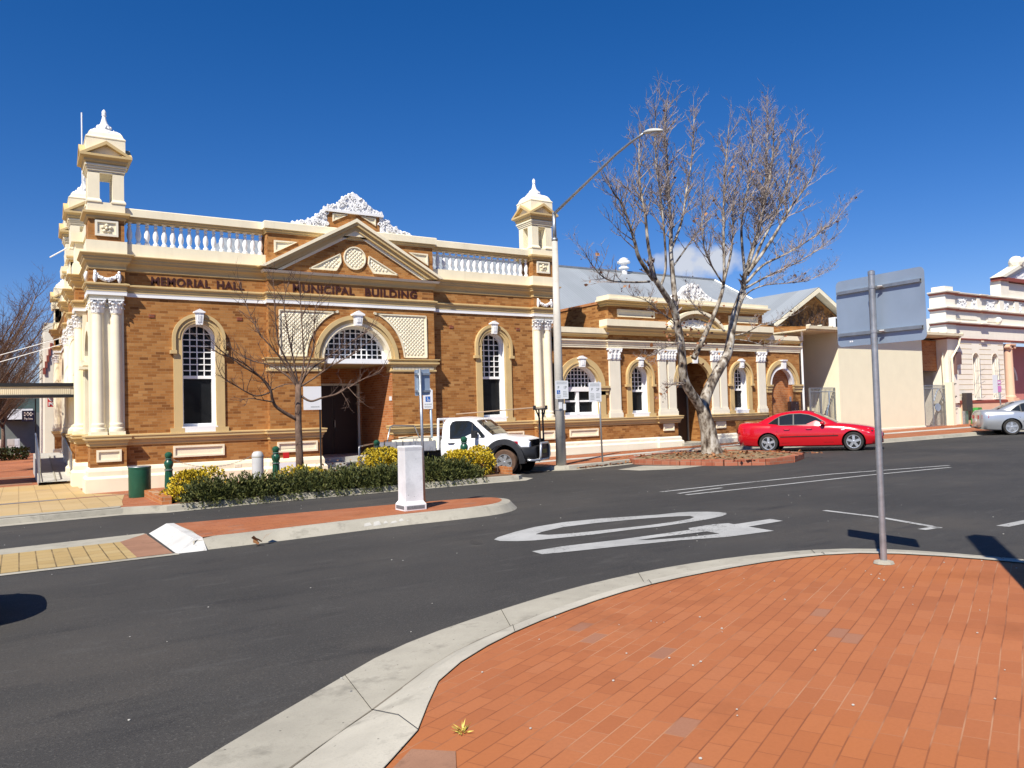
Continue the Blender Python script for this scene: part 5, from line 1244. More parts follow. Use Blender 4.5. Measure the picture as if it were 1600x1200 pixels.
b = MB(); b.box(-1.2, 8, 92, 100, -2, 3.2); b.build('wall', SIGNK, sb)
b = MB(); b.box(-1.3, 1.2, 89.5, 89.8, 2.55, 3.55); b.build('fascia', SIGNW, sb)
b = MB(); b.box(-1.3, 1.2, 89.8, 92, 2.4, 2.56); b.build('verandah', BLACK, sb)
for i, (x, col) in enumerate(((-2.6, (.6, .55, .2)), (-1.9, (.6, .25, .15)), (-1.5, (.65, .6, .5)), (-.6, (.55, .5, .45)), (-.2, (.6, .6, .62)))):
    b = MB(); yq = 84+i*1.5; zq = gz(x, yq)+KB; b.box(x-.3, x+.3, yq, yq+.4, zq, zq+1.5); b.box(x-.22, x+.22, yq-.02, yq, zq+.9, zq+1.4)
    tag(b.build('shop_display', plain('display%d' % i, col, .6)), ['yellow upright board outside the far shops', 'orange upright board outside the far shops', 'cream upright board outside the far shops', 'beige upright board outside the far shops', 'pale grey upright board outside the far shops'][i], 'display board', 'display boards outside far shops')
for i, (x, y, h) in enumerate(((-2.4, 62, 2.6), (-1.9, 66, 3.6), (-1.5, 72, 2.9))):
    z = gz(x, y)+KB; t = thing('street_post', ['grey street post nearest on the mall, left edge', 'tall grey street post between the two shorter posts', 'grey street post farthest along the mall'][i], 'post', (x, y, z), 0, 'grey posts along the mall')
    b = MB(); b.tube([(0, 0, 0), (0, 0, h)], .09, 8); b.build('pole', GALV, t); b = MB(); b.sq([(.16, 0), (.16, .3), (.1, .34)], (0, 0, 0)); b.build('base', GALV, t)
hb = MB(); q = []
for i in range(26): q.append((-9+i*18, 300 if i % 2 else 320))
hp = [(-700, 640), (700, 640)]
NXH = 60; rowa, rowb, rowc = [], [], []
for i in range(NXH+1):
    x = -800+i*1900/NXH; n_ = noise.noise(Vector((x*.006, 1.3, 0)))*14+noise.noise(Vector((x*.03, 7, 0)))*4
    rowa.append(hb.v((x, 560, -12))); rowb.append(hb.v((x, 760, 9+n_*.7+(11 if x < 120 else 0)))); rowc.append(hb.v((x, 1000, 8+n_)))
for i in range(NXH):
    hb.bm.faces.new((rowa[i], rowa[i+1], rowb[i+1], rowb[i])); hb.bm.faces.new((rowb[i], rowb[i+1], rowc[i+1], rowc[i]))
struct(hb.build('hills', HILL, smooth=True))
# ================================================================ VEHICLES
def interp(keys, x):
    """catmull-rom through (x, value) keys"""
    if x <= keys[0][0]: return keys[0][1]
    if x >= keys[-1][0]: return keys[-1][1]
    i = max(j for j in range(len(keys)) if keys[j][0] <= x); i = min(i, len(keys)-2)
    (x1, y1), (x2, y2) = keys[i], keys[i+1]
    m1 = (y2-keys[i-1][1])/(x2-keys[i-1][0]) if i > 0 else (y2-y1)/(x2-x1)
    m2 = (keys[i+2][1]-y1)/(keys[i+2][0]-x1) if i < len(keys)-2 else (y2-y1)/(x2-x1)
    s = (y2-y1)/(x2-x1)
    if s == 0: m1 = m2 = 0
    else: m1 = max(-3*abs(s), min(3*abs(s), m1)) if m1*s > 0 else 0; m2 = max(-3*abs(s), min(3*abs(s), m2)) if m2*s > 0 else 0
    h = x2-x1; t = (x-x1)/h
    return (2*t**3-3*t**2+1)*y1+(t**3-2*t**2+t)*h*m1+(-2*t**3+3*t**2)*y2+(t**3-t**2)*h*m2
def lerp_list(P, f): return P[0]*(1-f)+P[1]*f
class Body:
    def __init__(s, T): s.T = T          # dict of key lists: zb wb zm wm zs ws zt wt
    def ring(s, x):
        g = lambda k: interp(s.T[k], x)
        zb, wb, zm, wm, zs, ws, zt, wt = (g(k) for k in ('zb', 'wb', 'zm', 'wm', 'zs', 'ws', 'zt', 'wt'))
        return [(0, zb), (wb*.9, zb), (wb, zb+.04), (lerp_list((wb, wm), .75), lerp_list((zb, zm), .5)), (wm, zm), (lerp_list((wm, ws), .45), lerp_list((zm, zs), .6)), (ws, zs), (lerp_list((ws, wt), .5), lerp_list((zs, zt), .7)), (wt, zt-.008), (wt*.55, zt+.006), (0, zt+.012)]
    def side(s, x, z):
        r = s.ring(x)
        for (w0, z0), (w1, z1) in zip(r[2:], r[3:]):
            if z0 <= z <= z1 and z1 > z0: return w0+(w1-w0)*(z-z0)/(z1-z0)
        return r[6][0]
    def mesh(s, x0, x1, n=64):
        b = MB(); rows = []
        for i in range(n+1):
            t = i/n; t = t-.9*math.sin(2*math.pi*t)/(2*math.pi)*.5
            x = x0+(x1-x0)*t; r = s.ring(x)
            pts = [(x, -w, z) for w, z in r[::-1][:-1]] + [(x, w, z) for w, z in r[:-1]]
            pts = [(x, 0, r[-1][1])] + [(x, w, z) for w, z in r[::-1][1:-1]] + [(x, 0, r[0][1])] + [(x, -w, z) for w, z in r[1:-1]]
            rows.append([b.v(p) for p in pts])
        m = len(rows[0])
        for a, c in zip(rows, rows[1:]):
            for j in range(m): b.bm.faces.new((a[j], a[(j+1) % m], c[(j+1) % m], c[j]))
        b.bm.faces.new(rows[0]); b.bm.faces.new(rows[-1][::-1]); return b
def cut(o, cutters):
    """boolean the wheel arches out of a closed body"""
    for c in cutters:
        md = o.modifiers.new('b', 'BOOLEAN'); md.operation = 'DIFFERENCE'; md.object = c; md.solver = 'EXACT'
    dg = bpy.context.evaluated_depsgraph_get(); me = bpy.data.meshes.new_from_object(o.evaluated_get(dg))
    o.modifiers.clear(); old = o.data; o.data = me; bpy.data.meshes.remove(old)
    for c in cutters: bpy.data.objects.remove(c)
    for p in o.data.polygons: p.use_smooth = True
    o.data.set_sharp_from_angle(angle=RAD(32)); return o
def cyl_y(x, z, r, y0, y1, n=32):
    b = MB(); b.lathe([(r, y0), (r, y1)], (0, 0, 0), n, Matrix.Rotation(-math.pi/2, 4, 'X')); 
    for v in b.bm.verts: v.co += Vector((x, 0, z))
    return b.build('cutter', DARK)
def wheel(par, x, y, r, rim, wdt, sgn, tyremat, spokes=5, name='wheel'):
    M = Matrix.Translation((x, y, r)) @ Matrix.Rotation(-math.pi/2*sgn, 4, 'X')
    def L(b, prof, n=28):
        s_ = MB(); s_.lathe(prof, (0, 0, 0), n)
        for v in s_.bm.verts: v.co = M @ v.co
        me = bpy.data.meshes.new('t'); s_.bm.to_mesh(me); s_.bm.free(); b.bm.from_mesh(me); bpy.data.meshes.remove(me)
    h = wdt/2
    b = MB(); L(b, [(rim, -h*.8), (r*.93, -h), (r*.99, -h*.75), (r, -h*.4), (r, h*.4), (r*.99, h*.75), (r*.93, h*.98), (rim*1.04, h*.86), (rim, h*.7)])
    w_ = b.build(name, tyremat, par, smooth=True, ang=35)
    b = MB(); L(b, [(rim*1.02, h*.35), (rim*1.02, h*.85), (rim*.94, h*.86), (rim*.90, h*.3), (rim*.2, h*.25), (.02, h*.25)]); b.build('rim_well', BLACK, w_, smooth=True, ang=35)
    b = MB(); L(b, [(rim*1.03, h*.7), (rim*1.03, h*.9), (rim*.93, h*.88), (rim*.9, h*.7)]); L(b, [(rim*.24, h*.3), (rim*.24, h*.8), (rim*.12, h*.9), (.01, h*.92)])
    for k in range(spokes):
        a = 2*math.pi*k/spokes+.3; ca, sa = math.cos(a), math.sin(a)
        def pt(rad, t, z): return M @ Vector((ca*rad-sa*t, sa*rad+ca*t, z))
        w0, w1 = rim*.17, rim*.20 if spokes == 5 else rim*.22
        q = [pt(rim*.15, -w0, h*.86), pt(rim*.15, w0, h*.86), pt(rim*.95, w1, h*.8), pt(rim*.95, -w1, h*.8)]; q2 = [pt(rim*.15, -w0, h*.5), pt(rim*.15, w0, h*.5), pt(rim*.95, w1, h*.5), pt(rim*.95, -w1, h*.5)]
        b.face(q)
        for i in range(4): b.face([q[i], q[(i+1) % 4], q2[(i+1) % 4], q2[i]])
    b.build('rim', RIM, w_, smooth=True, ang=35); return w_
def sidestrip(b, body, pts, wid, off=.004, sgn=-1):
    """thin band lying on the body side following (x,z) points"""
    for (xa, za), (xb, zb) in zip(pts, pts[1:]):
        d = Vector((xb-xa, zb-za)).normalized(); n_ = Vector((-d.y, d.x))*wid/2
        q = [(xa+n_.x, za+n_.y), (xb+n_.x, zb+n_.y), (xb-n_.x, zb-n_.y), (xa-n_.x, za-n_.y)]
        b.face([(x, sgn*(body.side(x, z)+off), z) for x, z in q])
def place_vehicle(o, x, y, heading, lift=0):
    n_ = Vector((-.012, .0134, 1)).normalized(); h = Vector((math.cos(heading), math.sin(heading), 0)); h = (h-n_*h.dot(n_)).normalized(); s_ = n_.cross(h)
    M = Matrix((h, s_, n_)).transposed().to_4x4(); M.translation = (x, y, gz(x, y)+lift); o.matrix_world = M
def sedan(name, label, paint, group=None):
    t = thing(name, label, 'car', group=group)
    WB = 2.83
    B = Body(dict(
        zb=[(-1.14, .36), (-1.05, .27), (-.6, .21), (0, .19), (2.8, .18), (3.4, .20), (3.74, .25)],
        wb=[(-1.14, .50), (-1.05, .66), (-.8, .78), (0, .84), (1.5, .86), (2.83, .84), (3.3, .77), (3.6, .60), (3.74, .40)],
        zm=[(-1.14, .60), (0, .62), (3, .60), (3.74, .48)],
        wm=[(-1.14, .58), (-1.06, .76), (-.8, .875), (-.3, .915), (.5, .925), (1.5, .925), (2.8, .92), (3.2, .88), (3.5, .76), (3.66, .62), (3.74, .44)],
        zs=[(-1.14, .84), (-1.0, .90), (-.5, .925), (.4, .915), (1.5, .885), (2.3, .86), (2.9, .80), (3.4, .71), (3.74, .58)],
        ws=[(-1.14, .55), (-1.06, .72), (-.8, .83), (-.3, .875), (.5, .885), (1.5, .885), (2.8, .86), (3.2, .80), (3.5, .68), (3.66, .54), (3.74, .38)],
        zt=[(-1.14, .93), (-1.0, 1.06), (-.6, 1.075), (.0, 1.04), (.6, .99), (1.6, .95), (2.1, .985), (2.5, .955), (3.0, .885), (3.4, .80), (3.62, .70), (3.74, .60)],
        wt=[(-1.14, .46), (-1.0, .62), (-.6, .70), (.3, .74), (1.8, .74), (2.4, .72), (3.0, .66), (3.4, .56), (3.62, .44), (3.74, .30)]))
    body = B.mesh(-1.14, 3.74).build('body', paint, t)
    cut(body, [cyl_y(x, .325, .385, y0, y1) for x in (0, WB) for y0, y1 in ((-1.1, -.62), (.62, 1.1))])
    top = [(-.48, 1.05), (-.3, 1.125), (.0, 1.265), (.3, 1.375), (.7, 1.435), (1.1, 1.45), (1.45, 1.405), (1.8, 1.255), (2.15, 1.07), (2.30, .985)]
    b = MB(); rows = []
    def wz(x, z): 
        base = interp([(-.62, .66), (0, .80), (.6, .845), (1.6, .85), (2.0, .80), (2.36, .70)], x); return base-(z-.93)*.50
    for i in range(41):
        x = -.48+2.78*i/40; zt = interp(top, x); w0, w1 = wz(x, .90), wz(x, zt)
        P = [(0, .88), (w0, .90), (wz(x, lerp_list((.9, zt), .5)), lerp_list((.9, zt), .5)), (w1, zt-.055), (w1-.05, zt-.018), (w1*.6, zt), (0, zt+.012)]
        rows.append([b.v((x, 0, P[-1][1]))]+[b.v((x, w, z)) for w, z in P[::-1][1:-1]]+[b.v((x, 0, P[0][1]))]+[b.v((x, -w, z)) for w, z in P[1:-1]])
    m = len(rows[0])
    for a, c in zip(rows, rows[1:]):
        for j in range(m): b.bm.faces.new((a[j], a[(j+1) % m], c[(j+1) % m], c[j]))
    b.bm.faces.new(rows[0]); b.bm.faces.new(rows[-1][::-1])
    b.build('roof', paint, t, smooth=True, ang=40)
    for sg in (-1, 1):
        dlo = [(-.02, .99), (.08, 1.07), (.24, 1.18), (.44, 1.285), (.74, 1.345), (1.12, 1.35), (1.40, 1.30), (1.66, 1.195), (1.93, 1.02), (1.94, .955), (1.0, .955), (.4, .955), (.06, .965)]
        g = MB(); g.fill([dlo], lambda x, z: (x, sg*(wz(x, z)+.012), z)); g.build('side_window', CGLASS, t)
        g = MB()
        for x0, x1 in (((.86, .955), (.86, 1.33)), ((.36, .955), (.36, 1.235))): g.face([(x0[0], sg*(wz(*x0)+.016), x0[1]), (x0[0]+.05, sg*(wz(*x0)+.016), x0[1]), (x1[0]+.04, sg*(wz(*x1)+.016), x1[1]), (x1[0], sg*(wz(*x1)+.016), x1[1])])
        N = len(dlo)
        for i in range(N):
            p, q = Vector(dlo[i]), Vector(dlo[(i+1) % N]); d = (q-p).normalized(); n_ = Vector((-d.y, d.x))*.011
            g.face([(v.x, sg*(wz(v.x, v.y)+.017), v.y) for v in (p+n_, q+n_, q-n_, p-n_)])
        g.build('window_trim', BLACK, t)
        mir = MB(); mir.blob((1.86, sg*.97, .99), .11, 2, (.75, .9, .62)); mir.box(1.82, 1.9, min(sg*.82, sg*.93), max(sg*.82, sg*.93), .93, .98); mir.build('mirror', paint, t, smooth=True)
        st = MB()
        sidestrip(st, B, [(.42, .545), (1.1, .545), (2.35, .545)], .03, .012, sg)
        st.build('rub_strip', BLACK, t)
        st = MB()
        for P in ([(1.02, .30), (1.0, .6), (.94, .93)], [(2.18, .30), (2.2, .6), (2.12, .90)], [(.42, .58), (.30, .75), (.16, .95)], [(.45, .32), (2.17, .32)], [(3.1, .72), (2.3, .86), (2.1, .9)]): sidestrip(st, B, P, .010, .002, sg)
        st.build('door_seam', DARK, t)
        h = MB()
        for x in (.55, 1.30): h.tube([(x, sg*(B.side(x, .80)+.0), .80), (x+.03, sg*(B.side(x, .80)+.03), .80), (x+.18, sg*(B.side(x, .80)+.03), .80), (x+.21, sg*(B.side(x, .80)), .80)], .014, 6)
        h.build('door_handle', paint, t)
        hl = MB(); hl.fill([[(3.10, .70), (3.30, .755), (3.50, .72), (3.62, .64), (3.56, .60), (3.32, .61)]], lambda x, z: (x, sg*(B.side(x, z)+.006), z)); hl.build('headlight', LAMPC, t)
        hl = MB(); hl.blob((3.42, sg*(B.side(3.42, .67)), .67), .035, 2); hl.build('headlight_bulb', BLACK, t, smooth=True)
        tl = MB(); tl.fill([[(-1.06, .72), (-.82, .74), (-.80, .86), (-1.05, .87)]], lambda x, z: (x, sg*(B.side(x, z)+.006), z)); tl.box(-1.155, -1.13, *sorted((sg*.32, sg*.58)), .70, .86); tl.build('tail_light', TAIL, t)
        am = MB(); am.fill([[(2.45, .73), (2.56, .735), (2.56, .765), (2.45, .76)]], lambda x, z: (x, sg*(B.side(x, z)+.006), z)); am.build('side_repeater', LAMPC, t)
        for x in (0, WB): wheel(t, x, sg*.80, .325, .225, .22, sg, RUB)
        ar = MB()
        for x in (0, WB): ar.lathe([(.384, .60), (.384, .62), (.02, .62)], (0, 0, 0), 26, Matrix.Translation((x, 0, .325)) @ Matrix.Rotation(-math.pi/2*sg, 4, 'X'))
        ar.build('wheel_arch', DARK, t)
    g = MB()
    def glass_row(xs):
        R_ = []
        for x in xs:
            zt = interp(top, x)+.013; w1 = wz(x, zt)-.10; R_.append([(x, -w1, zt-.02), (x, -w1*.5, zt), (x, w1*.5, zt), (x, w1, zt-.02)])
        for a, c in zip(R_, R_[1:]):
            for i in range(3): g.face([a[i], a[i+1], c[i+1], c[i]])
    glass_row([1.56, 1.7, 1.85, 2.0, 2.15, 2.28]); g.build('windscreen', CGLASS, t)
    g = MB(); glass_row([-.40, -.28, -.1, .08, .24]); g.build('rear_window', CGLASS, t)
    gr = MB(); gr.box(3.70, 3.75, -.32, .32, .46, .56); gr.box(3.66, 3.73, -.5, .5, .30, .40); gr.build('grille', BLACK, t)
    pl = MB(); pl.box(-1.165, -1.14, -.2, .2, .60, .70); pl.build('number_plate', SIGNW, t)
    bp_ = MB(); bp_.tube([(-1.1, .62, .33), (-1.17, 0, .33), (-1.1, -.62, .33)], .02, 6); bp_.build('bumper_trim', BLACK, t)
    return t
red = sedan('sedan', 'shiny red sedan parked nose out by the bare plane tree', RED)
HD = RAD(-59)
place_vehicle(red, 23.66, 19.68, HD)
sil = copy_tree(red); sil['label'] = 'silver sedan at the right edge in front of the pink building'
for ch in sil.children_recursive:
    if ch.data.materials and ch.data.materials[0].name == 'car_red': ch.data = ch.data.copy(); ch.data.materials[0] = SILV
place_vehicle(sil, 35.8, 17.4, RAD(-50))
b = MB(); b.tube([(-1.1, 0, .36), (-1.32, 0, .36)], .03, 6); b.blob((-1.33, 0, .41), .04, 2); b.build('tow_ball', BLACK, sil)
blu = copy_tree(red); blu['label'] = 'dark blue sedan added out of view left of the corner to cast the rounded shadow'  # car inferred from the rounded shadow, added outside the view
for ch in blu.children_recursive:
    if ch.data.materials and ch.data.materials[0].name == 'car_red': ch.data = ch.data.copy(); ch.data.materials[0] = BLUEC
place_vehicle(blu, -3.93, 9.35, 0)

# ---- white tray-back utility
U = thing('tray_utility', 'white single cab utility with black guards, bull bar and aluminium tray', 'ute')
UB = Body(dict(
    zb=[(.95, .46), (2.3, .46), (3.4, .50), (3.72, .62)],
    wb=[(.95, .80), (2.6, .80), (3.3, .76), (3.72, .60)],
    zm=[(.95, .80), (3.0, .84), (3.72, .82)],
    wm=[(.95, .865), (2.0, .87), (2.6, .87), (3.2, .85), (3.5, .79), (3.72, .66)],
    zs=[(.95, 1.06), (2.3, 1.06), (3.0, 1.04), (3.5, .99), (3.72, .92)],
    ws=[(.95, .84), (2.4, .845), (3.1, .83), (3.5, .76), (3.72, .62)],
    zt=[(.95, 1.12), (2.3, 1.14), (2.7, 1.155), (3.2, 1.12), (3.55, 1.05), (3.72, .96)],
    wt=[(.95, .74), (2.4, .74), (2.8, .72), (3.3, .66), (3.72, .48)]))
body = UB.mesh(.95, 3.72).build('body', CARW, U); cut(body, [cyl_y(3.0, .40, .49, -1.2, -.55), cyl_y(3.0, .40, .49, .55, 1.2)])
utop = [(.98, 1.60), (1.04, 1.70), (1.2, 1.745), (1.55, 1.755), (1.85, 1.72), (2.02, 1.66), (2.3, 1.42), (2.62, 1.15)]
def uw(x, z): return interp([(.98, .83), (2.1, .84), (2.62, .76)], x)-(z-1.08)*.24
b = MB(); rows = []
for i in range(37):
    x = .98+1.64*i/36; zt = interp(utop, x); w1 = uw(x, zt)
    P = [(0, 1.0), (uw(x, 1.05), 1.04), (uw(x, (1.04+zt)/2), (1.04+zt)/2), (w1, zt-.07), (w1-.05, zt-.02), (w1*.6, zt), (0, zt+.012)]
    rows.append([b.v((x, 0, P[-1][1]))]+[b.v((x, w, z)) for w, z in P[::-1][1:-1]]+[b.v((x, 0, P[0][1]))]+[b.v((x, -w, z)) for w, z in P[1:-1]])
m = len(rows[0])
for a, c in zip(rows, rows[1:]):
    for j in range(m): b.bm.faces.new((a[j], a[(j+1) % m], c[(j+1) % m], c[j]))
b.bm.faces.new(rows[0]); b.bm.faces.new(rows[-1][::-1]); b.build('cab', CARW, U, smooth=True, ang=38)
for sg in (-1, 1):
    g = MB(); dl_ = [(1.26, 1.125), (1.24, 1.5), (1.30, 1.61), (1.42, 1.64), (1.85, 1.63), (1.98, 1.575), (2.2, 1.38), (2.38, 1.17), (2.36, 1.125)]
    g.fill([dl_], lambda x, z: (x, sg*(uw(x, z)+.012), z)); g.build('side_window', CGLASS, U)
    g = MB(); g.face([(1.96, sg*(uw(1.96, 1.13)+.017), 1.13), (2.0, sg*(uw(1.96, 1.13)+.017), 1.13), (2.0, sg*(uw(2.0, 1.55)+.017), 1.55), (1.96, sg*(uw(1.96, 1.57)+.017), 1.57)])
    N = len(dl_)
    for i in range(N):
        p, q = Vector(dl_[i]), Vector(dl_[(i+1) % N]); d = (q-p).normalized(); n_ = Vector((-d.y, d.x))*.012
        g.face([(v.x, sg*(uw(v.x, v.y)+.018), v.y) for v in (p+n_, q+n_, q-n_, p-n_)])
    g.build('window_trim', BLACK, U)
    mr = MB(); mr.box(2.08, 2.2, *sorted((sg*.90, sg*1.12)), 1.12, 1.34); mr.box(2.12, 2.17, *sorted((sg*.82, sg*.95)), 1.14, 1.19); mr.build('mirror', BLACK, U)
    se = MB()
    for P in ([(2.36, .52), (2.38, 1.1)], [(1.12, .52), (1.10, 1.1)], [(1.12, .53), (2.3, .53)]): sidestrip(se, UB, P, .012, .003, sg)
    se.build('door_seam', DARK, U)
    h = MB(); h.tube([(1.2, sg*(UB.side(1.2, .98)), .98), (1.23, sg*(UB.side(1.2, .98)+.035), .98), (1.38, sg*(UB.side(1.2, .98)+.035), .98), (1.41, sg*UB.side(1.2, .98), .98)], .016, 6); h.build('door_handle', BLACK, U)
    fl = MB(); n = 22; A0 = [(3.0+.50*math.cos(RAD(a)), .40+.50*math.sin(RAD(a))) for a in [188-196*i/n for i in range(n+1)]]; A1 = [(3.0+.66*math.cos(RAD(a)), .38+.68*math.sin(RAD(a))) for a in [184-188*i/n for i in range(n+1)]]
    for i in range(n):
        def q(p, o): return (p[0], sg*o, p[1])
        fl.face([q(A0[i], .955), q(A0[i+1], .955), q(A1[i+1], .93), q(A1[i], .93)]); fl.face([q(A0[i], .955), q(A0[i+1], .955), q(A0[i+1], .70), q(A0[i], .70)]); fl.face([q(A1[i], .93), q(A1[i+1], .93), q(A1[i+1], .78), q(A1[i], .78)])
    fl.build('wheel_flare', BLACK, U, smooth=True, ang=40, merge=True)
    ar = MB(); ar.lathe([(.48, .55), (.48, .57), (.02, .57)], (0, 0, 0), 26, Matrix.Translation((3.0, 0, .40)) @ Matrix.Rotation(-math.pi/2*sg, 4, 'X')); ar.build('wheel_arch', DARK, U)
    wheel(U, 3.0, sg*.76, .375, .235, .26, sg, DUSTR, 6); wheel(U, 0, sg*.76, .375, .235, .26, sg, DUSTR, 6)
    hl = MB(); hl.fill([[(3.28, 1.0), (3.5, .985), (3.68, .93), (3.66, .80), (3.5, .80), (3.34, .88)]], lambda x, z: (x, sg*(UB.side(x, z)+.008), z)); L_ = hl.build('headlight', LAMPC, U)
    am = MB(); am.fill([[(3.29, .985), (3.42, .975), (3.44, .87), (3.36, .885)]], lambda x, z: (x, sg*(UB.side(x, z)+.013), z)); am.build('indicator', TAIL, L_)
g = MB(); R_ = []
for x in (2.05, 2.2, 2.35, 2.5, 2.57):
    zt = interp(utop, x)+.014; w1 = uw(x, zt)-.10; R_.append([(x, -w1, zt-.02), (x, -w1*.5, zt), (x, w1*.5, zt), (x, w1, zt-.02)])
for a, c in zip(R_, R_[1:]):
    for i in range(3): g.face([a[i], a[i+1], c[i+1], c[i]])
g.build('windscreen', CGLASS, U)
b = MB(); BB = Body(dict(zb=[(3.3, .36), (3.9, .42)], wb=[(3.3, .84), (3.6, .80), (3.9, .55)], zm=[(3.3, .6), (3.9, .6)], wm=[(3.3, .92), (3.55, .88), (3.75, .78), (3.9, .6)], zs=[(3.3, .80), (3.9, .76)], ws=[(3.3, .88), (3.6, .83), (3.9, .58)], zt=[(3.3, .83), (3.9, .80)], wt=[(3.3, .80), (3.9, .5)]))
BB.mesh(3.42, 3.88, 14).build('front_bumper', BLACK, U, smooth=True, ang=40)
b = MB(); b.box(3.62, 3.76, -.50, .50, .80, 1.0); b.build('grille', DARK, U)
b = MB()
hoop = [(3.92, -.42, .36), (3.98, -.42, .5), (3.99, -.40, .78), (3.97, -.32, .88), (3.97, .32, .88), (3.99, .40, .78), (3.98, .42, .5), (3.92, .42, .36)]
b.tube(hoop, .038, 8); b.tube([(3.7, -.80, .42), (3.86, -.66, .40), (3.95, -.42, .40), (3.97, 0, .40), (3.95, .42, .40), (3.86, .66, .40), (3.7, .80, .42)], .036, 8); b.build('nudge_bar', RIM, U, smooth=True)
b = MB(); b.box(3.93, 3.96, -.38, .38, .42, .84); b.build('bar_plate', BLACK, U)
b = MB(); b.box(3.965, 3.975, -.19, .19, .58, .70); b.build('number_plate', plain('plate_yellow', (.20, .17, .03), .5), U)
b = MB(); 
for y in (-.16, .16): b.tube([(3.90, y, .80), (3.90, y, 1.88)], .028, 6); b.tube([(3.90, y*1.0, 1.62), (3.90, y*2.6, 1.87)], .024, 6)
b.box(3.86, 3.94, -.56, .56, 1.87, 1.92); b.box(3.86, 3.94, -.56, -.52, 1.87, 2.0); b.box(3.86, 3.94, .52, .56, 1.87, 2.0); b.build('front_rack', BLACK, U)
b = MB(); b.tube([(.95, .35, 1.86), (3.9, .30, 1.96)], .02, 6); b.build('timber_pole', plain('pole_timber', (.34, .24, .16), .7), U)
ALT = plain('tray_aluminium', (.42, .44, .46), .42, .1, 5, metal=.7)
b = MB(); b.box(-1.25, .82, -.92, .92, .78, .84)
for y0, y1 in ((-.93, -.90), (.90, .93)): b.box(-1.25, .82, y0, y1, .80, 1.08)
b.box(-1.27, -1.24, -.92, .92, .80, 1.08)
for x in (-1.2, -.55, .1, .78):
    for sg in (-1, 1): b.box(x-.03, x+.03, *sorted((sg*.93, sg*.955)), .78, 1.10)
b.build('tray', ALT, U)
b = MB()
for y in (-.86, .86): b.tube([(.86, y, .8), (.90, y, 1.72)], .04, 6)
b.tube([(.90, -.86, 1.72), (.90, .86, 1.72)], .04, 6)
for z in (1.2, 1.45): b.tube([(.88, -.86, z), (.88, .86, z)], .018, 6)
for y in (-.5, -.15, .2, .55): b.tube([(.88, y, .84), (.90, y, 1.72)], .015, 6)
b.build('headboard', FRAME, U)
b = MB(); b.box(-1.2, .7, -.35, .35, .55, .70); b.box(-.9, .9, -.5, .5, .60, .78); b.build('chassis', BLACK, U)
b = MB(); b.box(-.9, .55, -.55, .25, .845, 1.13); b.box(-.3, .5, -.75, -.58, .845, 1.16); b.box(.56, .75, -.6, .6, .845, 1.2); tb = b.build('load_boxes', CREAM2, U)
b = MB(); b.tube([(-.3, -.93, 1.12), (-.3, -.96, .8)], .012, 5); b.tube([(-.95, -.96, .82), (-.95, -.93, 1.12), (-.95, .93, 1.2)], .014, 5); b.build('strap', BLACK, U)
HU = RAD(-53); fx, fy = 12.16, 19.84
hx, hy = math.cos(HU), math.sin(HU); rx, ry = hy, -hx          # right-hand side of the ute
place_vehicle(U, fx-3.0*hx-rx*.76, fy-3.0*hy-ry*.76, HU)
# ================================================================ STREET FURNITURE
def at(x, y, k=KB): return gz(x, y)+k
# ---- foreground sign seen from behind
x, y = 7.18, 4.68; z0 = at(x, y); t = thing('road_sign', 'large grey sign back on a leaning galvanised pole on the near brick corner', 'sign', (x, y, z0))
b = MB(); b.tube([(0, 0, 0), (0, 0, 2.86)], .031, 14); b.lathe([(.034, 2.84), (.034, 2.875), (.02, 2.885)], (0, 0, 0), 14); b.build('pole', GALV, t, smooth=True, ang=40)
b = MB(); b.lathe([(.10, 0), (.09, .02), (.045, .03)], (0, 0, 0), 10); b.build('footing', CONC, t)
dl = Vector((.144, .9896, 0)); nn = Vector((.9896, -.144, 0))
def rrect(hw, hh, r, n=6):
    P = []
    for cx, cy, a0 in ((hw-r, hh-r, 0), (-hw+r, hh-r, 90), (-hw+r, -hh+r, 180), (hw-r, -hh+r, 270)): P += [(cx+r*math.cos(RAD(a0+90*i/n)), cy+r*math.sin(RAD(a0+90*i/n))) for i in range(n+1)]
    return P
zc = 2.92-z0
b = MB(); P = rrect(.53, .345, .055); b.prism(P, lambda u, v: Vector((0, 0, zc+v+.016*u))+dl*u+nn*.075, lambda u, v: Vector((0, 0, zc+v+.016*u))+dl*u+nn*.078); b.build('sign_plate', ALU, t)
for dz in (.215, -.225):
    b = MB()
    for off, hh in ((.072, .022), (.048, .014)):
        for s0, s1 in ((-.50, .50),):
            q = [Vector((0, 0, zc+dz+sg*hh+.016*u))+dl*u+nn*(off+o2) for u in (s0, s1) for sg in (-1, 1) for o2 in (0, .003)]
            idx = ((0, 1, 3, 2), (4, 6, 7, 5), (0, 2, 6, 4), (1, 5, 7, 3), (0, 4, 5, 1), (2, 3, 7, 6))
            for f in idx: b.face([q[i] for i in f])
    for sg in (-1, 1):
        q = [Vector((0, 0, zc+dz+sg*.014+.016*u))+dl*u+nn*o2 for u in (-.5, .5) for o2 in (.048, .074)]; b.face([q[0], q[1], q[3], q[2]])
    b.lathe([(.036, zc+dz-.014), (.036, zc+dz+.014)], (0, 0, 0), 12); b.tube([tuple(dl*-.05+nn*.02+Vector((0, 0, zc+dz))), tuple(dl*-.09+nn*.04+Vector((0, 0, zc+dz)))], .012, 6)
    b.build('mounting_rail', GALV, t)
b = MB(); 
for u in (.34, .365): b.prism([(u-.008, -.30), (u+.008, -.30), (u+.008, -.283), (u-.008, -.283)], lambda a, v: Vector((0, 0, zc+v))+dl*a+nn*.0735, lambda a, v: Vector((0, 0, zc+v))+dl*a+nn*.075)
b.build('sticker', SIGNW, t)
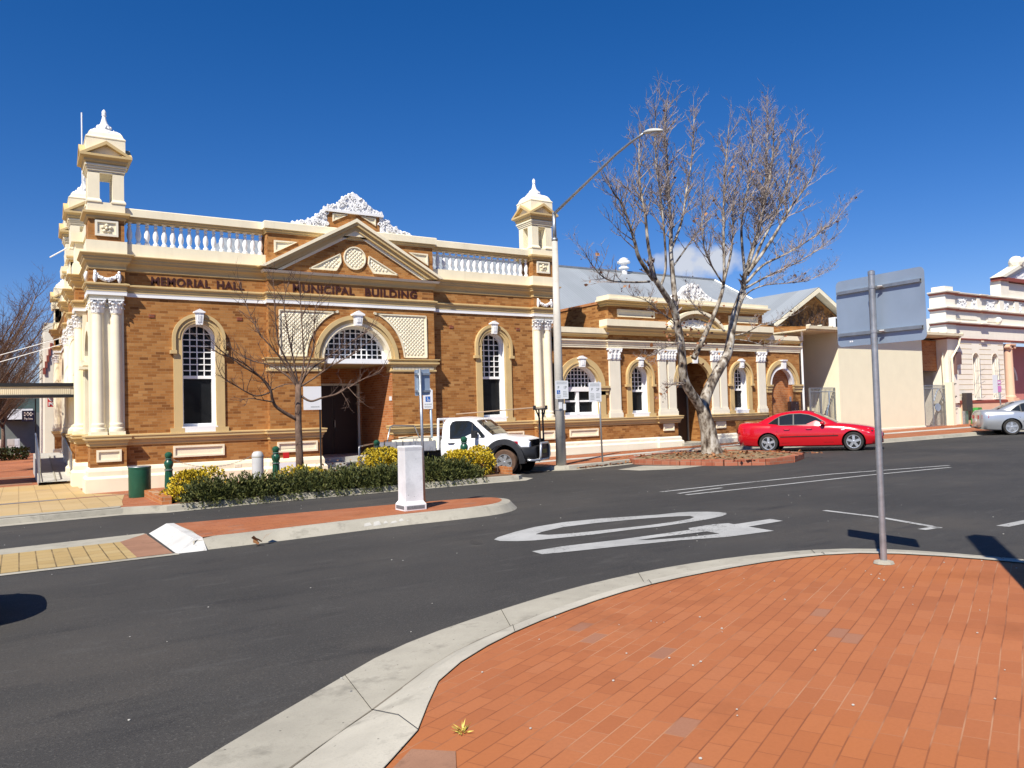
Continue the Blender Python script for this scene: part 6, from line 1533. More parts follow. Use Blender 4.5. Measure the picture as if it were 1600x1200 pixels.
# ---- island sign and white post
x, y = 6.57, 13.74; z0 = at(x, y, .156); t = thing('island_sign', 'small grey sign back on a thin pole standing behind the white island post', 'sign', (x, y, z0))
b = MB(); b.tube([(0, 0, 0), (-.03, 0, 2.87-z0)], .028, 10); b.build('pole', GALV, t, smooth=True)
b = MB(); zc = 2.61-z0; b.prism(rrect(.16, .25, .02), lambda u, v: (u+.04, .05, zc+v+u*.06), lambda u, v: (u+.04, .053, zc+v+u*.06)); b.build('sign_plate', ALU, t)
for dz in (.16, -.17): MB().box(-.12, .20, .02, .05, zc+dz-.02, zc+dz+.02).build('mounting_rail', GALV, t)
x, y = 5.89, 12.87; z0 = at(x, y, .156); t = thing('white_traffic_post', 'square tapering white post with stepped base on the brick median', 'traffic post', (x, y, z0))
WPOST = concrete('post_white', (.74, .74, .74), .75)
b = MB(); b.sq([(.185, .1), (.185, .13), (.166, .16), (.160, 1.04), (.168, 1.10), (.166, 1.115), (.15, 1.125)], (0, 0, 0)); b.build('shaft', WPOST, t)
b = MB(); b.sq([(.205, -.02), (.205, .10), (.186, .13)], (0, 0, 0)); b.build('base', WPOST, t)
b = MB(); b.box(-.17, .17, -.209, -.205, .025, .085); b.box(-.209, -.205, -.17, .17, .025, .085); b.build('reflector_strip', plain('reflector', (.16, .17, .18), .4, .3, 40), t)
# ---- street lamp
x, y = 14.25, 19.97; z0 = at(x, y); t = thing('street_lamp', 'tall concrete street lamp with a long outreach arm by the kerb', 'street lamp', (x, y, z0))
b = MB(); b.tube([(0, 0, 0), (0, 0, 7.35-z0)], [.165, .088], 18); b.build('pole', POLEC, t, smooth=True)
b = MB(); b.tube([(0, 0, 7.3-z0), (0, 0, 8.2-z0)], [.068, .055], 12); b.lathe([(.1, 7.30-z0), (.1, 7.38-z0)], (0, 0, 0), 14); b.build('sleeve', GALV, t, smooth=True)
P0 = Vector((0, 0, 8.15-z0)); e1 = pxray(975, 229); e1 = CAM+e1*((14.25)/e1.x); e2 = pxray(1006, 208.5); e2 = CAM+e2*(14.25/e2.x); e3 = pxray(1035, 204); e3 = CAM+e3*(14.27/e3.x)
base = Vector((x, y, z0)); e1, e2, e3 = e1-base, e2-base, e3-base
b = MB(); b.tube([P0, P0.lerp(e1, .5), P0.lerp(e1, .9), e1.lerp(e2, .25)+Vector((0, 0, -.01)), e1.lerp(e2, .6), e2], [.05, .042, .038, .036, .034, .032], 10); b.build('arm', GALV, t, smooth=True)
d = (e3-e2); L = d.length; d.normalize(); sd = d.cross(Vector((0, 0, 1))).normalized(); uu = sd.cross(d)
b = MB(); N = 12; rows = []
for i in range(N+1):
    f = i/N; wv = .02+.13*math.sin(math.pi*min(1, f*.92+.05))**.7; c_ = e2+d*(L*f)
    rows.append([b.v(c_+sd*(wv*math.cos(a))+uu*(wv*.62*math.sin(a)*(1 if math.sin(a) > 0 else .35))) for a in [2*math.pi*k/12 for k in range(12)]])
for r0, r1 in zip(rows, rows[1:]):
    for k in range(12): b.bm.faces.new((r0[k], r0[(k+1) % 12], r1[(k+1) % 12], r1[k]))
b.bm.faces.new(rows[0][::-1]); b.bm.faces.new(rows[-1]); b.build('lamp_head', plain('lamp_grey', (.50, .50, .46), .45, .15, 8), t, smooth=True)
b = MB(); b.blob(e2+d*(L*.62)-uu*.05, .10, 2, (.9, 1.6, .5)); b.build('lens', LAMPC, t, smooth=True)
b = MB(); b.lathe([(.158, 2.0-z0), (.158, 2.02-z0)], (0, 0, 0), 16); b.lathe([(.15, 1.18-z0), (.15, 1.2-z0)], (0, 0, 0), 16); b.build('band', GALV, t)
b = MB(); b.box(-.14, -.02, -.175, -.150, 2.05-z0, 2.25-z0); b.box(.05, .12, -.17, -.13, 2.0-z0, 2.2-z0); b.build('sticker', SIGNW, t)
# ---- parking signs
def wheelchair(par, M, s):
    b = MB(); b.box(0, s, -.002, .0, 0, s); b.bm.transform(M); o = b.build('symbol_panel', SIGNB, par)
    g = MB(); P = [(.55*s+.22*s*math.cos(RAD(a)), .36*s+.22*s*math.sin(RAD(a))) for a in range(150, 400, 25)]
    g.tube([(x, -.004, z) for x, z in P], .035*s, 5); g.tube([(.42*s, -.004, .78*s), (.44*s, -.004, .48*s), (.66*s, -.004, .46*s), (.76*s, -.004, .2*s), (.84*s, -.004, .22*s)], .045*s, 5); g.blob((.41*s, -.004, .86*s), .07*s, 1)
    g.bm.transform(M); g.build('wheelchair_symbol', SIGNW, o)
def textlines(par, M, x0, x1, z0, z1, n, seed):
    rr = random.Random(seed); b = MB()
    for i in range(n):
        z = z1-(z1-z0)*(i+.5)/n; h = (z1-z0)/n*.28; x = x0
        while x < x1-.015:
            w_ = rr.uniform(.012, .04); b.box(x, min(x1, x+w_), -.0025, 0, z-h, z+h); x += w_+.010
    b.bm.transform(M); b.build('small_print', plain('print_grey', (.42, .44, .43), .6) if 'print_grey' not in MATS else MATS['print_grey'], par)
# on the lamp pole
x, y = 14.22, 19.80; zc = 2.63
t = thing('parking_sign', 'white parking sign with blue wheelchair panel strapped to the concrete lamp pole', 'sign', (x, y-.02, zc))
b = MB(); b.prism(rrect(.245, .285, .025), lambda u, v: (u, 0, v), lambda u, v: (u, .003, v)); pl_ = b.build('sign_plate', SIGNW, t)
put_text('P', .13, facing(-.13, -.002, .03), SIGNK, 'lettering', pl_, .003); put_text('1P', .13, facing(.12, -.002, .03), SIGNK, 'lettering', pl_, .003)
wheelchair(pl_, Matrix.Translation((-.19, -.001, -.13)), .12)
I4 = Matrix.Identity(4); textlines(pl_, I4, -.19, .19, .17, .26, 3, 1); textlines(pl_, I4, .04, .20, -.22, -.03, 4, 2); textlines(pl_, I4, -.2, -.04, -.26, -.16, 2, 3)
for zz in (.1, -.13): MB().box(-.20, .20, .003, .03, zz, zz+.03).build('mounting_rail', GALV, t)
# free standing
x, y = 15.78, 19.85; z0 = at(x, y); t = thing('parking_sign', 'white two hour parking sign on its own thin pole beside the wide arched window', 'sign', (x, y, z0))
b = MB(); b.tube([(0, 0, 0), (-.06, 0, 2.9-z0)], .028, 10); b.build('pole', GALV, t, smooth=True)
b = MB(); cz = 2.55-z0; b.prism(rrect(.25, .31, .025), lambda u, v: (u-.24, -.035, v+cz), lambda u, v: (u-.24, -.032, v+cz)); pl_ = b.build('sign_plate', SIGNW, t)
put_text('P', .13, facing(-.36, -.037, cz+.04), SIGNK, 'lettering', pl_, .003); put_text('2P', .13, facing(-.13, -.037, cz+.04), SIGNK, 'lettering', pl_, .003)
M = Matrix.Translation((-.24, -.0355, cz)); textlines(pl_, M, -.19, .19, .18, .28, 3, 5); textlines(pl_, M, -.19, -.03, -.25, -.03, 5, 6); textlines(pl_, M, .03, .20, -.2, -.03, 4, 7); textlines(pl_, M, .05, .2, -.29, -.25, 1, 8)
for zz in (.18, -.2): MB().box(-.45, 0, -.032, -.01, cz+zz, cz+zz+.02).build('mounting_rail', GALV, t)
# disabled bay sign by the centre bay
x, y = 11.30, 22.9; z0 = at(x, y); t = thing('parking_sign', 'small white disabled parking sign on a grey pole near the entrance corner', 'sign', (x, y, z0))
b = MB(); b.tube([(0, 0, 0), (-.06, 0, 2.65-z0)], .04, 10); b.build('pole', ALU, t, smooth=True)
b = MB(); cz = 2.47-z0; b.prism(rrect(.17, .31, .02), lambda u, v: (u-.16, -.05, v+cz), lambda u, v: (u-.16, -.047, v+cz)); pl_ = b.build('sign_plate', SIGNW, t)
b = MB(); b.tube([(-.06, 0, 2.65-z0), (-.06, 0, 2.82-z0)], .04, 8); b.build('cap', SIGNW, t)
put_text('P', .14, facing(-.16, -.052, cz+.16), SIGNK, 'lettering', pl_, .003); wheelchair(pl_, Matrix.Translation((-.25, -.051, cz-.08)), .17); textlines(pl_, Matrix.Translation((-.16, -.0505, cz)), -.13, .13, -.28, -.12, 2, 9)
# blank white notice board at the entrance
x, y = 7.82, 23.55; z0 = at(x, y); t = thing('notice_board', 'blank white notice board on a dark post behind the small bare tree', 'notice board', (x, y, z0))
b = MB(); b.tube([(0, 0, 0), (0, 0, 2.95-z0)], .03, 8); b.build('post', BLACK, t)
b = MB(); b.box(-.52, .03, -.05, -.035, 2.22-z0, 2.93-z0); bd = b.build('board', SIGNW, t); textlines(bd, Matrix.Translation((-.25, -.0505, 0)), -.05, .22, 2.28-z0, 2.34-z0, 1, 12)
# pink and white parking sign far right
x, y = 44.1, 21.6; z0 = at(x, y); t = thing('parking_sign', 'white and pink parking sign on a pole before the pink building', 'sign', (x, y, z0))
b = MB(); b.tube([(0, 0, 0), (-.25, 0, 2.35)], .035, 8); b.build('pole', GALV, t, smooth=True)
b = MB(); b.box(-.88, -.40, -.04, -.036, 1.65, 2.6); pl_ = b.build('sign_plate', SIGNW, t); b = MB(); b.box(-.40, -.04, -.04, -.036, 1.70, 2.03); b.box(-.40, -.04, -.04, -.036, 2.1, 2.32); b.build('pink_panel', PINKS, pl_); b = MB(); b.box(-.36, -.10, -.044, -.040, 2.17, 2.25); b.build('slot_mark', SIGNW, pl_)
# ---- bin
x, y = 2.55, 21.6; z0 = at(x, y); t = thing('litter_bin', 'dark green round litter bin at the foot of the corner pier', 'bin', (x, y, z0))
b = MB(); b.lathe([(.25, 0), (.255, .02), (.258, .70), (.266, .71), (.266, .75), (.24, .75), (.235, .3), (.01, .3)], (0, 0, 0), 32); b.build('drum', GREEN, t, smooth=True, ang=35)
b = MB(); b.lathe([(.262, .735), (.268, .75), (.255, .765), (.24, .755)], (0, 0, 0), 32); b.build('rim', GALV, t, smooth=True)
b = MB(); b.lathe([(.232, .5), (.232, .74)], (0, 0, 0), 20); b.build('liner', SIGNW, t)
# ---- bollards and chain
prof = [(.115, 0), (.12, .06), (.105, .09), (.10, .14), (.085, .55), (.105, .57), (.105, .60), (.085, .615), (.088, .64), (.112, .70), (.118, .75), (.105, .80), (.075, .84), (.07, .85), (.098, .862), (.098, .878), (.07, .89), (.085, .91), (.10, .95), (.095, 1.0), (.06, 1.04), (.01, 1.055)]
bol = []
BL = ['dark green ball topped bollard beside the litter bin', 'dark green ball topped bollard left of the small tree', 'dark green ball topped bollard in front of the entrance, behind yellow shrub', 'dark green ball topped bollard in front of the ute door']
for i, (x, y) in enumerate(((3.35, 22.45), (6.03, 22.0), (9.15, 22.35), (11.08, 20.4))):
    z0 = at(x, y)
    if i == 0:
        t = thing('bollard', BL[0], 'bollard', (x, y, z0), 0, 'green bollards along the garden bed')
        b = MB(); b.lathe(prof, (0, 0, 0), 20); b.build('post', GREEN, t, smooth=True, ang=35)
        b = MB()
        for k in range(12):
            a = 2*math.pi*k/12; b.tube([(.099*math.cos(a), .099*math.sin(a), .14), (.086*math.cos(a), .086*math.sin(a), .54)], .010, 4)
        b.build('flute', GREEN, t); b = MB(); b.lathe([(.107, .575), (.107, .595)], (0, 0, 0), 20); b.lathe([(.10, .865), (.10, .875)], (0, 0, 0), 20); b.build('collar', GALV, t)
        bol.append(t)
    else:
        o = copy_tree(bol[0]); o.location = (x, y, z0); o['label'] = BL[i]; bol.append(o)
x, y = 5.36, 21.3; z0 = at(x, y); t = thing('concrete_bollard', 'round grey concrete bollard left of the small tree', 'bollard', (x, y, z0))
b = MB(); b.lathe([(.15, 0), (.15, .84), (.14, .90), (.10, .95), (.02, .965)], (0, 0, 0), 24); b.build('shaft', plain('bollard_grey', (.50, .50, .49), .6, .08, 4), t, smooth=True, ang=40)
b = MB(); b.lathe([(.153, .80), (.153, .83)], (0, 0, 0), 24); b.build('band', CONC, t)
b = MB()
for (a, c) in ((Vector((3.40, 22.44, at(3.4, 22.4)+.87)), Vector((5.25, 21.35, at(5.3, 21.3)+.86))), (Vector((5.5, 21.32, at(5.4, 21.3)+.86)), Vector((5.98, 21.95, at(6, 22)+.87)))):
    n = int((c-a).length/.05); sag = .24*(c-a).length/2
    for i in range(n):
        p = a.lerp(c, (i+.5)/n); p.z -= sag*4*((i+.5)/n)*(1-(i+.5)/n); dd_ = (c-a).normalized()*.03; s2 = Vector((0, 0, .010)) if i % 2 else dd_.cross(Vector((0, 0, 1))).normalized()*.010
        b.tube([p-dd_+s2, p+dd_+s2], .005, 4); b.tube([p-dd_-s2, p+dd_-s2], .005, 4)
tag(b.build('chain', plain('chain_grey', (.2, .2, .19), .5, metal=.6)), 'thin sagging chain linking the bollards', 'chain')
# ---- entrance handrails
for lab, P in (('low stainless handrail left of the entrance steps', [(8.95, 23.3, .2), (8.95, 23.3, 1.02), (8.98, 23.3, 1.05), (10.0, 24.6, 1.08), (10.02, 24.6, .5)]),
               ('tall bent stainless handrail right of the entrance', [(9.9, 23.3, .2), (9.88, 23.3, 1.1), (10.05, 23.4, 1.62), (10.2, 23.5, 1.66), (11.15, 24.0, 1.62), (11.2, 24.0, 1.55), (11.45, 23.9, .9), (11.5, 23.9, .2)])):
    b = MB(); b.tube(P, .024, 8); tag(b.build('handrail', STEEL, smooth=True), lab, 'handrail', 'handrails at the entrance')
b = MB(); b.tube([(6.35, 23.4, .2), (6.35, 23.4, 1.08), (7.15, 23.4, 1.08), (7.15, 23.4, .2)], .02, 6); t = b.build('barrier', STEEL); tag(t, 'small steel barrier with a red and white panel behind the bollard', 'barrier')
b = MB(); b.box(6.62, 6.80, 23.37, 23.39, .80, .98); b.build('red_panel', SIGNR, t); b = MB(); b.box(6.4, 7.1, 23.375, 23.385, .45, .68); b.build('white_panel', SIGNW, t)
# ---- ramp at the side door, with rails
r = thing('access_ramp', 'white concrete access ramp with steel balustrades along the side wall', 'ramp', (.9, 31, .1)); WORLD.add(r.name)
b = MB()
def rz_(y): return .08 + max(0, min(1, (y-30.2)/6.5))*.62
q = [(.55, 30.2), (1.55, 30.2), (1.55, 36.7), (.55, 36.7)]
b.face([(x, y, rz_(y)+.02) for x, y in q]); b.face([(.55, 30.2, -.2), (.55, 36.7, -.2), (.55, 36.7, .72), (.55, 30.2, .1)]); b.face([(.55, 36.7, .72), (1.55, 36.7, .72), (1.55, 41, .72), (.55, 41, .72)]); b.face([(.55, 36.7, -.3), (.55, 41, -.3), (.55, 41, .72), (.55, 36.7, .72)]); b.build('slope', CONCW, r)
b = MB(); b.box(1.02, 1.06, 30.25, 36.7, 0, .05)
for v in b.bm.verts: v.co.z += rz_(v.co.y)
b.build('centre_kerb', CONC, r)
for x in (.58, 1.5):
    b = MB(); P = [(x, y, rz_(y)+.95) for y in (30.2, 32.4, 34.6, 36.8)]; b.tube([(x, 30.1, .1), (x, 30.15, .95)]+P, .028, 6); b.tube([(x, y, rz_(y)+.15) for y in (30.2, 33.5, 36.8)], .018, 5)
    for k in range(14): yk = 30.3+k*.5; b.tube([(x, yk, rz_(yk)+.15), (x, yk, rz_(yk)+.95)], .012, 4)
    b.build('balustrade', STEEL, r)
# ================================================================ GARDEN BED
sheet('garden_bed', [(2.95, 18.6), (5, 18.7), (8, 18.46), (10.4, 18.18), (11.2, 18.05), (11.4, 18.3), (11.35, 18.9), (10.9, 19.8), (9.6, 21.55), (2.95, 21.55)], SOIL, KB+.01)
b = MB()
def brickrow(b, p, q, h=.28, wd=.12):
    p, q = Vector(p), Vector(q); n = max(1, int((q-p).length/.24)); d = (q-p)/n; nv = Vector((-d.y, d.x)).normalized()*wd/2
    for i in range(n):
        a, c = p+d*(i+.03), p+d*(i+.97); rr = random.uniform(-.008, .008)
        P = [a+nv, c+nv, c-nv, a-nv]; b.prism([(v.x, v.y) for v in P], lambda x, y: (x, y, gz(x, y)+.05), lambda x, y: (x, y, gz(x, y)+KB+h+rr))
brickrow(b, (2.75, 18.75), (2.72, 21.5), .18, .20); brickrow(b, (2.8, 21.6), (9.5, 21.65), .10); brickrow(b, (9.6, 21.6), (11.4, 19.1), .16); brickrow(b, (11.44, 19.0), (11.42, 18.4), .2)
tag(b.build('brick_edging', BRK2), 'low red brick edging around the shrub bed', 'edging')
def leafquad(b, p, d, n_, L, W):
    s_ = d.cross(n_); s_ = s_.normalized()*W if s_.length > 1e-4 else Vector((W, 0, 0))
    b.bm.faces.new([b.v(p-s_*.3), b.v(p+d*L*.5-s_), b.v(p+d*L), b.v(p+d*L*.5+s_)])
def juniper(cx, cy, rx, ry, h, n, seed, label):
    rr = random.Random(seed); z0 = gz(cx, cy)+KB
    t = thing('juniper_shrub', label, 'shrub', (cx, cy, z0), 0, 'dark green junipers spilling over the kerb')
    b = MB()
    for i in range(n):
        a = rr.uniform(0, 6.283); q = math.sqrt(rr.random()); bx, by = rx*.85*q*math.cos(a), ry*.85*q*math.sin(a); hh = h*(1-q*q*.5)*rr.uniform(.3, 1.0)
        out = Vector((math.cos(a)*q, math.sin(a)*q, 0)); d = (out*rr.uniform(.5, 1.1)+Vector((rr.uniform(-.5, .5), rr.uniform(-.5, .5), rr.uniform(.1, .8)))).normalized()
        p = Vector((bx, by, hh*.7)); L = rr.uniform(.16, .42)
        for k in range(9):
            f = k/8; q_ = p+d*(L*f)+Vector((0, 0, .06*math.sin(f*2.2)-.16*f*f*(1.3 if q > .65 else .2)))
            for s_ in (-1, 1):
                e = (d*.8+Vector((rr.uniform(-1, 1), rr.uniform(-1, 1), rr.uniform(-.3, .9)))*.75).normalized(); leafquad(b, q_, e, Vector((rr.uniform(-1, 1), rr.uniform(-1, 1), 1)), rr.uniform(.05, .11), rr.uniform(.010, .018))
    for i in range(30):
        p = Vector((rx*rr.uniform(-.95, .95), -ry*rr.uniform(.55, .9), h*rr.uniform(.15, .5))); d = Vector((rr.uniform(-.5, .5), -1, rr.uniform(-.2, .35))).normalized(); L = rr.uniform(.22, .5)
        for k in range(11):
            f = k/10; q_ = p+d*(L*f)+Vector((0, 0, -.30*f*f))
            for s_ in (-1, 1): e = (d*.7+Vector((rr.uniform(-1, 1), rr.uniform(-1, .4), rr.uniform(-.9, .5)))*.7).normalized(); leafquad(b, q_, e, Vector((rr.uniform(-1, 1), rr.uniform(-1, 1), 1)), rr.uniform(.05, .10), rr.uniform(.009, .015))
    for i in range(n//3):
        a = rr.uniform(0, 6.283); q = math.sqrt(rr.random())*.7; p = Vector((rx*q*math.cos(a), ry*q*math.sin(a), h*rr.uniform(.1, .5)))
        for k in range(4): e = Vector((rr.uniform(-1, 1), rr.uniform(-1, 1), rr.uniform(-.2, 1))).normalized(); leafquad(b, p, e, Vector((rr.uniform(-1, 1), rr.uniform(-1, 1), 1)), .16, .05)
    b.build('foliage', JUN, t)
    b = MB()
    for i in range(6): a = rr.uniform(0, 6.28); b.tube([(0, 0, -.05), (rx*.3*math.cos(a), ry*.3*math.sin(a), h*.3), (rx*.6*math.cos(a), ry*.6*math.sin(a), h*.4)], [.025, .018, .008], 4)
    b.build('stem', BBARK, t)
JL = ['dark green juniper at the left end of the bed beside the yellow flowers', 'dark green juniper below the concrete bollard', 'dark green juniper below the small bare tree', 'dark green juniper right of the small bare tree', 'dark green juniper left of the white island post', 'dark green juniper right of the white island post', 'dark green juniper near the ute wheel, last in the row']
for i, (x, y, rx, ry, h) in enumerate(((3.75, 19.0, .75, .60, .30), (4.75, 19.05, .85, .68, .36), (5.9, 19.05, .85, .68, .33), (7.0, 18.95, .8, .68, .38), (8.0, 18.8, .8, .65, .38), (9.3, 18.8, .7, .6, .46), (9.95, 18.75, .55, .5, .36))):
    juniper(x, y, rx, ry, h, 420, 50+i, JL[i])
def yellow(cx, cy, rx, ry, h, n, seed, label):
    rr = random.Random(seed); z0 = gz(cx, cy)+KB
    t = thing('yellow_shrub', label, 'shrub', (cx, cy, z0), 0, 'yellow flowering shrubs in the bed')
    lumps = [(rr.uniform(-.5, .5)*rx, rr.uniform(-.5, .5)*ry, h*rr.uniform(.35, .62), rr.uniform(.45, .62)) for _ in range(7)]
    b = MB(); g = MB()
    for i in range(n):
        lx, ly, lz, lr = rr.choice(lumps); v = Vector((rr.gauss(0, 1), rr.gauss(0, 1), rr.gauss(0, 1)+.25)).normalized(); rad = lr*rr.uniform(.72, 1.04)
        p = Vector((lx+v.x*rad*rx*.95, ly+v.y*rad*ry*.95, lz+v.z*rad*h*.85))
        if p.z < .02: continue
        tgt = g if rr.random() < (.30 if p.z < h*.45 else .10) else b
        for k in range(3):
            e = (v+Vector((rr.uniform(-1, 1), rr.uniform(-1, 1), rr.uniform(-.6, 1)))*.9).normalized(); leafquad(tgt, p, e, Vector((rr.uniform(-1, 1), rr.uniform(-1, 1), rr.uniform(-1, 1))), rr.uniform(.045, .075), rr.uniform(.014, .024))
    b.build('flowers', YEL, t); g.build('foliage', DGRN, t)
    b = MB()
    for i in range(9): a = rr.uniform(0, 6.28); b.tube([(0, 0, -.05), (rx*.35*math.cos(a), ry*.35*math.sin(a), h*.4), (rx*.6*math.cos(a), ry*.6*math.sin(a), h*.75)], [.02, .014, .006], 4)
    b.build('stem', BBARK, t)
YLb = ['low sprawling yellow shrub at the left end of the bed', 'low yellow shrub at the foot of the small bare tree', 'large rounded yellow shrub left of the white island post', 'large rounded yellow shrub beside the ute front wheel', 'scrappy small yellow plant at the brick corner of the bed']
for i, (x, y, rx, ry, h, n) in enumerate(((3.62, 19.75, .72, .5, .62, 2200), (6.1, 19.9, .75, .45, .52, 1700), (8.4, 19.9, .85, .7, .90, 4200), (10.62, 19.2, .78, .6, .78, 4200), (2.95, 19.0, .28, .3, .34, 450))):
    yellow(x, y, rx, ry, h, n, 80+i, YLb[i])
b = MB(); rr = random.Random(9)
for i in range(500):
    p = Vector((7.3+rr.gauss(0, .35), 20.2+rr.gauss(0, .2), gz(7, 20)+KB+abs(rr.gauss(0, .22)))); e = Vector((rr.uniform(-1, 1), rr.uniform(-1, 1), rr.uniform(0, 1))).normalized(); leafquad(b, p, e, Vector((0, .3, 1)), .09, .03)
t = thing('rust_shrub', 'low rust leaved plant between the yellow shrubs', 'shrub', (7.3, 20.2, gz(7.3, 20.2)+KB)); WORLD.add(t.name); b.build('foliage', DEADL, t)
# ================================================================ BARE TREES
def pxY(px, py, Y): d = pxray(px, py); return CAM+d*(Y/d.y)
class Tree:
    def __init__(s, seed): s.r = random.Random(seed); s.wood = MB(); s.twig = MB(); s.tips = []; s.nt = 0
    def limb(s, pts, r0, r1, Y0, Y1, n=8, wob=.03):
        P = []
        for i, (px, py) in enumerate(pts):
            f = i/(len(pts)-1); P.append(pxY(px, py, Y0+(Y1-Y0)*f+(s.r.uniform(-1, 1)*wob if 0 < i else 0)))
        Q = []
        for i in range(len(P)-1):
            a, c = P[i], P[i+1]; m0 = (P[min(i+1, len(P)-1)]-P[max(i-1, 0)])*.5; m1 = (P[min(i+2, len(P)-1)]-P[i])*.5
            for k in range(4):
                t = k/4; Q.append((2*t**3-3*t**2+1)*a+(t**3-2*t**2+t)*m0+(-2*t**3+3*t**2)*c+(t**3-t**2)*m1)
        Q.append(P[-1]); N = len(Q); R_ = [r0+(r1-r0)*(i/(N-1))**.8 for i in range(N)]
        s.wood.tube(Q, R_, n); return Q, R_
    def shoot(s, p, d, L, r, lvl, up=.35):
        n = 4 if lvl else 5; P = [p]; q = p.copy(); d = d.normalized()
        for i in range(n):
            d = (d+Vector((s.r.gauss(0, .13), s.r.gauss(0, .13), s.r.gauss(0, .08)+up*.22))).normalized(); q = q+d*(L/n); P.append(q.copy())
        s.twig.tube(P, [r*(1-.75*i/n) for i in range(n+1)], 3, False); s.nt += 1
        if lvl > 0:
            m = s.r.randint(3, 5) if lvl > 1 else s.r.randint(2, 4)
            for k in range(m):
                i = s.r.randint(1, n-1); side = Vector((s.r.gauss(0, 1), s.r.gauss(0, 1), s.r.gauss(0, .5)))
                s.shoot(P[i].lerp(P[i+1], s.r.random()), (d*.75+side.normalized()*.75), L*s.r.uniform(.35, .62), r*.58, lvl-1, up)
        s.tips.append(P[-1])
    def dress(s, Q, R_, f0, per_m, L, lvl, spread=.9, up=.35, rmax=.026):
        N = len(Q); per_m *= 1.5; spread *= .75; up *= 1.7; L *= 1.2
        for i in range(int(N*f0), N-1):
            seg = (Q[i+1]-Q[i]); k = per_m*seg.length; k = int(k)+(1 if s.r.random() < k-int(k) else 0)
            for _ in range(k):
                side = Vector((s.r.gauss(0, 1), s.r.gauss(0, 1), s.r.gauss(0, .4))).normalized(); f = i/N
                s.shoot(Q[i].lerp(Q[i+1], s.r.random()), seg.normalized()*.8+side*spread, L*(1.15-.6*f)*s.r.uniform(.55, 1.15), min(rmax, R_[i]*.55+.004), lvl, up)
        s.shoot(Q[-1], Q[-1]-Q[-3], L*.7, R_[-1], lvl, up)
# ---- the big plane tree
TB = Tree(11); Yt = 19.1
def c9(P): return [(900+x*.275, 140+y*.275) for x, y in P]
TB.wood.tube([pxY(1113, 713, Yt), pxY(1112, 706, Yt), pxY(1109, 690, Yt), pxY(1106.5, 671, Yt), pxY(1101, 650, Yt), pxY(1096, 632, Yt)], [.45, .35, .295, .265, .235, .22], 16)
LB = []
def LBa(pts, r0, r1, Y0, Y1, f0=.35, per=5.0, L=1.0, lvl=2, up=.35, sp=.9): Q, R_ = TB.limb(pts, r0, r1, Y0, Y1, 10 if r0 > .07 else 7); TB.dress(Q, R_, f0, per, L, lvl, sp, up); return Q
LBa([(1098, 645), (1089, 627), (1076, 608), (1068, 588), (1066, 562), (1063, 532), (1057, 500)], .175, .125, Yt, 18.7, .75, 1.0, .7, 1)
LBa([(1097, 645), (1103, 620), (1113, 596), (1126, 573), (1136, 555), (1141, 533), (1144, 510), (1151, 482), (1161, 455)], .20, .125, Yt, 19.5, .8, 1.0, .7, 1)
LBa([(1057, 500), (1050, 478), (1037, 457), (1024, 437)], .11, .085, 18.7, 18.4, .8, 1)
LBa([(1021, 437)]+c9([(360, 960), (335, 870), (305, 770), (262, 650), (215, 590), (185, 520)]), .075, .014, 18.4, 17.8, .25, 6, .9)
LBa([(1024, 437)]+c9([(412, 900), (392, 700), (365, 560), (358, 420), (360, 300), (368, 240)]), .065, .012, 18.4, 18.6, .25, 6, .9)
LBa([(1015, 440), (985, 441), (950, 437), (928, 418), (912, 392)], .04, .010, 18.4, 17.6, .3, 4.5, .7)
LBa([(1057, 500), (1055, 470), (1051, 430), (1048, 390)]+c9([(540, 800), (528, 600), (520, 430), (505, 250), (512, 120), (520, 70)]), .11, .012, 18.7, 18.9, .35, 6, 1.0)
LBa([(1048, 392)]+c9([(600, 750), (630, 560), (655, 420), (668, 250), (670, 110)]), .05, .010, 18.8, 19.3, .2, 5.5, .8)
LBa([(1049, 420)]+c9([(640, 880), (700, 790), (740, 690), (770, 640)]), .035, .009, 18.8, 19.8, .2, 5, .7)
LBa([(1030, 452), (1040, 420)]+c9([(500, 800), (480, 600), (455, 430), (450, 260), (455, 90)]), .05, .010, 18.5, 18.2, .3, 6, .9)
LBa([(1084, 560), (1098, 530), (1112, 500), (1124, 470), (1131, 440)]+c9([(840, 900), (838, 700), (845, 500), (862, 300), (868, 220)]), .10, .011, 18.9, 18.4, .5, 6, .95)
LBa([(1131, 440)]+c9([(880, 930), (890, 800), (895, 620), (930, 480), (945, 350)]), .05, .010, 18.6, 18.9, .2, 6, .9)
LBa([(1131, 445)]+c9([(760, 980), (720, 850), (718, 650), (725, 520)]), .035, .009, 18.6, 18.0, .2, 5, .8)
LBa([(1161, 455), (1164, 428)]+c9([(990, 960), (1030, 830), (1062, 690), (1090, 560), (1112, 420), (1122, 300), (1120, 170)]), .10, .012, 19.5, 19.0, .3, 6.5, 1.05)
LBa([(1164, 430)]+c9([(940, 830), (950, 680), (985, 520), (1000, 380), (1003, 260), (998, 170)]), .06, .010, 19.5, 19.1, .2, 7, .9)
LBa([(1163, 432)]+c9([(1000, 900), (1050, 750), (1075, 550), (1085, 350), (1088, 200), (1090, 100)]), .06, .010, 19.5, 19.3, .2, 7, .9)
LBa([(1170, 425)]+c9([(1080, 900), (1180, 740), (1240, 640), (1300, 560), (1345, 480), (1358, 400)]), .07, .010, 19.3, 18.2, .25, 6.5, 1.0)
LBa([(1168, 430)]+c9([(1060, 860), (1130, 720), (1180, 600), (1215, 450), (1235, 300), (1250, 240)]), .06, .010, 19.4, 18.6, .25, 6.5, 1.0)
LBa([(1166, 442)]+c9([(1060, 1000), (1180, 940), (1300, 870), (1400, 800), (1470, 750), (1525, 680)]), .055, .009, 19.3, 17.9, .25, 5.5, .9)
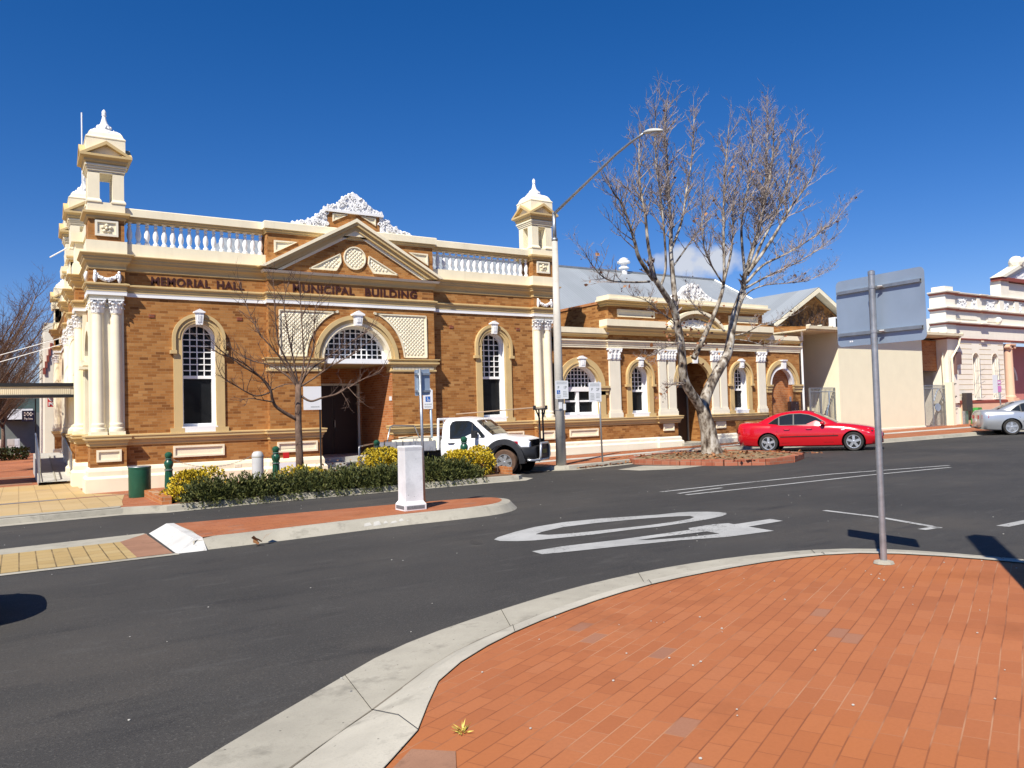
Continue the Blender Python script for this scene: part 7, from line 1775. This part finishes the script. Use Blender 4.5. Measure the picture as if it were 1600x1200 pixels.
LBa([(1166, 450)]+c9([(1050, 1080), (1150, 1030), (1280, 970), (1400, 890), (1490, 820)]), .045, .009, 19.3, 18.0, .25, 5, .8)
LBa([(1158, 470), (1172, 455)]+c9([(1080, 1110), (1200, 1100), (1330, 1080), (1440, 1010)]), .035, .008, 19.4, 18.4, .3, 5, .75)
LBa([(1143, 525), (1165, 520), (1188, 508), (1215, 500), (1240, 492)], .035, .009, 19.3, 18.6, .3, 4, .6)
LBa([(1143, 530), (1170, 533), (1195, 540), (1215, 536)], .025, .008, 19.3, 18.9, .3, 4, .5)
LBa([(1064, 535), (1045, 540), (1022, 552), (1005, 560)], .03, .008, 18.7, 18.0, .3, 4, .5)
LBa([(1058, 505), (1035, 490), (1010, 470), (985, 462)], .03, .008, 18.7, 18.3, .3, 4, .6)
LBa([(1074, 600), (1058, 598), (1046, 604), (1040, 612)], .03, .007, 18.9, 18.3, .3, 5, .35)
LBa([(1116, 500), (1095, 488), (1080, 470), (1074, 450)], .03, .008, 18.8, 19.2, .3, 4, .6)
tB = wthing('plane_tree', 'large leafless plane tree with mottled pale bark in the brick edged bed', 'tree', (19.8, 19.1, .45))
TB.wood.build('trunk', LBARK, tB, smooth=True); TB.twig.build('crown', TWIG, tB)
b = MB(); rr = random.Random(5)
for i in range(230):
    p = rr.choice(TB.tips)
    if p.z > 7 and rr.random() < .75: continue
    p = p+Vector((rr.uniform(-.1, .1), rr.uniform(-.1, .1), rr.uniform(-.15, .05)))
    e = Vector((rr.uniform(-1, 1), rr.uniform(-1, 1), rr.uniform(-1, .4))).normalized(); leafquad(b, p, e, Vector((rr.uniform(-1, 1), rr.uniform(-1, 1), .5)), rr.uniform(.09, .17), rr.uniform(.04, .08))
for i in range(85):
    p = pxY(rr.gauss(1082, 22), rr.gauss(520, 22), 18.7+rr.uniform(-.3, .3)); e = Vector((rr.uniform(-1, 1), rr.uniform(-1, 1), rr.uniform(-1, .4))).normalized(); leafquad(b, p, e, Vector((rr.uniform(-1, 1), rr.uniform(-1, 1), .5)), .12, .05)
b.build('dead_leaves', DEADL, tB)['kind'] = 'stuff'
b = MB()
for i in range(260): p = rr.choice(TB.tips); b.blob(p+Vector((0, 0, -.06)), .022, 1)
b.build('seed_balls', TWIG2, tB)['kind'] = 'stuff'
# ---- small tree in the bed
TA = Tree(23); Ya = 20.4
TA.wood.tube([pxY(469, 745, Ya), pxY(468, 715, Ya), pxY(466, 660, Ya), pxY(466, 620, Ya), pxY(466, 600, Ya)], [.115, .098, .088, .085, .07], 12)
def LAa(pts, r0, r1, Y0, Y1, f0=.25, per=5.0, L=.6, lvl=1, up=.3): Q, R_ = TA.limb(pts, r0, r1, Y0, Y1, 7, .02); TA.dress(Q, R_, f0, per, L, lvl, .9, up, .012); return Q
def c3(P): return [(320+x*.26667, 420+y*.26667) for x, y in P]
LAa(c3([(535, 880), (470, 845), (415, 805), (395, 760), (385, 710), (345, 650), (270, 600), (180, 540), (110, 490), (50, 440)]), .055, .010, Ya, 19.8, .35, 4, .6)
LAa(c3([(385, 715), (330, 640), (250, 570), (160, 520), (90, 500), (20, 450)]), .03, .007, 20.2, 19.4, .3, 4, .6)
LAa(c3([(400, 780), (340, 770), (270, 760), (200, 770)]), .024, .006, 20.2, 19.6, .3, 5, .45)
LAa(c3([(390, 720), (300, 745), (190, 690), (110, 640), (70, 560)]), .024, .006, 20.2, 19.5, .3, 5, .5)
LAa(c3([(385, 715), (430, 690), (480, 675), (520, 680)]), .018, .006, 20.2, 20.0, .3, 4, .4)
LAa(c3([(545, 690), (510, 600), (470, 520), (430, 430), (415, 300), (410, 170), (400, 60)]), .035, .006, Ya, 20.1, .2, 6, .6)
LAa(c3([(540, 690), (500, 640), (430, 590), (370, 560), (300, 545), (200, 500), (130, 440)]), .035, .006, Ya, 20.8, .2, 6, .6)
LAa(c3([(535, 680), (470, 560), (400, 470), (330, 390), (280, 300), (240, 200), (200, 70)]), .03, .006, Ya, 20.6, .25, 6, .6)
LAa(c3([(548, 690), (525, 560), (500, 440), (480, 330), (465, 200), (490, 80)]), .03, .006, Ya, 20.3, .2, 6, .6)
LAa(c3([(552, 690), (580, 560), (575, 420), (565, 280), (560, 150), (555, 70)]), .03, .006, Ya, 20.6, .2, 6, .6)
LAa(c3([(556, 690), (600, 580), (635, 460), (640, 330), (650, 220), (700, 140)]), .03, .006, Ya, 20.2, .2, 6, .6)
LAa(c3([(556, 690), (610, 600), (690, 540), (760, 490), (850, 430), (930, 380), (980, 330)]), .03, .006, Ya, 20.7, .2, 6, .6)
LAa(c3([(560, 690), (640, 640), (740, 570), (830, 520), (900, 470), (960, 430)]), .028, .006, Ya, 20.0, .2, 6, .55)
LAa(c3([(565, 745), (620, 775), (690, 755), (770, 735), (850, 690), (940, 640), (1020, 600), (1050, 560)]), .035, .007, Ya, 20.0, .3, 5, .5)
LAa(c3([(840, 695), (880, 740), (910, 770), (945, 800)]), .014, .004, 20.1, 19.9, .3, 5, .3)
LAa(c3([(800, 720), (830, 770), (850, 815)]), .012, .004, 20.1, 19.9, .3, 5, .25)
tA = wthing('small_street_tree', 'small bare brown barked tree standing in the shrub bed before the entrance', 'tree', (6.23, 20.4, .3))
TA.wood.build('trunk', BBARK, tA, smooth=True); TA.twig.build('crown', TWIG2, tA)
# ---- bare trees far down the mall
def far_tree(px, Y, h, spread, seed, label):
    T = Tree(seed); d = pxray(px, 660); x = d.x/d.y*Y; z0 = gz(x, Y)+KB
    T.wood.tube([(x, Y, z0), (x+.05, Y, z0+h*.2), (x, Y, z0+h*.4)], [.2, .15, .13], 8)
    rr = T.r
    for i in range(24):
        a = rr.uniform(0, 6.28); tl = rr.uniform(.45, 1.0); P = [Vector((x, Y, z0+h*.4*rr.uniform(.7, 1)))]; dd = Vector((math.cos(a)*tl, math.sin(a)*tl, 1.1)).normalized()
        L = h*rr.uniform(.5, .75)*spread
        for k in range(7): dd = (dd+Vector((rr.gauss(0, .08), rr.gauss(0, .08), .02))).normalized(); P.append(P[-1]+dd*L/7)
        R_ = [.06*(1-.85*k/7)+.008 for k in range(8)]; T.wood.tube(P, R_, 5); T.dress(P, R_, .12, 2.9, h*.15, 2, 1.0, .3, .013)
    t = wthing('mall_tree', label, 'tree', (x, Y, z0), 'bare trees along the mall'); T.wood.build('trunk', BBARK, t, smooth=True); T.twig.build('crown', TWIG2, t)
far_tree(-40, 44, 8.8, 1.0, 61, 'nearest bare tree on the mall reaching in from the left edge')
far_tree(-10, 58, 8.4, .95, 62, 'bare tree farther along the mall behind the grey posts')
far_tree(4, 80, 8.5, .8, 63, 'smallest bare tree on the mall, in front of the far shops')
b = MB(); rr = random.Random(14)
for i in range(1600):
    p = Vector((rr.uniform(-3.2, .6), rr.uniform(66, 69), 0)); p.z = gz(p.x, p.y)+KB+rr.uniform(0, .85); e = Vector((rr.uniform(-1, 1), rr.uniform(-1, 1), rr.uniform(0, 1))).normalized(); leafquad(b, p, e, Vector((0, .4, 1)), .2, .08)
t = thing('hedge', 'low clipped dull green hedge across the far mall', 'hedge', (-1.3, 67.5, gz(-1, 67)+KB)); WORLD.add(t.name); b.build('foliage', DGRN, t)
# ---- plane tree bed with rough red edging blocks
bed = [(16.85, 19.35), (17.05, 17.6), (17.5, 16.3), (18.15, 15.35), (19.2, 15.35), (20.6, 16.1), (21.3, 17.4), (21.6, 19.2), (21.0, 20.6), (18.9, 20.9), (17.3, 20.2)]
sheet('tree_bed', bed, MULCH, .15)
b = MB(); N = len(bed)
for i in range(N):
    p, q = Vector(bed[i]), Vector(bed[(i+1) % N]); n = max(2, int((q-p).length/.30)); d = (q-p)/n; nv = Vector((-d.y, d.x)).normalized()*.13
    for k in range(n):
        a, c = p+d*(k+.02), p+d*(k+.98); j = random.uniform(-.02, .02); P = [a+nv, c+nv, c-nv, a-nv]
        b.prism([(v.x, v.y) for v in P], lambda x, y: (x, y, gz(x, y)-.02), lambda x, y: (x, y, gz(x, y)+.165+j))
tag(b.build('block_edging', RBLK), 'rough red block edging around the plane tree bed', 'edging')
b = MB()
for i in range(500):
    x, y = rr.uniform(17.2, 21.2), rr.uniform(15.6, 20.6)
    if x < 17.2+(19-y)*.1: continue
    e = Vector((rr.uniform(-1, 1), rr.uniform(-1, 1), rr.uniform(-.1, .35))).normalized(); leafquad(b, Vector((x, y, gz(x, y)+.165)), e, Vector((rr.uniform(-.4, .4), rr.uniform(-.4, .4), 1)), .13, .05)
o = b.build('leaf_litter', DEADL); o['kind'] = 'stuff'
# ---- small litter: a dry leaf by the island, leaves in the gutter, a weed, grit
def leaf_pile(name, label, c, n, sp, L):
    b = MB()
    for i in range(n):
        p = Vector((c[0]+rr.gauss(0, sp), c[1]+rr.gauss(0, sp), c[2]+abs(rr.gauss(0, sp*.5)))); e = Vector((rr.uniform(-1, 1), rr.uniform(-1, 1), rr.uniform(-.1, .8))).normalized(); leafquad(b, p, e, Vector((rr.uniform(-1, 1), rr.uniform(-1, 1), 1)), L, L*.42)
    return tag(b.build(name, DEADL), label, 'leaf')
leaf_pile('dry_leaf', 'curled dry brown leaf on the road below the median kerb', (*onroad(409, 851), gz(*onroad(409, 851))+.03), 7, .05, .14)
gx_ = onroad(950, 727); b = MB()
for i in range(160):
    x = rr.uniform(14.6, 17.2); y = 19.62+(x-14.6)*.13+rr.gauss(0, .05); e = Vector((rr.uniform(-1, 1), rr.uniform(-1, 1), .15)).normalized(); leafquad(b, Vector((x, y-.06, gz(x, y)+.035)), e, Vector((rr.uniform(-.3, .3), rr.uniform(-.3, .3), 1)), .10, .04)
o = b.build('gutter_leaves', DEADL); o['kind'] = 'stuff'
d = pxray(722, 1142); tt = (gz(2.0, 3.3)+KB-2)/d.z; wx, wy = d.x*tt, d.y*tt
b = MB()
for i in range(34): e = Vector((rr.uniform(-1, 1), rr.uniform(-1, 1), rr.uniform(.05, .6))).normalized(); leafquad(b, Vector((wx+rr.gauss(0, .012), wy+rr.gauss(0, .012), gz(wx, wy)+KB)), e, Vector((rr.uniform(-1, 1), rr.uniform(-1, 1), 1)), rr.uniform(.03, .065), .004)
tag(b.build('grass_tuft', STRAW), 'small yellow grass tuft between the near bricks', 'weed')
b = MB()
for i in range(110):
    x, y = rr.uniform(-3, 14), rr.uniform(5, 18); s_ = rr.uniform(.004, .011); b.blob((x, y, gz(x, y)+.004), s_, 1, (1, 1, .5))
for i in range(70):
    x, y = rr.uniform(1.5, 8), rr.uniform(1.5, 5.2); s_ = rr.uniform(.004, .010); b.blob((x, y, gz(x, y)+KB+.002), s_, 1, (1, 1, .6))
o = b.build('grit', CONCW); o['kind'] = 'stuff'
# ---- just outside the picture: an unseen pylon added only to cast the shadow at the right
t = thing('shadow_pylon', 'unseen square pylon added to cast the shadow at the right', 'pylon', (5.91, 2.39, gz(5.9, 2.4)+KB))
b = MB(); b.box(-.11, .11, -.11, .11, 0, 5.5); b.build('post', CREAM2, t)
b = MB(); b.box(-.05, .05, -.9, -.12, 1.3, 2.45); b.build('panel', SIGNW, t)  # side board added to widen that cast shadow
